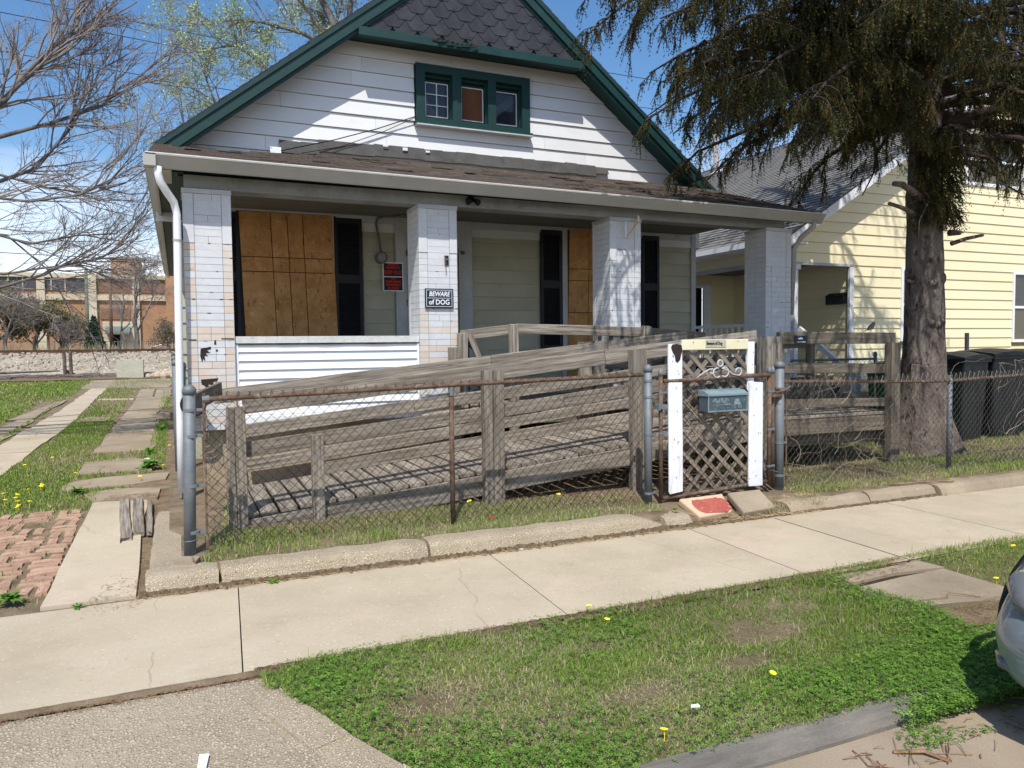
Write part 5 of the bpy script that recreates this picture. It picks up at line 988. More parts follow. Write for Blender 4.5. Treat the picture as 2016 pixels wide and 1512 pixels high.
block('concrete_block', [(4.79, 5.78, .18), (5.17, 5.76, .185), (5.10, 5.46, .075), (4.70, 5.44, .065)], MT['conc_old'], 'sloping bare concrete block beside the red painted one', 'block')

A_, B_, D_ = Vector((4.24, 5.80, .165)), Vector((4.74, 5.79, .175)), Vector((4.24, 5.48, .06)); nn = (B_-A_).cross(Vector((4.24, 5.48, .06))-A_).normalized(); nn = nn if nn.z > 0 else -nn
pr2 = random.Random(2); outl = []
for i in range(34):
    a = i/34*2*math.pi; u = .50+.40*math.copysign(abs(math.cos(a))**.6, math.cos(a))+pr2.uniform(-.02, .02); v = .54+.39*math.copysign(abs(math.sin(a))**.6, math.sin(a))+(pr2.uniform(-.07, .05) if math.sin(a) < 0 else pr2.uniform(-.02, .02)); outl.append((u, v))
P = [A_+(B_-A_)*(u*(1-.12*v)+.02*v)+(D_-A_)*v+nn*.0012 for u, v in outl]
paint = MB().add([tuple(p) for p in P]+[tuple(p-nn*.003) for p in P], [tuple(range(34))]+[(i, i+34, (i+1) % 34+34, (i+1) % 34) for i in range(34)])
part('red_paint', paint, block_paint, next(o for o in bpy.data.objects if o.name.startswith('concrete_block')))
nl = MB()
for x, z in ((4.20, 1.45), (4.27, 1.33), (4.24, 1.20), (4.25, .98), (4.22, .72), (4.26, .55), (4.24, .36), (5.16, 1.52), (5.15, 1.40), (5.20, 1.16), (5.17, .90), (5.23, .72), (5.19, .45), (5.20, .30), (4.44, 1.625), (4.97, 1.63)): nl.disc((x, 5.836 if x < 5.1 and z < 1.6 else 5.845, z), .0045, -.003, 6, 'y')
part('nail_heads', nl, MT['ironblack'], gt, kind='stuff')
# ================================================================== GRASS
def inpoly(x, y, P):
    c = np.zeros(x.shape, bool); j = len(P)-1
    for i in range(len(P)):
        xi, yi = P[i]; xj, yj = P[j]
        c ^= ((yi > y) != (yj > y)) & (x < (xj-xi)*(y-yi)/(yj-yi+1e-12)+xi); j = i
    return c
def fbm(x, y, s, seed=0):
    r = np.random.default_rng(seed); o = np.zeros_like(x)
    for k in range(5):
        a, b, c, d = r.uniform(-1, 1, 4)*s*(1.9**k); p, q = r.uniform(0, 6, 2); o += np.sin(x*a+y*b+p+1.3*np.sin(y*c*.7+x*d*.5+q))/(1.5**k)
    return o/2.2
def sample(P, n, rg):
    P = np.array(P); lo, hi = P.min(0), P.max(0); A = (hi-lo).prod(); x = rg.uniform(lo[0], hi[0], n); y = rg.uniform(lo[1], hi[1], n)
    k = inpoly(x, y, P); return x[k], y[k]
def blades(name, x, y, z, h, wd, col, lean=.45, seg=2, m=None, rg=RG):
    n = len(x); a = rg.uniform(0, 2*np.pi, n); b = rg.uniform(0, 2*np.pi, n); ln = rg.uniform(.1, 1, n)*lean*h
    cx, sx = np.cos(a)*wd/2, np.sin(a)*wd/2; lx, ly = np.cos(b)*ln, np.sin(b)*ln
    zz = np.sqrt(np.maximum(h**2-ln**2, (h*.3)**2))
    v0 = np.stack([x-cx, y-sx, z], 1); v1 = np.stack([x+cx, y+sx, z], 1)
    v2 = np.stack([x-cx*.8+lx*.35, y-sx*.8+ly*.35, z+zz*.6], 1); v3 = np.stack([x+cx*.8+lx*.35, y+sx*.8+ly*.35, z+zz*.6], 1); v4 = np.stack([x+lx, y+ly, z+zz], 1)
    V = np.stack([v0, v1, v2, v3, v4], 1).reshape(-1, 3); i = np.arange(n)[:, None, None]*5
    F = (i+np.array([[0, 1, 3], [0, 3, 2], [2, 3, 4]])[None]).reshape(-1, 3)
    C = np.repeat(col, 5, axis=0); return V, F, C
def clover(x, y, z, r, col, rg=RG):
    n = len(x); V = []; F = []; base = np.arange(n)[:, None, None]*12; tl = rg.uniform(-.35, .35, (n, 2)); a0 = rg.uniform(0, 6.28, n)
    vs = []
    for k in range(3):
        a = a0+k*2.094
        for (rr, da) in ((0.05, 0), (.75, -.55), (1.05, 0), (.75, .55)):
            dx, dy = np.cos(a+da)*r*rr, np.sin(a+da)*r*rr; vs.append(np.stack([x+dx, y+dy, z+dx*tl[:, 0]+dy*tl[:, 1]], 1))
    V = np.stack(vs, 1).reshape(-1, 3); F = (base+np.array([[0,1,2,3],[4,5,6,7],[8,9,10,11]])[None]).reshape(-1, 4)
    return V, F, np.repeat(col, 12, axis=0)
def gcol(t, dry, rg=RG):
    "t 0..1 light variation, dry 0..1"
    n = len(t); g = np.stack([.15+.15*t, .23+.18*t, .035+.05*t], 1); s = np.stack([.36+.18*t, .31+.15*t, .18+.10*t], 1); d = (dry > rg.uniform(0, 1, n))[:, None]
    return np.where(d, s, g)*rg.uniform(.7, 1.25, (n, 1))
def emit(name, packs, label, k=3):
    V = []; F = []; C = []; o = 0
    for v, f, c in packs: V.append(v); F.append(f+o); C.append(c); o += len(v)
    me = mesh_np(name, np.concatenate(V), np.concatenate(F), MT['grass'], False, np.concatenate(C))
    o = part(name, me, None, None); return tagp(o, label, 'grass' if 'clover' not in label else 'clover', kind='stuff')
lawnz = lambda X, Y: -.012+.010*np.sin(X*2.7+Y*3)+.012*np.sin(X*1.1)*np.sin(Y*4)+.008*sm(3.8, 3.88, Y)
LP = [(.34, 3.70), (.46, 3.42), (.62, 3.05), (.76, 2.72), (.90, 2.40), (1.2, 2.345), (3.7, 2.34), (3.98, 2.75), (4.10, 3.1), (4.05, 3.7), (4.9, 3.93), (3.2, 3.92), (2.1, 3.93), (1.2, 3.91), (.60, 3.89), (.32, 3.86)]
LP2 = [(4.95, 3.75), (4.98, 3.0), (4.9, 2.4), (12, 2.4), (12, 3.95), (4.9, 3.95)]
def lawn(P, n, seed, name, label):
    rg = np.random.default_rng(seed); x, y = sample(P, n, rg); d = fbm(x, y, 2.4, 5); d2 = fbm(x, y, 7, 9); e = fbm(x, y, 1.1, 21)
    bare = 1.6*np.exp(-(((x-2.95)/.26)**2+((y-3.24)/.09)**2))+1.6*np.exp(-(((x-2.60)/.14)**2+((y-2.98)/.065)**2))+.95*np.exp(-(((x-1.0)/.26)**2+((y-3.25)/.16)**2))+.8*np.exp(-(((x-1.25)/.3)**2+((y-2.85)/.12)**2))+.8*np.exp(-(((x-1.9)/.35)**2+((y-2.9)/.07)**2))+.7*np.exp(-(((x-2.0)/.3)**2+((y-3.45)/.06)**2))
    keep = (d*.5+d2*.45+.72 > rg.uniform(0, 1.25, len(x))) & (bare < rg.uniform(.1, 1.1, len(x))); x, y, d, d2, e, bare = [q[keep] for q in (x, y, d, d2, e, bare)]
    lush = np.clip(.5+e*.9+.5*sm(1.4, 3.2, x), 0, 1); dry = np.clip(.40-.36*lush+.30*np.clip(d2, 0, 1)+bare*.8, .03, .9)
    h = rg.uniform(.014, .036, len(x))*(.6+.8*lush)*(1+.8*(rg.random(len(x)) < .05)); h *= np.where(y > 3.72, 1.25, 1)
    t = np.clip(rg.uniform(0, 1, len(x))*.7+.3*d, 0, 1); return emit(name, [blades(name, x, y, lawnz(x, y), h, rg.uniform(.0028, .0055, len(x)), gcol(t, dry, rg), 1.6)], label), x
lawn(LP, 260000, 1, 'lawn_grass', 'patchy spring grass on the verge between pavement and street kerb')
lawn(LP2, 110000, 2, 'lawn_grass', 'grass on the verge beyond the concrete carriage walk')
def cl(P, n, seed, name, label, thr, zf, r=(.007, .013), hh=(.02, .05)):
    rg = np.random.default_rng(seed); x, y = sample(P, n, rg); e = fbm(x, y, 1.7, 31)+thr(x, y)-1.5*np.exp(-(((x-2.95)/.26)**2+((y-3.23)/.09)**2))-1.5*np.exp(-(((x-2.60)/.15)**2+((y-2.98)/.07)**2)); k = e > rg.uniform(-.1, .9, len(x)); x, y = x[k], y[k]
    t = rg.uniform(0, 1, len(x)); c = np.stack([.09+.13*t, .19+.21*t, .022+.04*t], 1)*rg.uniform(.65, 1.15, (len(x), 1))
    return emit(name, [clover(x, y, zf(x, y)+rg.uniform(*hh, len(x)), rg.uniform(*r, len(x)), c, rg)], label)
cl(LP, 60000, 3, 'clover', 'bright green clover patches near the street kerb', lambda x, y: 1.25*np.exp(-((y-2.5)/.42)**2)-.25+.6*sm(2.8, 3.8, x)+.5*np.exp(-(((x-2.9)/.4)**2+((y-3.12)/.1)**2)), lawnz)
cl([(2.3, 2.34), (2.4, 2.22), (4.4, 2.15), (4.6, 2.7), (3.7, 2.85), (3.2, 2.42)], 34000, 4, 'clover', 'clover sprawling over the kerb in front of the car', lambda x, y: 1.1*sm(2.5, 3.3, x), lambda x, y: -.03+0*x, hh=(.0, .045), r=(.009, .016))
cl([(1.7, 2.10), (3.9, 2.02), (3.9, 2.25), (1.7, 2.27)], 9000, 5, 'clover', 'weedy clover growing in the gutter below the kerb', lambda x, y: -.1+.5*np.sin(x*5), lambda x, y: -.06+0*x, hh=(.0, .03))
# front yard
def yardg(P, n, seed, dens, dryb, label, hmax=.06, zf=gz, nm='yard_grass'):
    rg = np.random.default_rng(seed); x, y = sample(P, n, rg); d = fbm(x, y, 1.8, 41); k = d*.6+dens > rg.uniform(0, 1.1, len(x)); x, y, d = x[k], y[k], d[k]
    h = rg.uniform(.018, hmax, len(x))*(.8+.5*np.clip(d, 0, 1)); dry = np.clip(dryb-.25*d, .05, .95); t = rg.uniform(0, 1, len(x))
    return emit(nm, [blades('', x, y, zf(x, y)-.01, h, rg.uniform(.003, .007, len(x)), gcol(t, dry, rg), .9)], label)
yardg([(.14, 5.64), (4.0, 5.62), (4.0, 6.5), (.3, 6.75)], 80000, 6, .42, .62, 'thin weedy grass and straw between the kerb and the ramp', .05)
yardg([(.1, 5.62), (1.6, 5.62), (1.4, 6.1), (.15, 6.4)], 14000, 61, .5, .1, 'tuft of bright green grass at the fence corner', .11)
yardg([(5.6, 5.6), (13, 5.55), (13, 9), (5.6, 8.2)], 150000, 7, .55, .5, 'shaded grass around the spruce behind the right fence', .062)
yardg([(.3, 6.7), (3.5, 6.9), (3.3, 8.1), (.4, 8.1)], 30000, 8, .3, .6, 'dry grass seen through the ramp rails', .05)
yardg([(5.0, 5.42), (5.7, 5.42), (5.7, 5.7), (5.0, 5.75)], 2600, 9, .9, .97, 'dry straw tuft beside the gate blocks', .13, lambda x, y: .03+0*x)
def leftg(n, seed, P, label, hmax, dens=.8, dry=.12, wd=(.005, .012)):
    rg = np.random.default_rng(seed); x, y = sample(P, n, rg); d = fbm(x, y, 1.2, 51)
    strip = ((x > np.interp(y, [7, 10.6, 14.6, 24.6], [-2.5, -2.48, -2.34, -2.32])) & (x < np.interp(y, [7, 10.6, 14.6, 24.6], [-2.0, -1.96, -1.82, -1.92]))) | ((x > -2.98) & (x < -2.6) & (y < 21) & (y > 8)) | ((x > -1.12) & (x < -.42) & (y > 11.95) & (y < 24)) | ((x > -1.15) & (x < -.3) & (y > 10.25) & (y < 11.1)) | ((x > -1.15) & (x < -.2) & (y > 9.3) & (y < 9.95)) | ((x > -.8) & (y < 9.1)) | ((y < 8.25) & (x > -1.75) & (rg.random(len(x)) < .93))
    k = (d*.5+dens > rg.uniform(0, 1.1, len(x))) & ~strip; x, y, d = x[k], y[k], d[k]
    h = rg.uniform(.3, 1, len(x))*hmax; t = rg.uniform(0, 1, len(x)); return emit('left_grass', [blades('', x, y, gz(np.minimum(x, -.2), y)-.005, h, rg.uniform(*wd, len(x)), gcol(t, np.clip(dry-.25*d, .02, .9), rg), .8)], label)
leftg(120000, 10, [(-2.2, 8.0), (-.75, 8.0), (-.2, 11), (-.2, 16), (-2.2, 16)], 'grass and weeds between the driveway strips', .055, .62)
leftg(26000, 11, [(-2.2, 5.45), (-.84, 5.45), (-.84, 8.2), (-2.2, 8.2)], 'short grass among the paving bricks', .045, .6)
leftg(150000, 12, [(-2.5, 9), (-2.6, 30), (-14, 30), (-9, 14)], 'sunlit lawn with dandelions left of the driveway', .07, .95, .08, (.012, .03))
leftg(40000, 13, [(-.2, 16), (-.2, 30), (-2.4, 30), (-1.9, 16)], 'sparse grass along the far driveway', .06, .45, .35, (.01, .02))
rg = np.random.default_rng(91); x, y = sample([(-2.15, 5.45), (-2.3, 8.6), (-12, 12), (-12, 5.45)], 90000, rg); k = ~((x > -2.98) & (x < -2.0) & (y > 7.2)); x, y = x[k], y[k]
emit('left_grass', [blades('', x, y, gz(x, y)-.005, rg.uniform(.02, .06, len(x)), rg.uniform(.005, .012, len(x)), gcol(rg.uniform(0, 1, len(x)), np.full(len(x), .2), rg), .9)], 'lawn grass left of the brick paving')
# leafy weed rosettes, countable
def rosette(nm, x, y, z, r, nl, lab, grp='leafy weeds beside the driveway'):
    mb = MB()
    for i in range(nl):
        a = i*2.4+rnd.uniform(-.3, .3); ln = r*rnd.uniform(.6, 1); el = rnd.uniform(.15, 1.0); d = Vector((math.cos(a)*math.cos(el), math.sin(a)*math.cos(el), math.sin(el))); s = Vector((-math.sin(a), math.cos(a), 0))*r*.11
        p = Vector((x, y, z)); q = p+d*ln*.55; t = p+d*ln-Vector((0, 0, ln*.28)); mb.add([p-s*.3, p+s*.3, q+s, q-s, t], [(0,1,2,3), (3,2,4)])
    o = part(nm, mb, wm_leaf, None); return tagp(o, lab, 'weed', grp)
wm_leaf = mat('weed_leaf', [(84, 130, 44), (112, 158, 60)], 8, rough=.6, bump=0, trans=.25, vj=.1)
for i, (x, y, r, nl, lab) in enumerate(((-.36, 10.4, .22, 60, 'large bright green leafy weed against the side fence with white litter in it'), (-.40, 11.6, .16, 34, 'leafy weed at the foot of the side fence, farther back'), (-.30, 14.2, .16, 30, 'small leafy weed by the fence near the pale stone'), (-1.00, 9.05, .15, 34, 'flat green weed at the corner of the concrete strip'), (-.62, 5.36, .07, 18, 'low weed where the brick paving meets the pavement'), (-1.02, 5.62, .13, 40, 'spreading weed on the lowest paving bricks'), (2.50, 6.75, .10, 26, 'tall dandelion clump in front of the double ramp post'), (4.02, 5.55, .06, 20, 'small weed on the kerb end beside the gate'), (.55, 5.36, .07, 26, 'tiny weed in the joint below the yard kerb'))):
    rosette('weed', x, y, float(gz(-.3 if x < 0 else x, y))+(.02 if i not in (6,) else .05)*(y > 5.5), r, nl, lab)
# dandelions: one by one
dm = MB(); dm.tube([(0, 0, 0), (.002, .001, .03), (0, .002, .052)], .0018, 4, False)
for i in range(16):
    a = i*.3927; dm.add([(0, 0, .050), (.017*math.cos(a-.2), .017*math.sin(a-.2), .060), (.019*math.cos(a), .019*math.sin(a), .058), (.017*math.cos(a+.2), .017*math.sin(a+.2), .060)], [(0,1,2,3)])
dm.tube([(0, 0, .052), (0, 0, .062), (0, 0, .064)], [.010, .008, .002], 8)
ymat = mat('dandelion_yellow', [(250, 226, 40), (252, 232, 70)], bump=0, fine=.05); dme = dm.mesh('dandelion', ymat)
def dand(x, y, s, lab, grp):
    z = float(lawnz(x, y)) if y < 5.4 else float(gz(min(x, -.2) if x < .1 else x, y))
    o = bpy.data.objects.new('dandelion', dme); M = Matrix.Translation((x, y, z)) @ Matrix.Rotation(rnd.uniform(0, 6), 4, 'Z') @ Matrix.Rotation(rnd.uniform(-.5, .1), 4, 'X') @ Matrix.Scale(s, 4)
    link(o, None, M); tagp(o, lab, 'dandelion', grp)
for x, y in [(-1.56, 9.02), (-1.47, 8.63), (-1.46, 9.23), (-1.43, 8.43), (-1.41, 8.38), (-1.37, 8.58), (-1.39, 9.39), (-1.41, 9.49), (-1.60, 8.75), (-1.66, 9.1), (-1.52, 8.82)]: dand(x, y, 1.15, 'yellow dandelion in the thick clump just above the paving bricks', 'dandelions in the clump above the bricks')
for x, y, lab in [(-1.13, 10.06, 'lone dandelion at the corner of a broken concrete pad'), (-.44, 9.56, 'low dandelion on the concrete crack by the fence'), (-1.53, 11.4, 'dandelion in the middle of the grass between the strips'), (-1.76, 10.92, 'dandelion in grass near the main strip, second from the clump'), (-.15, 11.92, 'dandelion half hidden beside the side fence'), (-.21, 10.2, 'orange yellow dandelion above the big leafy weed')]: dand(x, y, 1.15, lab, 'single dandelions along the driveway')
for x, y, lab in [(1.24, 9.0, 'dandelion seen under the ramp rails'), (2.40, 6.40, 'orange dandelion before the double ramp post'), (3.24, 6.32, 'dandelion in the yard grass nearer the gate')]: dand(x, y, 1.25, lab, 'dandelions in the front yard')
for x, y, lab in [(2.22, 3.93, 'dandelion at the pavement edge of the verge'), (2.20, 3.70, 'dandelion just below the pavement edge one'), (1.77, 2.52, 'large dandelion low on the verge near the kerb'), (2.54, 2.75, 'small dandelion amid clover beside bare soil'), (4.95, 3.26, 'dandelion by the carriage walk near the car'), (5.78, 3.68, 'dandelion at the right frame edge')]: dand(x, y, .9, lab, 'dandelions on the street verge')
rg = np.random.default_rng(77); fx = rg.uniform(-9, -2.9, 80); fy = rg.uniform(14, 29, 80)
mbf = MB()
for x, y in zip(fx, fy):
    z = float(gz(x, y))+.06; mbf.disc((x, y, z), .022, .01, 6)
tagp(part('dandelion_flowers', mbf, ymat, None), 'scattered far dandelion flowers on the left lawn', 'dandelions', kind='stuff')
# ---------------------------------------------------------------- debris
def scatter_sticks(nm, P, n, seed, lab, m, ln=(.015, .06), r=.0011, zf=None, cat='debris'):
    rg = np.random.default_rng(seed); x, y = sample(P, n, rg); mb = MB()
    for a, b in zip(x, y):
        z = float(zf(a, b)); t = rg.uniform(0, 6.28); l = rg.uniform(*ln); dx, dy = math.cos(t)*l/2, math.sin(t)*l/2; c = rg.uniform(-.3, .3)*l
        mb.tube([(a-dx, b-dy, z+.002), (a+dy*c*4, b-dx*c*4, z+rg.uniform(.003, .012)), (a+dx, b+dy, z+.002)], r*rg.uniform(.6, 1.3), 3, False)
    return tagp(part(nm, mb, m, None), lab, cat, kind='stuff')
TW = mat('dry_twig', [(96, 70, 52), (138, 108, 82), (168, 138, 106)], 8, bump=0); TS = mat('straw', [(176, 150, 108), (204, 180, 138)], 8, bump=0)
scatter_sticks('twigs', [(3.9, 3.55), (4.75, 3.72), (4.9, 3.95), (3.9, 3.93)], 420, 1, 'reddish brown twigs heaped on the end of the carriage walk', TW, zf=lambda x, y: .004)
scatter_sticks('twigs', [(3.85, 3.0), (4.7, 3.05), (4.7, 2.75), (3.8, 2.75)], 420, 2, 'twigs and soil across the middle joint of the carriage walk', TW, zf=lambda x, y: .006)
scatter_sticks('straw', [(-.3, 5.33), (4.2, 5.33), (4.2, 5.42), (-.3, 5.42)], 1500, 3, 'dry straw and dirt along the foot of the yard kerb', TS, (.01, .04), .0009, zf=lambda x, y: .006)
scatter_sticks('straw', [(4.2, 5.33), (5.6, 5.33), (5.6, 5.62), (4.2, 5.62)], 380, 4, 'straw and twigs gathered at the gate threshold', TS, (.02, .09), .0015, zf=lambda x, y: float(gz(x, y))+.01)
scatter_sticks('straw', [(.2, 6.1), (4, 6.1), (4, 6.6), (.3, 6.7)], 700, 5, 'brown thatch under the ramp edge', TS, (.02, .07), zf=lambda x, y: float(gz(x, y))+.01)
scatter_sticks('twigs', [(-.62, 5.1), (-.25, 5.2), (-.24, 6.9), (-.34, 6.9)], 420, 6, 'dead leaves and twigs beside the concrete strip', TW, (.01, .05), zf=lambda x, y: .02 if y > 5.4 else .004)
scatter_sticks('twigs', [(-.75, 8.5), (-.1, 8.5), (-.1, 8.75), (-.7, 8.75)], 260, 7, 'dark twigs lying across the driveway pad', TW, (.02, .08), zf=lambda x, y: float(gz(-1, y))+.02)
scatter_sticks('straw', [(.3, 3.3), (.8, 2.5), (1.1, 2.4), (.7, 3.6)], 260, 8, 'straw along the apron kerb', TS, (.01, .04), .0008, zf=lambda x, y: .010)
scatter_sticks('straw', [(-.9, 3.80), (.3, 3.80), (.3, 3.87), (-.9, 3.87)], 380, 9, 'dirt and straw in the joint between pavement and apron', TW, (.01, .03), zf=lambda x, y: -.004)
scatter_sticks('twigs', [(2.2, 1.95), (4, 1.95), (4, 2.2), (2.2, 2.2)], 60, 10, 'twigs lying in the street gutter', TW, (.03, .16), .0022, zf=lambda x, y: -.058)
scatter_sticks('twigs', [(.35, 3.88), (5, 3.88), (5, 3.95), (.4, 3.95)], 500, 12, 'dead grass hanging over the pavement edge', TW, (.02, .06), zf=lambda x, y: .004)
def litter(nm, pts, z, m, lab, cat='litter'):
    mb = MB(); mb.prism(pts, 'z', z, z+.006); return tagp(part(nm, mb, m, None), lab, cat)
litter('paper_scrap', [(.02, 3.08), (.052, 3.07), (.066, 3.165), (.030, 3.175)], .0, MT['signwhite'], 'white paper tag lying on the aggregate apron'); bpy.data.objects[-1] if False else None
litter('stone', [(-.385, 3.05), (-.33, 3.03), (-.30, 3.07), (-.33, 3.10), (-.375, 3.09)], .0, MT['cream_paint'], 'flat pale stone on the aggregate apron', 'stone')
litter('paper_scrap', [(2.40, 5.38), (2.43, 5.36), (2.46, 5.38), (2.45, 5.42), (2.41, 5.43)], .004, MT['signwhite'], 'white shell like scrap at the kerb foot on the pavement')
litter('wrapper', [(2.36, 5.90), (2.43, 5.89), (2.44, 5.91), (2.37, 5.925)], .15, MT['red'], 'small red wrapper in the yard grass behind the fence')
litter('paper_scrap', [(-.42, 10.3), (-.36, 10.28), (-.35, 10.34), (-.40, 10.36)], .27, MT['signwhite'], 'white litter caught in the big leafy weed')
litter('paper_scrap', [(1.98, 2.62), (2.02, 2.61), (2.025, 2.63), (1.99, 2.635)], .035, MT['signwhite'], 'white scrap on the clover')
def twig_thing(P, r, lab): return tagp(part('twig', MB().tube(P, r, 5), TW, None), lab, 'twig')
twig_thing([(4.15, 3.22, .004), (4.35, 3.17, .012), (4.42, 3.22, .018), (4.55, 3.10, .004)], .0028, 'forked dark twig on the carriage walk')
twig_thing([(2.60, 2.12, -.055), (2.70, 2.06, -.045), (2.74, 1.98, -.055)], .008, 'curved pale stick on the street surface')
twig_thing([(6.7, 5.55, .13), (7.1, 5.50, .135), (7.5, 5.42, .125)], .008, 'long pale stick lying on the right kerb')
# carriage walk
cw = part('carriage_walk', MB().prism([(3.80, 2.42), (4.82, 2.42), (4.96, 3.84), (4.02, 3.84)], 'z', -.15, -.02), MT['dirtjoint'], None, kind='structure')
for P in ([(3.86, 2.42), (4.80, 2.42), (4.86, 2.86), (3.90, 2.80)], [(3.92, 2.92), (4.88, 2.98), (4.93, 3.62), (4.02, 3.58)], [(4.05, 3.66), (4.94, 3.68), (4.95, 3.83), (4.08, 3.84)]):
    slab(P, MT['conc_old'], rnd.uniform(-.003, .002), 'walk_slab', .022, cw)
# ================================================================== TREES
def tubes_np(polys, sides):
    "polys: list of (pts Kx3, radii K) all same K"
    P = np.array([p for p, r in polys], float); R = np.array([r for p, r in polys], float); n, K, _ = P.shape
    D = np.gradient(P, axis=1); D /= np.linalg.norm(D, axis=2, keepdims=True)+1e-9
    up = np.where(np.abs(D[..., 2:3]) > .9, np.array([1., 0, 0]), np.array([0, 0, 1.])); U = np.cross(D, up); U /= np.linalg.norm(U, axis=2, keepdims=True)+1e-9; W_ = np.cross(D, U)
    a = np.arange(sides)*2*np.pi/sides
    V = P[:, :, None]+(U[:, :, None]*np.cos(a)[None, None, :, None]+W_[:, :, None]*np.sin(a)[None, None, :, None])*R[:, :, None, None]
    b = (np.arange(n)[:, None, None]*K+np.arange(K-1)[None, :, None])*sides; k = np.arange(sides)[None, None]
    F = np.stack([b+k, b+(k+1) % sides, b+sides+(k+1) % sides, b+sides+k], -1).reshape(-1, 4)
    return V.reshape(-1, 3), F
def grow(out, rg, p, d, L_, r, lvl, maxl, K=5, wig=.22, upb=.10, nch=(4, 7), ratio=.62, spread=.75, rmin=.004, tips=None):
    pts = [p]; q = p.copy(); dd = d/np.linalg.norm(d); step = L_/(K-1)
    for i in range(K-1):
        dd = dd+rg.normal(0, wig, 3)*.5+np.array([0, 0, upb]); dd /= np.linalg.norm(dd); q = q+dd*step; pts.append(q)
    pts = np.array(pts); rr = np.linspace(r, max(r*.45, rmin*.6), K); out.append((lvl, pts, rr))
    if lvl >= maxl:
        if tips is not None: tips.append((pts[-1], dd)); tips.append((pts[2], dd))
        return
    for i in range(rg.integers(*nch)):
        t = rg.uniform(.25, 1.0); j = min(int(t*(K-1)), K-2); f = t*(K-1)-j; b = pts[j]*(1-f)+pts[j+1]*f; ax = pts[j+1]-pts[j]; ax /= np.linalg.norm(ax)
        pr_ = rg.normal(0, 1, 3); pr_ -= ax*pr_.dot(ax); pr_ /= np.linalg.norm(pr_)+1e-9; nd = ax*(1-spread*.6)+pr_*spread*rg.uniform(.5, 1)
        grow(out, rg, b, nd, L_*ratio*rg.uniform(.6, 1.1)*(1.1-.35*t), max(r*.5*rg.uniform(.7, 1), rmin), lvl+1, maxl, K, wig, upb, nch, ratio, spread, rmin, tips)
def tree_parts(root, out, m, mt=None, split=1):
    big = [(p, r) for l, p, r in out if l < split]; small = [(p, r) for l, p, r in out if l >= split]
    for p, r in big:
        V, F = tubes_np([(p, r)], 10); part('limb', mesh_np('limb', V, F, m, True), None, root)
    if small:
        V, F = tubes_np(small, 4); part('twigs', mesh_np('twigs', V, F, mt or m, True), None, root, kind='stuff')
def leafcloud(nm, pts, rg, size, per, jit, cols, root, m=None):
    P = np.repeat(np.array(pts), per, axis=0)+rg.normal(0, jit, (len(pts)*per, 3)); n = len(P); s = rg.uniform(.6, 1.3, n)*size
    u = rg.normal(0, 1, (n, 3)); u /= np.linalg.norm(u, axis=1, keepdims=True); v = np.cross(u, rg.normal(0, 1, (n, 3))); v /= np.linalg.norm(v, axis=1, keepdims=True)
    V = np.stack([P-u*s[:, None], P+v*s[:, None]*.45, P+u*s[:, None], P-v*s[:, None]*.45], 1).reshape(-1, 3); F = (np.arange(n)[:, None]*4+np.arange(4)[None])
    c = np.array(cols)[rg.integers(0, len(cols), n)]*rg.uniform(.75, 1.2, (n, 1)); part(nm, mesh_np(nm, V, F, m or MT['grass'], False, np.repeat(c, 4, axis=0)), None, root, kind='stuff')
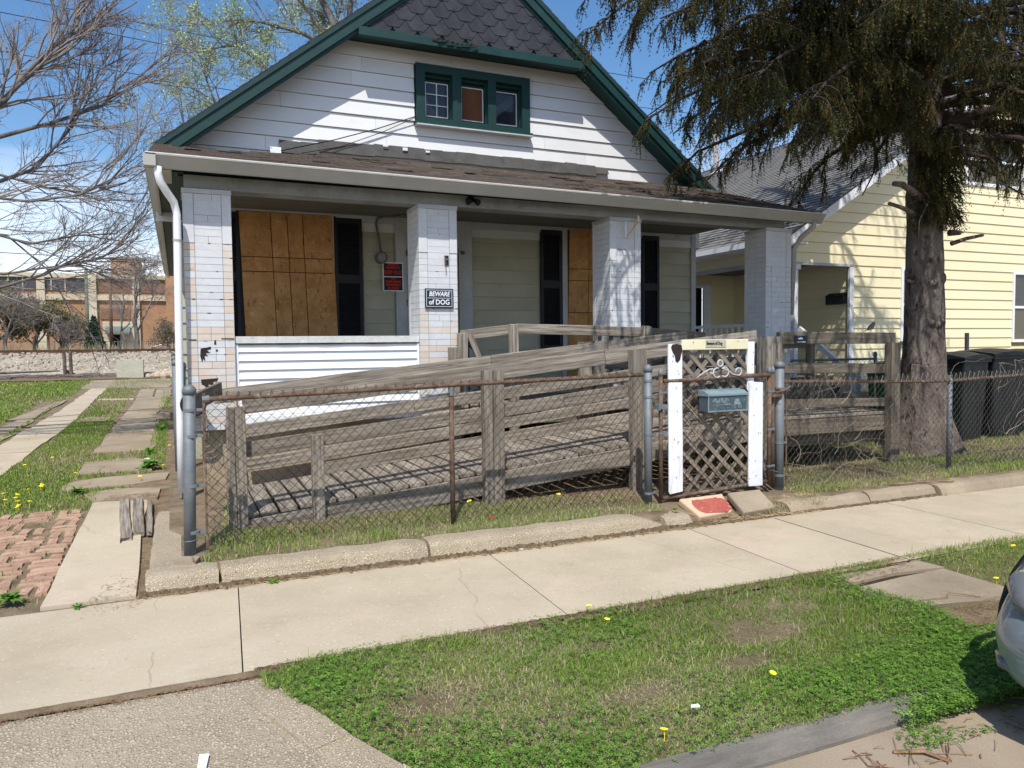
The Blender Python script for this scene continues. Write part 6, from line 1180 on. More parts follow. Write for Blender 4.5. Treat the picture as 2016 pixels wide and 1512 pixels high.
# bare maple at the left: trunk stands beyond the frame, limbs reach in
bt = thing('bare_tree', 'large leafless tree whose grey limbs reach in from the left', 'tree', (-6.2, 13.4, .2))
rg = np.random.default_rng(21); out = []
tr = np.array([(-6.2, 13.4, .1), (-6.15, 13.4, 1.2), (-6.0, 13.35, 2.4), (-5.8, 13.3, 3.4), (-5.5, 13.2, 4.2)]); V, F = tubes_np([(tr, [.36, .30, .27, .25, .22])], 14); part('trunk', mesh_np('trunk', V, F, MT['bark_l'], True), None, bt)
LM = LMX = [([(-5.6, 13.2, 4.0), (-3.6, 13.0, 4.5), (-2.22, 13, 5.12), (-1.93, 13, 5.56), (-1.66, 13, 5.89), (-1.22, 13, 6.4), (-.99, 13, 6.9)], .11),
      ([(-5.6, 13.2, 4.0), (-3.7, 12.6, 4.2), (-2.23, 12.5, 4.9), (-1.9, 12.5, 5.3), (-1.57, 12.6, 5.7), (-1.24, 12.7, 6.2), (-1.1, 12.8, 7.0)], .09),
      ([(-5.8, 13.3, 3.4), (-4.0, 13.3, 4.2), (-2.24, 13, 4.68), (-1.54, 13, 4.97), (-.94, 13, 5.26), (-.66, 13, 5.59), (-.1, 13, 5.85)], .075),
      ([(-6.0, 13.35, 2.6), (-4.0, 13.2, 3.5), (-2.26, 13, 4.05), (-1.81, 13, 4.27), (-1.32, 13, 4.94), (-1.15, 13, 5.25), (-.92, 13, 5.85)], .07),
      ([(-6.0, 13.35, 2.4), (-4.2, 13.2, 2.6), (-2.32, 13, 2.53), (-1.75, 13, 2.74), (-1.53, 13, 2.88), (-1.03, 13, 2.99), (-.6, 13, 3.3)], .055),
      ([(-6.0, 13.35, 2.6), (-4.2, 13.4, 3.0), (-2.31, 13.3, 2.75), (-1.87, 13.3, 2.85), (-1.5, 13.3, 2.91), (-1.01, 13.3, 3.06), (-.5, 13.3, 3.5)], .045),
      ([(-5.8, 13.3, 3.4), (-4.2, 13.6, 3.6), (-2.29, 13.5, 3.35), (-1.78, 13.5, 2.85), (-1.62, 13.5, 2.5), (-1.50, 13.5, 2.2), (-1.40, 13.5, 1.98)], .035),
      ([(-5.5, 13.2, 4.2), (-4.0, 13.9, 4.3), (-2.4, 13.8, 4.3), (-1.8, 13.8, 4.15), (-1.2, 13.8, 4.1), (-.7, 13.8, 4.3), (-.3, 13.7, 4.6)], .05),
      ([(-5.5, 13.2, 4.2), (-4.2, 12.4, 3.9), (-2.5, 12.2, 3.7), (-1.8, 12.2, 3.65), (-1.2, 12.3, 3.8), (-.8, 12.3, 4.05), (-.45, 12.3, 4.5)], .05),
      ([(-5.5, 13.2, 4.2), (-4.6, 13.5, 5.6), (-3.4, 13.6, 6.6), (-2.6, 13.6, 7.4), (-2.0, 13.6, 8.2), (-1.6, 13.6, 8.8), (-1.2, 13.6, 9.4)], .10),
      ([(-6.0, 13.35, 2.4), (-4.3, 13.0, 3.2), (-2.6, 12.8, 3.35), (-1.9, 12.8, 3.15), (-1.3, 12.8, 3.3), (-.8, 12.8, 3.35), (-.4, 12.8, 3.7)], .045)]
for pts_, r in LM:
    p = np.array(pts_, float); p[:, 1] += 0; out.append((0, p, np.linspace(r*.55, r*.08+.003, 7)))
    for j in range(1, 6):
        for q in range((5 if j > 1 else 2) if pts_[-1][2] > 2.5 else 1):
            f = rg.uniform(0, 1); b = p[j]*(1-f)+p[j+1]*f if j < 6 else p[j]; ax = p[min(j+1, 6)]-p[j]; ax /= np.linalg.norm(ax); pr_ = rg.normal(0, 1, 3)*np.array([1, .6, 1]); pr_ -= ax*pr_.dot(ax); pr_ /= np.linalg.norm(pr_)
            grow(out, rg, b, ax*.95+pr_*.5+np.array([.1, 0, .05]), rg.uniform(.7, 1.4), r*.15+.003, 1, 3, 5, .27, .035, (4, 8), .58, .62, .0019)
out = [o for o in out if o[0] == 0 or not ((o[1][:, 0].max() > -.12) and o[1][:, 2].min() < 4.4)]
tree_parts(bt, out, MT['bark_l'], MT['twig'], 1)
tp = [o[1][-1] for o in out if o[0] == 3]; rg.shuffle(tp); leafcloud('buds', tp[:1500], rg, .012, 1, .01, [(.30, .22, .12), (.42, .36, .16), (.26, .16, .12)], bt)
leafcloud('seed_clusters', [np.array((-1.1, 13, 5.5)), np.array((-.55, 13, 5.45)), np.array((-.62, 13, 5.35)), np.array((-1.0, 13, 5.05))], rg, .03, 60, .07, [(.50, .42, .20), (.55, .48, .28)], bt)
# budding tree behind the house
gt_ = thing('budding_tree', 'tall tree with pale spring leaves rising behind the gable', 'tree', (4.9, 22, .4))
rg = np.random.default_rng(8); out = []; tips = []
T2 = [([(4.9, 22, .3), (4.8, 22, 4), (4.65, 22, 8), (4.45, 22, 10.3), (4.2, 22, 11.0), (3.9, 22, 11.5), (3.8, 22, 13)], .22),
      ([(4.75, 22, 8), (4.7, 22, 9.4), (4.62, 22, 10.2), (4.75, 22, 11.0), (4.85, 22, 12), (5.0, 22, 13), (5.1, 22, 14)], .14),
      ([(4.9, 22, 7), (5.3, 22, 9), (5.55, 22, 10.6), (5.65, 22, 11.6), (5.6, 22, 12.5), (5.6, 22, 13.5), (5.6, 22, 14.5)], .13),
      ([(4.5, 22, 9.8), (4.0, 22, 10.15), (3.5, 22, 10.35), (3.1, 22, 10.42), (2.39, 22, 10.5), (1.6, 22, 10.45), (.95, 22, 10.2)], .08),
      ([(4.5, 22, 9.9), (4.1, 22, 10.3), (3.7, 22, 10.9), (3.2, 22, 11.4), (2.7, 22, 11.7), (2.2, 22, 12.1), (1.7, 22, 12.3)], .06),
      ([(4.7, 22, 6.5), (3.6, 22, 7.0), (2.4, 22, 7.2), (1.5, 22, 7.75), (1.1, 22, 8.2), (.9, 22, 8.8), (.85, 22, 9.3)], .06),
      ([(4.7, 22, 6.8), (3.8, 22, 7.6), (3.0, 22, 8.6), (2.5, 22, 9.2), (2.0, 22, 9.6), (1.6, 22, 9.8), (1.1, 22, 9.6)], .05),
      ([(4.7, 22, 6.3), (3.6, 22, 6.6), (2.4, 22, 6.5), (1.4, 22, 6.7), (.9, 22, 7.0), (.5, 22, 7.4), (.2, 22, 7.6)], .05)]
for pts_, r in T2:
    p = np.array(pts_, float); out.append((0, p, np.linspace(r, r*.16+.005, 7)))
    for j in range(2, 6):
        for q in range(4):
            f = rg.uniform(0, 1); b = p[j]*(1-f)+p[j+1]*f; ax = p[j+1]-p[j]; ax /= np.linalg.norm(ax); pr_ = rg.normal(0, 1, 3); pr_ -= ax*pr_.dot(ax); pr_ /= np.linalg.norm(pr_)
            grow(out, rg, b, ax*.7+pr_*.8, rg.uniform(.8, 1.5), r*.18+.008, 1, 3, 5, .28, .02, (3, 6), .6, .8, .006, tips)
tree_parts(gt_, out, MT['bark_l'], MT['twig'], 1)
tp = np.array([t[0] for t in tips]); rg.shuffle(tp); tp = tp[:5200]
leafcloud('leaves', tp, rg, .036, 6, .10, [(.40, .50, .18), (.50, .58, .26), (.32, .40, .15)], gt_)
# spruce
sp_ = thing('spruce', 'tall spruce with thick knotty trunk and drooping branches behind the right fence', 'spruce tree', (9.03, 7.0, .15))
rg = np.random.default_rng(4)
tz = [.0, .25, .5, .9, 1.6, 2.4, 3.2, 3.45, 3.6, 4.2, 5.2, 6.5, 8, 10, 13, 16.]; trd = [.50, .42, .35, .285, .245, .225, .21, .225, .20, .19, .18, .17, .15, .12, .08, .02]; NS = 40; V = []
for z, r in zip(np.interp(np.linspace(0, 15, 90), range(16), tz), np.interp(np.linspace(0, 15, 90), range(16), trd)):
    for k in range(NS):
        a = k*2*math.pi/NS; fl_ = 1+(.18*max(0, 1-z/.7)*math.sin(a*5+.6))+.022*math.sin(a*9+z*2.2)+.018*math.sin(a*17-z*7)+rg.uniform(-.012, .012)
        V.append((9.03+.02*math.sin(z)+r*fl_*math.cos(a), 7.0+r*fl_*math.sin(a), z+.08))
n = 90; i = np.arange(n-1)[:, None]*NS; k = np.arange(NS)[None]; F = np.stack([i+k, i+(k+1) % NS, i+NS+(k+1) % NS, i+NS+k], -1).reshape(-1, 4)
part('trunk', mesh_np('trunk', V, F, MT['bark'], True), None, sp_)
def knot(a, z, r, s):
    r = r*.70
    c = Vector((9.03+math.cos(a)*r, 7+math.sin(a)*r, z)); d = Vector((math.cos(a), math.sin(a), -.1)); part('knot', MB().tube([c-d*.06, c+d*.01, c+d*.035, c+d*.045, c+d*.03], [s*1.3, s*1.15, s*.9, s*.55, s*.2], 12), MT['bark'], sp_, smooth=True)
for a, z, r, s in ((-1.0, 2.42, .30, .075), (-1.95, 2.35, .30, .06), (-1.2, 1.85, .31, .05), (-1.62, 1.82, .31, .055), (-2.0, 1.84, .31, .045), (-.35, 1.86, .30, .05), (-.25, 2.4, .30, .06), (-1.5, 3.3, .31, .09), (-2.6, 3.42, .31, .08), (-.9, 1.2, .33, .04), (-1.8, 1.0, .34, .03)): knot(a, z, r, s)
for P, r0 in (([(8.78, 6.85, 3.42), (8.55, 6.8, 3.50), (8.3, 6.75, 3.56), (8.12, 6.72, 3.55)], .05), ([(8.76, 6.9, 3.22), (8.4, 6.8, 3.28), (8.02, 6.7, 3.30)], .035), ([(8.76, 6.95, 3.06), (8.66, 6.9, 3.07)], .022), ([(9.30, 6.85, 3.03), (9.45, 6.8, 3.03)], .045), ([(9.28, 6.8, 2.88), (9.5, 6.75, 2.95), (9.75, 6.7, 3.00)], .03), ([(8.76, 6.95, 2.38), (8.6, 6.92, 2.40)], .028), ([(8.78, 6.75, 3.4), (8.42, 6.6, 3.1), (8.40, 6.6, 2.85)], .008)):
    part('broken_branch', MB().tube(P, [r0*(1-.35*q/(len(P)-1)) for q in range(len(P))], 8), MT['bark'], sp_, smooth=True)
limbs = []; secs = []; sprigs = []
def addlimb(az, z0, Ln, rise, droop, r0):
    d = np.array([math.cos(az), math.sin(az), 0]); t = np.linspace(0, 1, 9); p = np.array([9.03, 7.0, z0])+d[None]*(t*Ln)[:, None]; p[:, 2] += rise*np.sin(t*2.4)-droop*t**2.2
    p[1:, :2] += rg.normal(0, .05, (8, 2)); limbs.append((p, np.linspace(r0, .008, 9)))
    s = .55
    side = np.array([-d[1], d[0], 0])
    while s < Ln:
        tt = s/Ln; j = min(int(tt*8), 7); f = tt*8-j; b = p[j]*(1-f)+p[j+1]*f
        for sg in (-1, 1):
            if rg.random() < .12 or math.sin(b[0]*4.1+b[2]*3.3)*math.sin(b[1]*3.7-b[2]*4.9+b[0]*1.3) > .20: continue
            l2 = (.38+.75*math.sin(math.pi*min(1, tt*.85+.12)))*rg.uniform(.55, 1.15)*min(1.15, Ln/4.2); dd = side*sg*rg.uniform(.45, 1)+d*rg.uniform(.2, .9); dd /= np.linalg.norm(dd); q = [b]
            for k in range(5): dd = dd+np.array([0, 0, -.33])*rg.uniform(.5, 1.2)+rg.normal(0, .17, 3); dd /= np.linalg.norm(dd); q.append(q[-1]+dd*l2/5)
            q = np.array(q); secs.append((q, np.linspace(.009, .003, 6)))
            m = int(l2/.024)
            for k in range(m):
                u = rg.uniform(.08, 1); jj = min(int(u*5), 4); ff = u*5-jj; c = q[jj]*(1-ff)+q[jj+1]*ff; sd = rg.normal(0, .45, 3)+np.array([0, 0, -1.25])+dd*.4; sprigs.append((c, sd/np.linalg.norm(sd), rg.uniform(.06, .24)*(1.5 if rg.random() < .2 else 1)))
        s += rg.uniform(.10, .17)
A = math.pi
for az, z0, Ln, rise, droop in ((A+.02, 4.30, 3.3, .55, 1.0), (A-.16, 4.55, 3.6, .65, .9), (A+.22, 4.45, 4.2, .6, 1.0), (A+.10, 4.95, 4.2, .5, .75), (A-.10, 5.25, 4.0, .5, .9), (A+.30, 4.75, 4.2, .5, 1.0), (A-.3, 5.0, 3.8, .4, .9), (A+.05, 5.7, 4.2, .5, 1.0), (A+.42, 4.55, 4.0, .4, 1.0), (A-.42, 4.6, 3.3, .3, 1.0), (A+.24, 5.1, 4.5, .4, .85), (A+.36, 5.3, 4.9, .4, .8), (A-.2, 6.2, 4.6, .4, 1.2), (A+.15, 5.9, 5.3, .3, 1.1), (A+.5, 5.7, 5.4, .3, 1.0), (A+.62, 5.0, 4.4, .3, .8),
    (A+.28, 6.3, 5.6, .3, 1.2), (A+.14, 4.7, 4.6, .45, .8), (A+.33, 4.35, 3.4, .35, 1.0), (A+.8, 5.6, 4.8, .3, 1.0), (A+.44, 6.6, 5.4, .3, 1.2),
    (A*1.5-.3, 3.9, 1.4, .2, .7), (A*1.5+.2, 3.85, 1.1, .1, .6), (A*1.5+.6, 4.1, 1.8, .2, .8), (A*1.5-.6, 4.2, 1.6, .2, .9), (A*1.5, 4.6, 2.0, .2, .9), (A*1.5+.45, 4.9, 2.4, .2, 1.0), (A*1.5-.5, 5.1, 2.6, .2, 1.0), (A*1.5-.1, 5.4, 2.8, .2, 1.0),
    (-.05, 4.3, 3.6, .5, .9), (-.35, 4.15, 3.4, .3, .6), (.2, 4.5, 3.8, .5, 1.0), (-.6, 4.4, 3.0, .4, .9), (-.2, 5.0, 4.0, .4, .9), (-.75, 5.0, 3.2, .3, .8), (.1, 5.5, 4.0, .4, 1.0), (-.45, 5.6, 4.0, .3, .9), (-.9, 5.7, 3.4, .3, .9), (-.25, 6.3, 4.0, .3, 1.0), (-.55, 4.8, 3.4, .3, .9), (-.1, 4.7, 3.4, .3, .8),
    (A*.5, 4.4, 2.6, .3, .9), (A*.7, 4.7, 3.0, .3, .9), (A*.3, 4.8, 3.0, .3, .9), (A*.6, 5.8, 3.2, .3, 1), (A*.8, 5.6, 3.6, .3, 1.), (A*.4, 6.2, 3.2, .3, 1)):
    addlimb(az, z0, Ln, rise, droop, .055+.006*Ln)
for i in range(1500):
    a = rg.uniform(-2.9, -.2); z = rg.uniform(3.15, 4.3); r = rg.uniform(.16, .42); sd = np.array([math.cos(a)*.5, math.sin(a)*.5, -1.])+rg.normal(0, .3, 3); sprigs.append((np.array([9.03+r*math.cos(a), 7+r*math.sin(a), z]), sd/np.linalg.norm(sd), rg.uniform(.06, .2)))
nvis = len(sprigs)
for i in range(34): z = 7.0+i*.24; addlimb(i*2.4, z, max(.7, 3.7*(1-(z-7)/10.5)), .3, 1.0, .05)
for p, r in limbs[:47]: V, F = tubes_np([(p, r)], 8); part('limb', mesh_np('limb', V, F, MT['limb'], True), None, sp_)
V, F = tubes_np(limbs[47:], 5); part('upper_limbs', mesh_np('upper_limbs', V, F, MT['limb'], True), None, sp_, kind='stuff')
V, F = tubes_np(secs, 3); part('branchlets', mesh_np('branchlets', V, F, MT['limb'], True), None, sp_, kind='stuff')
def sprig_mesh(sp, rg, nn=6, w=.0185):
    C = np.array([s[0] for s in sp]); D = np.array([s[1] for s in sp]); Ln = np.array([s[2] for s in sp]); n = len(sp)
    U = np.cross(D, rg.normal(0, 1, (n, 3))); U /= np.linalg.norm(U, axis=1, keepdims=True); W_ = np.cross(D, U); vs = []
    base = rg.uniform(0, 6.28, n)
    for k in range(nn*2):
        t = (k//2+.3)/nn; a = base+k*2.0; o = U*np.cos(a)[:, None]+W_*np.sin(a)[:, None]; c = C+D*(Ln*t)[:, None]; sag_ = np.array([0, 0, -1])*(Ln*t*t*.15)[:, None]; c = c+sag_
        tip = c+(D*.9+o)*(w*rg.uniform(.8, 1.4, n))[:, None]; wd = np.cross(D, o)*.0068
        vs += [c-wd-D*.004, c+wd+D*.004, tip]
    # stem as thin cross
    for o in (U, W_): vs += [C-o*.0035, C+o*.0035, C+D*Ln[:, None]+np.array([0, 0, -1])*(Ln*.15)[:, None]]
    m = nn*2+2; V = np.stack(vs, 1).reshape(-1, 3); F = np.arange(len(V)).reshape(-1, 3)
    h = rg.uniform(0, 1, n); c = np.where((h > .72)[:, None], np.array([1.25, 1.05, .8]), np.array([.75, .9, .85]))*rg.uniform(.6, 1.25, (n, 1)); c = np.where((h > .93)[:, None], np.array([2.0, 1.6, 1.3]), c)
    return V, F, np.repeat(c, m*3, axis=0)
V, F, C = sprig_mesh(sprigs[:nvis], rg); part('foliage', mesh_np('foliage', V, F, MT['needle'], False, C), None, sp_, kind='stuff')
up_ = sprigs[nvis:]; up_ = up_[::3]; V, F, C = sprig_mesh(up_, rg, 3, .035); part('upper_foliage', mesh_np('upper_foliage', V, F, MT['needle'], False, C), None, sp_, kind='stuff')
print('spruce sprigs', len(sprigs), nvis)
# ================================================================== BINS, CAR
def bin_(x, y, w_, h, m, lab, rot=0, nm='wheelie_bin', cat='bin'):
    t = thing(nm, lab, cat, (x, y, .15), 'bins behind the right fence'); M = Matrix.Translation((x, y, .15)) @ Matrix.Rotation(rot, 4, 'Z')
    a = w_/2; mb = MB(); mb.add([(-a*.8, -a*.8, 0), (a*.8, -a*.8, 0), (a*.8, a*.8, 0), (-a*.8, a*.8, 0), (-a, -a, h), (a, -a, h), (a, a, h), (-a, a, h)], [(0,3,2,1),(4,5,6,7),(0,1,5,4),(1,2,6,5),(2,3,7,6),(3,0,4,7)])
    round_edges(part('body', mb, m, t, M=M), .03, 3); part('rim', MB().box(-a-.02, -a-.02, h-.07, a+.02, a+.02, h-.01), m, t, M=M)
    ld = MB(); K = 8; vs = []
    for k in range(K+1):
        yy = -a-.04+(2*a+.06)*k/K; zz = h+.05*math.sin(math.pi*k/K)+.015+.01*rnd.random()
        vs += [(-a-.04, yy, zz-.02), (-a*.6, yy, zz+.01), (0, yy, zz+.02), (a*.6, yy, zz+.01), (a+.04, yy, zz-.02), (a+.04, yy, h-.02), (-a-.04, yy, h-.02)]
    n = 7; ld.add(vs, [(k*n+i, k*n+(i+1) % n, (k+1)*n+(i+1) % n, (k+1)*n+i) for k in range(K) for i in range(n)]+[tuple(range(n))[::-1], tuple(range(K*n, K*n+n))])
    part('lid', ld, m, t, M=M, smooth=False); part('handle', MB().tube([(-a*.7, a+.08, h-.06), (a*.7, a+.08, h-.06)], .016, 8), m, t, M=M)
    for s in (-1, 1): part('wheel', MB().tube([(s*a*.8, a*.9, .12), (s*(a*.8+.05), a*.9, .12)], .12, 14), MT['black'], t, M=M)
bin_(10.62, 7.7, .66, 1.22, MT['plastic_black'], 'black wheeled bin with buckled lid, nearest the spruce trunk', .1); bin_(11.45, 7.75, .78, 1.26, MT['plastic_black'], 'large black wheeled bin beside the buckled one', -.05)
bin_(12.35, 7.9, .78, 1.24, MT['plastic_black'], 'black wheeled bin at the right frame edge', .05); bin_(9.95, 8.15, .62, 1.10, MT['plastic_green'], 'green wheeled bin half hidden left of the spruce trunk', .2)
bg_ = MB()
bag = thing('rubbish_bag', 'black rubbish bag on the ground behind the ramp platform', 'bag', (8.75, 8.2, .2))
part('bag', MB().tube([(8.75, 8.2, .18), (8.75, 8.2, .25), (8.76, 8.2, .45), (8.74, 8.21, .68), (8.75, 8.2, .82), (8.76, 8.2, .90)], [.2, .27, .30, .24, .10, .05], 11), MT['plastic_black'], bag)
part('knot', MB().tube([(8.76, 8.2, .88), (8.78, 8.2, .97)], [.03, .06], 7), MT['plastic_black'], bag)
stk = tagp(board('wooden_stake', (12.3, 8.7, .2), (12.3, 8.7, 1.75), .07, .04, MT['wood'], None, up=(1, 0, 0)), 'thin grey wooden stake standing above the bins', 'stake')
# silver car: front end points left along the kerb
carpaint = mat('silver_paint', [(128, 136, 143), (134, 142, 149)], .5, bump=0, fine=0, rough=.38, metal=.35, spec=.5, coat=.6); cglass = glassmat('car_glass', (20, 24, 28)); cblack = mat('black_trim', [(18, 18, 20)], bump=0, rough=.6); chrome = mat('chrome', [(210, 214, 218)], bump=0, rough=.12, metal=1.0, fine=0); tyre = mat('tyre_rubber', [(26, 26, 27)], rough=.9, bump=.2)
lens = mat('headlamp_lens', [(110, 112, 114)], bump=0, rough=.1, metal=.2, fine=0); amber = mat('amber_lens', [(210, 120, 40)], bump=0, rough=.2)
def make_car(X0, YC, Z0, lab, paint, grp=None, name='parked_car'):
    t = thing(name, lab, 'car', (X0+2.2, YC, Z0), grp)
    st = [(0.0, .50, .26, .45), (.03, .62, .22, .48), (.12, .74, .19, .53), (.30, .82, .17, .61), (.60, .865, .17, .72), (1.0, .88, .17, .83), (1.35, .885, .17, .93), (1.9, .885, .17, .97), (2.8, .885, .17, .99), (3.5, .88, .17, 1.0), (4.0, .87, .19, 1.0), (4.35, .82, .22, .97), (4.50, .72, .30, .90), (4.54, .60, .36, .80)]
    def ring(x, hw, zb, zt):
        xo = lambda w_: x+.16*max(0, 1-x/.5)*(w_/.6)**2*.5
        H = zt-zb; q = [(0, zb), (hw*.80, zb), (hw*.93, zb+.05), (hw*.97, zb+H*.28), (hw*1.0, zb+H*.50), (hw*1.005, zb+H*.60), (hw*.985, zb+H*.66), (hw*.96, zt-.07), (hw*.86, zt-.015), (hw*.5, zt+.01), (0, zt+.015)]
        pts_ = [(xo(a), a, b) for a, b in q]+[(xo(a), -a, b) for a, b in q[-2:0:-1]]; return pts_
    V = []; 
    for s in st: V += [(X0+a, YC+b, Z0+c) for a, b, c in ring(*s)]
    n = 20; K = len(st); F = [(k*n+i, k*n+(i+1) % n, (k+1)*n+(i+1) % n, (k+1)*n+i) for k in range(K-1) for i in range(n)]+[tuple(range(n))[::-1], tuple(range((K-1)*n, K*n))]
    o = part('body', MB().add(V, F), paint, t, smooth=True); sd = o.modifiers.new('s', 'SUBSURF'); sd.levels = 2; sd.render_levels = 2
    cab = [(1.30, .70, .91, .93), (1.75, .70, .95, 1.22), (2.15, .66, .97, 1.40), (2.7, .65, .98, 1.44), (3.3, .64, .99, 1.40), (3.85, .66, 1.0, 1.16), (4.15, .68, .98, 1.0)]; V = []
    for x, hw, zb, zt in cab:
        q = [(hw*1.12, zb-.02), (hw*1.06, zb+(zt-zb)*.5), (hw*.95, zb+(zt-zb)*.9), (hw*.6, zt), (0, zt+.012)]; q2 = q+[(-a, b) for a, b in q[-2::-1]]; V += [(X0+x, YC+a, Z0+b) for a, b in q2]
    n = 9; F = [(k*n+i, k*n+i+1, (k+1)*n+i+1, (k+1)*n+i) for k in range(6) for i in range(8)]
    part('cabin_glass', MB().add(V, F), cglass if paint is carpaint else cblack, t, smooth=True)
    rf_ = MB(); V = []
    for x, hw, zb, zt in cab[2:5]:
        q = [(hw*1.0, zb+(zt-zb)*.80), (hw*.96, zb+(zt-zb)*.92), (hw*.6, zt+.006), (0, zt+.018)]; q2 = q+[(-a, b) for a, b in q[-2::-1]]; V += [(X0+x, YC+a, Z0+b) for a, b in q2]
    n = 7; part('roof', rf_.add(V, [(k*n+i, k*n+i+1, (k+1)*n+i+1, (k+1)*n+i) for k in range(2) for i in range(6)]), paint, t, smooth=True)
    for s in (-1, 1):
        for xa in (.85, 3.6):
            w_ = part('wheel', MB().tube([(X0+xa, YC+s*.68, Z0+.31), (X0+xa, YC+s*.72, Z0+.31), (X0+xa, YC+s*.87, Z0+.31), (X0+xa, YC+s*.895, Z0+.31)], [.28, .31, .31, .27], 28), tyre, t, smooth=True)
            part('rim', MB().tube([(X0+xa, YC+s*.897, Z0+.31), (X0+xa, YC+s*.90, Z0+.31)], [.20, .18], 18), chrome, w_)
            part('wheel_arch', MB().tube([(X0+xa+.36*math.cos(a), YC+s*.885, Z0+.31+.36*math.sin(a)) for a in np.linspace(-.15, math.pi+.15, 16)], .022, 6), cblack, t, smooth=True)
        hl = part('headlight', MB().tube([(X0+.16, YC+s*.50, Z0+.53), (X0+.22, YC+s*.60, Z0+.555), (X0+.33, YC+s*.70, Z0+.59), (X0+.52, YC+s*.79, Z0+.64)], [.03, .055, .055, .015], 12), lens, t, smooth=True)
        0 and part('indicator', MB().tube([(X0+.30, YC+s*.765, Z0+.63), (X0+.42, YC+s*.81, Z0+.65)], [.03, .015], 8), amber, hl, smooth=True)
        part('fog_lamp', MB().tube([(X0+.115, YC+s*.56, Z0+.285), (X0+.16, YC+s*.66, Z0+.29), (X0+.23, YC+s*.735, Z0+.30)], [.008, .026, .008], 10), lens, t, smooth=True)
        part('mirror', MB().tube([(X0+1.75, YC+s*.84, Z0+1.0), (X0+1.76, YC+s*.98, Z0+1.03), (X0+1.78, YC+s*1.04, Z0+1.03)], [.03, .08, .05], 10), paint, t, smooth=True)
        for xd in (1.45, 2.45, 3.3): part('door_seam', MB().box(X0+xd, YC+s*.882, Z0+.3, X0+xd+.008, YC+s*.892, Z0+.95), cblack, t)
    part('grille', MB().box(X0-.01, YC-.36, Z0+.44, X0+.04, YC+.36, Z0+.54), cblack, t); part('bumper_crease', MB().tube([(X0+.0, YC-.45, Z0+.42), (X0-.005, YC, Z0+.42), (X0+.0, YC+.45, Z0+.42)], .008, 6), cblack, t)
    part('number_plate', MB().box(X0-.025, YC-.15, Z0+.30, X0-.01, YC+.15, Z0+.38), MT['signwhite'], t)
    return t
make_car(3.02, 1.40, -.06, 'silver car parked at the kerb, only its front corner in view', carpaint)
# ================================================================== BACKGROUND
bal = MB(); V, F = grid(np.linspace(-60, 40, 60), np.array([30.2, 30.8, 31.5, 32.3, 33.0, 33.6, 38, 39.5]), lambda X, Y: np.interp(Y, [30.2, 31.5, 33.0, 33.6, 38, 39.5], [.66, 1.02, 1.42, 1.52, 1.52, 1.2])+rnd.uniform(0, .01)+.03*np.sin(X*3.1+Y*4)*np.sin(X*1.3))
part('railway_embankment', mesh_np('railway_embankment', V, F, MT['ballast'], True), None, None, kind='structure')
rg = np.random.default_rng(6)
stn = MB()
for i in range(1500):
    x = rg.uniform(-14, 1.5); y = rg.uniform(31.2, 33.7); z = float(np.interp(y, [30.2, 31.5, 33.0, 33.6], [.66, 1.02, 1.42, 1.52])); s = rg.uniform(.03, .07)
    stn.obox((x, y, z+s*.3), (s*rg.uniform(.6, 1), s*.4*rg.uniform(-1, 1), 0), (-s*.3*rg.uniform(-1, 1), s*rg.uniform(.6, 1), s*.2), (0, s*.1, s*.7))
tagp(part('ballast_stones', stn, MT['ballast'], None), 'loose ballast stones on the railway embankment', 'stones', kind='stuff')
tk = thing('railway_track', 'rusty railway track along the top of the embankment', 'railway track', (-5, 34.7, 1.5))
for y in (34.0, 35.43): part('rail', MB().prism([(y-.07, 1.54), (y+.07, 1.54), (y+.02, 1.58), (y+.035, 1.68), (y-.035, 1.68), (y-.02, 1.58)], 'x', -60, 40), MT['rail'], tk)
tie = MB().box(-.11, -1.25, -.09, .11, 1.25, .03).mesh('sleeper', MT['wood_dark'])
for i in range(40): part('sleeper', tie, None, tk, M=Matrix.Translation((-16+i*.56, 34.7, 1.53)))
V, F = grid(np.linspace(-30, 2, 60), np.linspace(28.8, 31.2, 7), lambda X, Y: gz(np.minimum(X, -.2), Y)+.02+.05*np.abs(np.sin(X*2.3)*np.sin(Y*5)))
part('leaf_litter', mesh_np('leaf_litter', V, F, MT['litter'], True), None, None, kind='structure')
scatter_sticks('brushwood', [(-9, 29.8), (-.5, 29.8), (-.5, 31.0), (-9, 31.0)], 260, 31, 'grey brushwood strewn below the embankment', MT['twig'], (.3, 1.1), .012, zf=lambda x, y: .74+.12*(x % .7), cat='brushwood')
tagp(part('concrete_block', round_edges(part('tmp', MB(), MT['conc_old']), .01).data if False else MB().box(-1.95, 29.2, .62, -1.12, 29.9, 1.30), mat('pale_green_grey_concrete', [(176, 174, 156), (192, 190, 172)], 2), None), 'large pale concrete block at the end of the driveway', 'concrete block')
pp = thing('fence_post_pair', 'pair of old dark timber posts standing at the end of the lawn', 'posts', (-3.5, 30.2, .66))
for dx in (-.09, .10): part('post', MB().tube([(-3.5+dx, 30.2, .6), (-3.52+dx, 30.2, 1.62)], .055, 8), MT['bark'], pp)
part('plank', MB().bar((-3.6, 30.2, .95), (-3.2, 30.5, .7), .05, .1), MT['bark'], pp)
lg = tagp(part('fallen_log', MB().tube([(-8.6, 30.4, 1.02), (-7.4, 30.4, .86), (-5.6, 30.5, .90), (-3.8, 30.6, .93)], [.03, .055, .05, .02], 7), MT['bark_l'], None, smooth=True), 'long grey fallen branch lying below the embankment', 'log')
rk = random.Random(3)
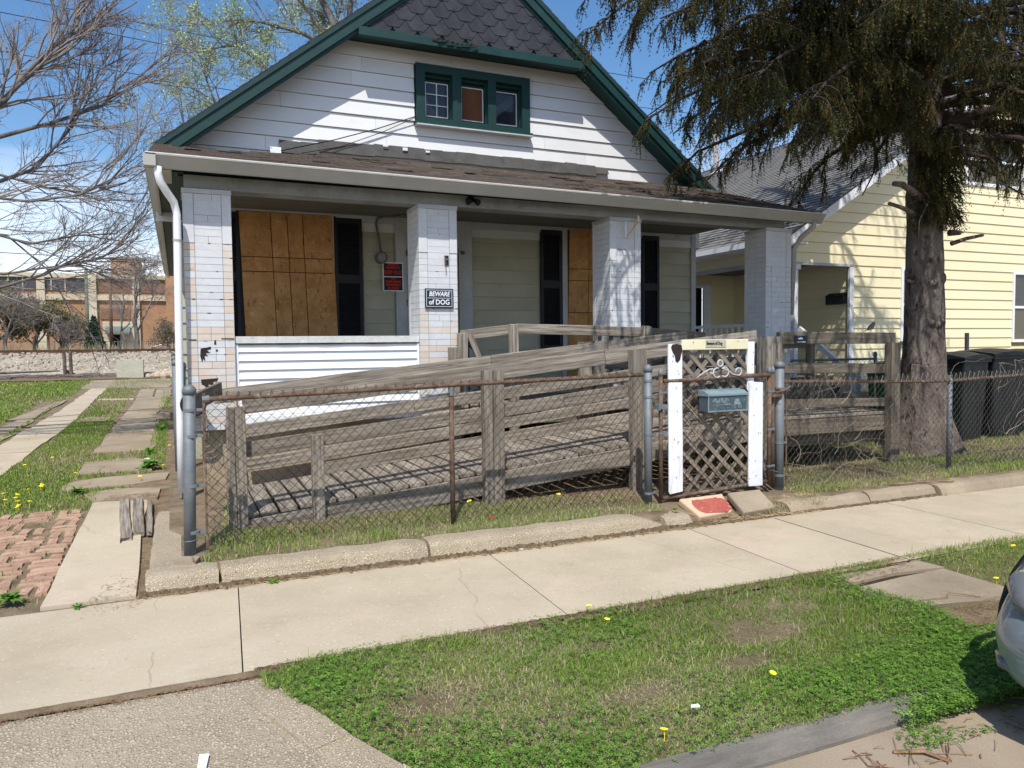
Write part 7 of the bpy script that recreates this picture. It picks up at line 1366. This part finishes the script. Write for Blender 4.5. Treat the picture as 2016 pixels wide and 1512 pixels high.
for i in range(14):
    x, y = -.95+i*.062+rk.uniform(-.02, .02), 29.3+rk.uniform(-.5, .3); s = rk.uniform(.07, .15); mb = MB(); mb.tube([(x, y, .64), (x+.01, y, .64+s*.7), (x-.01, y, .64+s*1.3), (x, y, .64+s*1.7)], [s*1.0, s*1.25, s*1.0, s*.4], 6)
    o = part('rubble_stone', mb, mat('rubble', [(176, 158, 134), (198, 182, 158)], 4, bump=.4) if i == 0 else bpy.data.materials['rubble'], None); tagp(o, 'tan rubble stone in the heap right of the pale concrete block', 'stone', 'rubble heap stones')
tagp(part('pale_stone', MB().tube([(-.27, 16.2, .28), (-.27, 16.2, .40), (-.26, 16.2, .45)], [.18, .16, .06], 7), MT['conc_old'], None), 'pale rock at the foot of the side fence', 'stone')
# factory
fb = thing('brick_factory', 'long tan brick factory with cream concrete bands beyond the railway', 'factory', (-8, 84, 1))
part('wall', MB().box(-40, 80.3, .5, -.9, 96, 8.4), MT['bblk'], fb); part('corner_block', MB().box(-.9, 79.6, .5, 14, 96, 9.25), MT['bblk'], fb); part('stair_tower', MB().box(-5.65, 82, 8, -3.2, 90, 10.45), MT['bblk'], fb)
part('parapet', MB().box(-40, 80.0, 8.35, -.92, 96, 8.75), MT['fcream'], fb); part('band', MB().box(-40, 80.05, 6.35, -.92, 80.3, 6.85), MT['fcream'], fb); part('tower_coping', MB().box(-5.7, 81.9, 10.45, -3.15, 90.1, 10.6), MT['fcream'], fb); part('coping', MB().box(-.95, 79.5, 9.25, 14, 96.1, 9.4), MT['bblk'], fb)
for x0, x1 in ((-38, -37.3), (-30, -29.3), (-21.4, -20.8), (-11.5, -10.85), (-7.5, -6.75), (-3.75, -3.2)): part('pilaster', MB().box(x0, 79.9, .5, x1, 80.3, 8.4), MT['fcream'], fb)
for x0, x1 in ((-37.2, -30.1), (-29.2, -21.5), (-20.7, -11.6), (-10.8, -7.6)):
    w_ = part('window', MB().box(x0, 80.2, 7.2, x1, 80.29, 8.32), MT['fdark'], fb)
    for k in range(int((x1-x0)/1.1)): part('mullion', MB().box(x0+.4+k*1.1, 80.12, 7.2, x0+.48+k*1.1, 80.2, 8.32), MT['fcream'], w_)
part('panel', MB().box(-6.6, 80.22, 7.1, -3.9, 80.29, 8.3), mat('brown_metal_panel', [(120, 92, 74), (136, 106, 86)], .6, bump=0), fb); part('panel', MB().box(-3.1, 80.22, 7.1, -1.0, 80.29, 8.3), bpy.data.materials['brown_metal_panel'], fb)
part('entrance', MB().box(-6.3, 79.4, .5, -3.7, 80.1, 4.35), MT['fcream'], fb); part('doorway', MB().box(-5.6, 79.3, .9, -4.9, 79.41, 3.1), MT['dkvoid'], fb)
part('awning', MB().prism([(79.4, 3.9), (77.8, 3.3), (77.8, 3.15), (79.4, 3.2)], 'x', -6.0, -4.0), mat('grey_green_awning', [(96, 106, 100), (110, 120, 114)], bump=0), fb); part('door_panel', MB().box(-5.6, 79.2, 1.0, -5.05, 79.3, 2.1), mat('lilac_door_panel', [(140, 124, 150)], bump=0), fb)
part('lower_window', MB().box(-6.5, 80.2, 4.6, -4.0, 80.29, 5.6), bpy.data.materials['brown_metal_panel'], fb)
# fence and small cars before the factory
ff = thing('factory_fence', 'low grey wire fence in front of the factory', 'fence', (-5, 62, 1.3))
part('rails', MB().box(-20, 62, 2.28, 2, 62.03, 2.32), MT['galv'], ff)
for i in range(23): part('post', MB().box(-20+i, 62, 1.2, -19.94+i, 62.05, 2.34), MT['galv'], ff)
for i, (x, c, lab) in enumerate(((-2.6, (150, 130, 130), 'small pinkish grey car parked far off before the factory'), (.4, (70, 78, 84), 'small dark car parked far off, rightmost before the factory'))):
    m = mat('far_car_paint_%d' % i, [c], bump=0, rough=.3, metal=.4); tcar = make_car(x, 68, 1.25, lab, m, 'cars parked before the factory')
# poles
def pole(x, y, z0, z1, r, m, lab, nm='utility_pole', arm=False):
    t = thing(nm, lab, 'pole', (x, y, z0)); part('shaft', MB().tube([(x, y, z0), (x+.05, y, z1)], [r, r*.75], 10), m, t, smooth=True)
    if arm: part('crossarm', MB().box(x-.7, y-.06, z1-.6, x+.7, y+.06, z1-.45), m, t)
    part('cap', MB().tube([(x+.05, y, z1), (x+.05, y, z1+.08)], [r*.8, r*.4], 8), m, t)
pole(-5.70, 60, 1.2, 7.3, .13, mat('greenish_pole', [(104, 112, 92), (124, 132, 108)], 2, bump=0), 'greenish timber pole beside the small conifer'); pole(-4.25, 60, 1.2, 6.2, .12, mat('brownish_pole', [(92, 72, 62), (112, 90, 78)], 2, bump=0), 'reddish brown pole left of the factory door')
for i, (a, b, lab) in enumerate((((-2.53, 45, 18.87), (1.08, 45, 18.65), 'uppermost power line crossing the sky left of the gable'), ((-3.6, 45, 18.08), (1.25, 45, 17.76), 'second power line from the top left of the gable'), ((-.47, 45, 16.06), (3.26, 45, 15.86), 'third power line passing behind the left rake'), ((26.58, 45, 20.01), (35.52, 45, 19.98), 'highest power line right of the gable'), ((28.98, 45, 18.01), (35.52, 45, 18.08), 'middle power line right of the gable'), ((30.18, 45, 17.14), (35.52, 45, 17.21), 'lowest of the thin power lines right of the gable'), ((-7.84, 45, 9.7), (-1.01, 45, 9.45), 'power line seen through the bare branches at mid height'), ((-7.96, 45, 6.57), (-.74, 45, 6.37), 'lowest power line just above the factory roof'))):
    a, b = Vector(a), Vector(b); d = b-a; P = [a+d*t for t in (-6 if i < 3 or i > 5 else -.6, 0, 1, 1.8 if i > 5 else 2.0)]
    if i in (0, 1, 2): P = [a+d*t for t in (-4, 0, 1, 2)]
    tagp(part('power_line', MB().tube(P, .022, 4), MT['ironblack'], None), lab, 'power line', 'power lines along the railway')
# far trees
def ftree(x, y, z0, h, seed, lab, maxl=3, leaf=None, r=.12, spread=.8, L0=None, grp='trees beyond the railway', nch=(5, 8), wig=.25, nper=2, lsz=.14, cat='tree'):
    t = thing('far_tree', lab, cat, (x, y, z0), grp); rg = np.random.default_rng(seed); out = []; tips = []
    trunk = np.array([(x+rg.normal(0, .04*k), y, z0+h*.33*k/4) for k in range(5)]); V, F = tubes_np([(trunk, np.linspace(r, r*.7, 5))], 8); part('trunk', mesh_np('trunk', V, F, MT['bark_l'], True), None, t)
    for k in range(5):
        a = k*1.256+rg.uniform(-.3, .3); grow(out, rg, trunk[2+k % 3], np.array([math.cos(a)*spread, math.sin(a)*spread, rg.uniform(.7, 1.2)]), (L0 or h*.42)*rg.uniform(.8, 1.1), r*.45, 1, maxl+1, 5, wig, .06, nch, .6, .75, .009, tips)
    V, F = tubes_np([(p, q) for l, p, q in out], 3); part('crown', mesh_np('crown', V, F, MT['twig'], False), None, t, kind='stuff')
    if leaf: leafcloud('leaves', [q[0] for q in tips], rg, lsz, nper, .2, leaf, t)
G1 = [(.20, .20, .09), (.26, .25, .11), (.17, .15, .08)]; G2 = [(.24, .20, .11), (.18, .15, .09)]
ftree(-2.55, 58, 1.2, 10, 1, 'tall slender bare tree in front of the factory', 3, None, .16, .45)
ftree(-3.3, 59, 1.2, 7, 2, 'thin bare tree just left of the tall slender one', 2, None, .10, .5)
ftree(-.55, 57, 1.2, 3.2, 3, 'small spreading tree by the parked cars', 3, G2, .08, 1.1, nper=1, lsz=.07)
for i, (x, h, lab) in enumerate(((-13.4, 6.5, 'leftmost greening tree beyond the rails'), (-10.6, 6.0, 'dark multi stemmed tree with new leaves, second from left'), (-8.6, 5.0, 'broad olive green tree left of the conifer'), (-7.2, 4.6, 'low olive bush tree right beside the greenish pole'), (-16.5, 7, 'tree beyond the left frame edge'))):
    ftree(x, 56+i, 1.2, h, 10+i, lab, 3, G1 if i % 2 else G2, .17, .9, nper=2, lsz=.10)
for i, (x, h, lab) in enumerate(((-11.9, 4.6, 'twiggy grey bush tree low in front of the factory, second gap from left'), (-9.5, 6.6, 'taller bare tree between the two greening trees'), (-6.4, 3.4, 'low bare shrub at the foot of the greenish pole'), (-15.0, 5.2, 'bare bush at the left frame edge beyond the rails'))):
    ftree(x, 53+i, 1.2, h, 50+i, lab, 3, None, .13, .9, nch=(6, 9))
cf = thing('small_conifer', 'dark green conical conifer in front of the factory', 'conifer', (-5.1, 58, 1.2)); rg = np.random.default_rng(9); pts_ = []
for i in range(2600):
    z = rg.uniform(0, 1)**1.2; rr = .85*(1-z)*rg.uniform(.55, 1)**.5+.03; a = rg.uniform(0, 6.28); pts_.append((-5.1+rr*math.cos(a), 58+rr*math.sin(a), 1.3+z*2.6-.12*rr))
part('trunk', MB().tube([(-5.1, 58, 1.1), (-5.1, 58, 3.6)], .06, 6), MT['bark'], cf); leafcloud('crown', pts_, rg, .09, 2, .05, [(.03, .07, .035), (.05, .10, .05), (.02, .045, .03)], cf)
rgb = np.random.default_rng(15); bp_l = [(rgb.uniform(-16, -1), rgb.uniform(40, 47), 1.2+rgb.uniform(0, .7)) for _ in range(1500)]
me = bpy.data.meshes.new('x')
x = rgb.uniform(-16, 1, 2500); y = rgb.uniform(40, 50, 2500); V, F, C = blades('', x, y, np.full(2500, 1.2), rgb.uniform(.3, .95, 2500), rgb.uniform(.02, .05, 2500), np.array([(.42, .36, .22)])*rgb.uniform(.6, 1.2, (2500, 1)), .3, rg=rgb)
tagp(part('dry_reeds', mesh_np('dry_reeds', V, F, MT['grass'], False, C), None, None), 'pale dry weeds standing behind the railway track', 'dry weeds', kind='stuff'); bpy.data.meshes.remove(me)
# bare trees behind the neighbouring roof
for i, (x, y, h, lab) in enumerate(((19.5, 34, 15.0, 'bare tree top behind the valley between the two roofs'), (23.5, 36, 15.5, 'bare tree behind the flue of the grey roof'), (27.5, 38, 17, 'bare tree seen through the spruce branches'), (33.0, 40, 20, 'tall bare tree behind the spruce trunk'))):
    ftree(x, y, .5, h, 30+i, lab, 3, None, .2, .6, grp='bare trees behind the yellow house', nch=(4, 7))
# ground-level bits under the platform
for b in list(bpy.data.objects):
    if b.type == 'MESH' and b.data.users and not b.data.polygons: print('EMPTY', b.name)
print('objects', len(bpy.data.objects), 'tris', sum(len(p.vertices)-2 for m in bpy.data.meshes for p in m.polygons) if False else '')
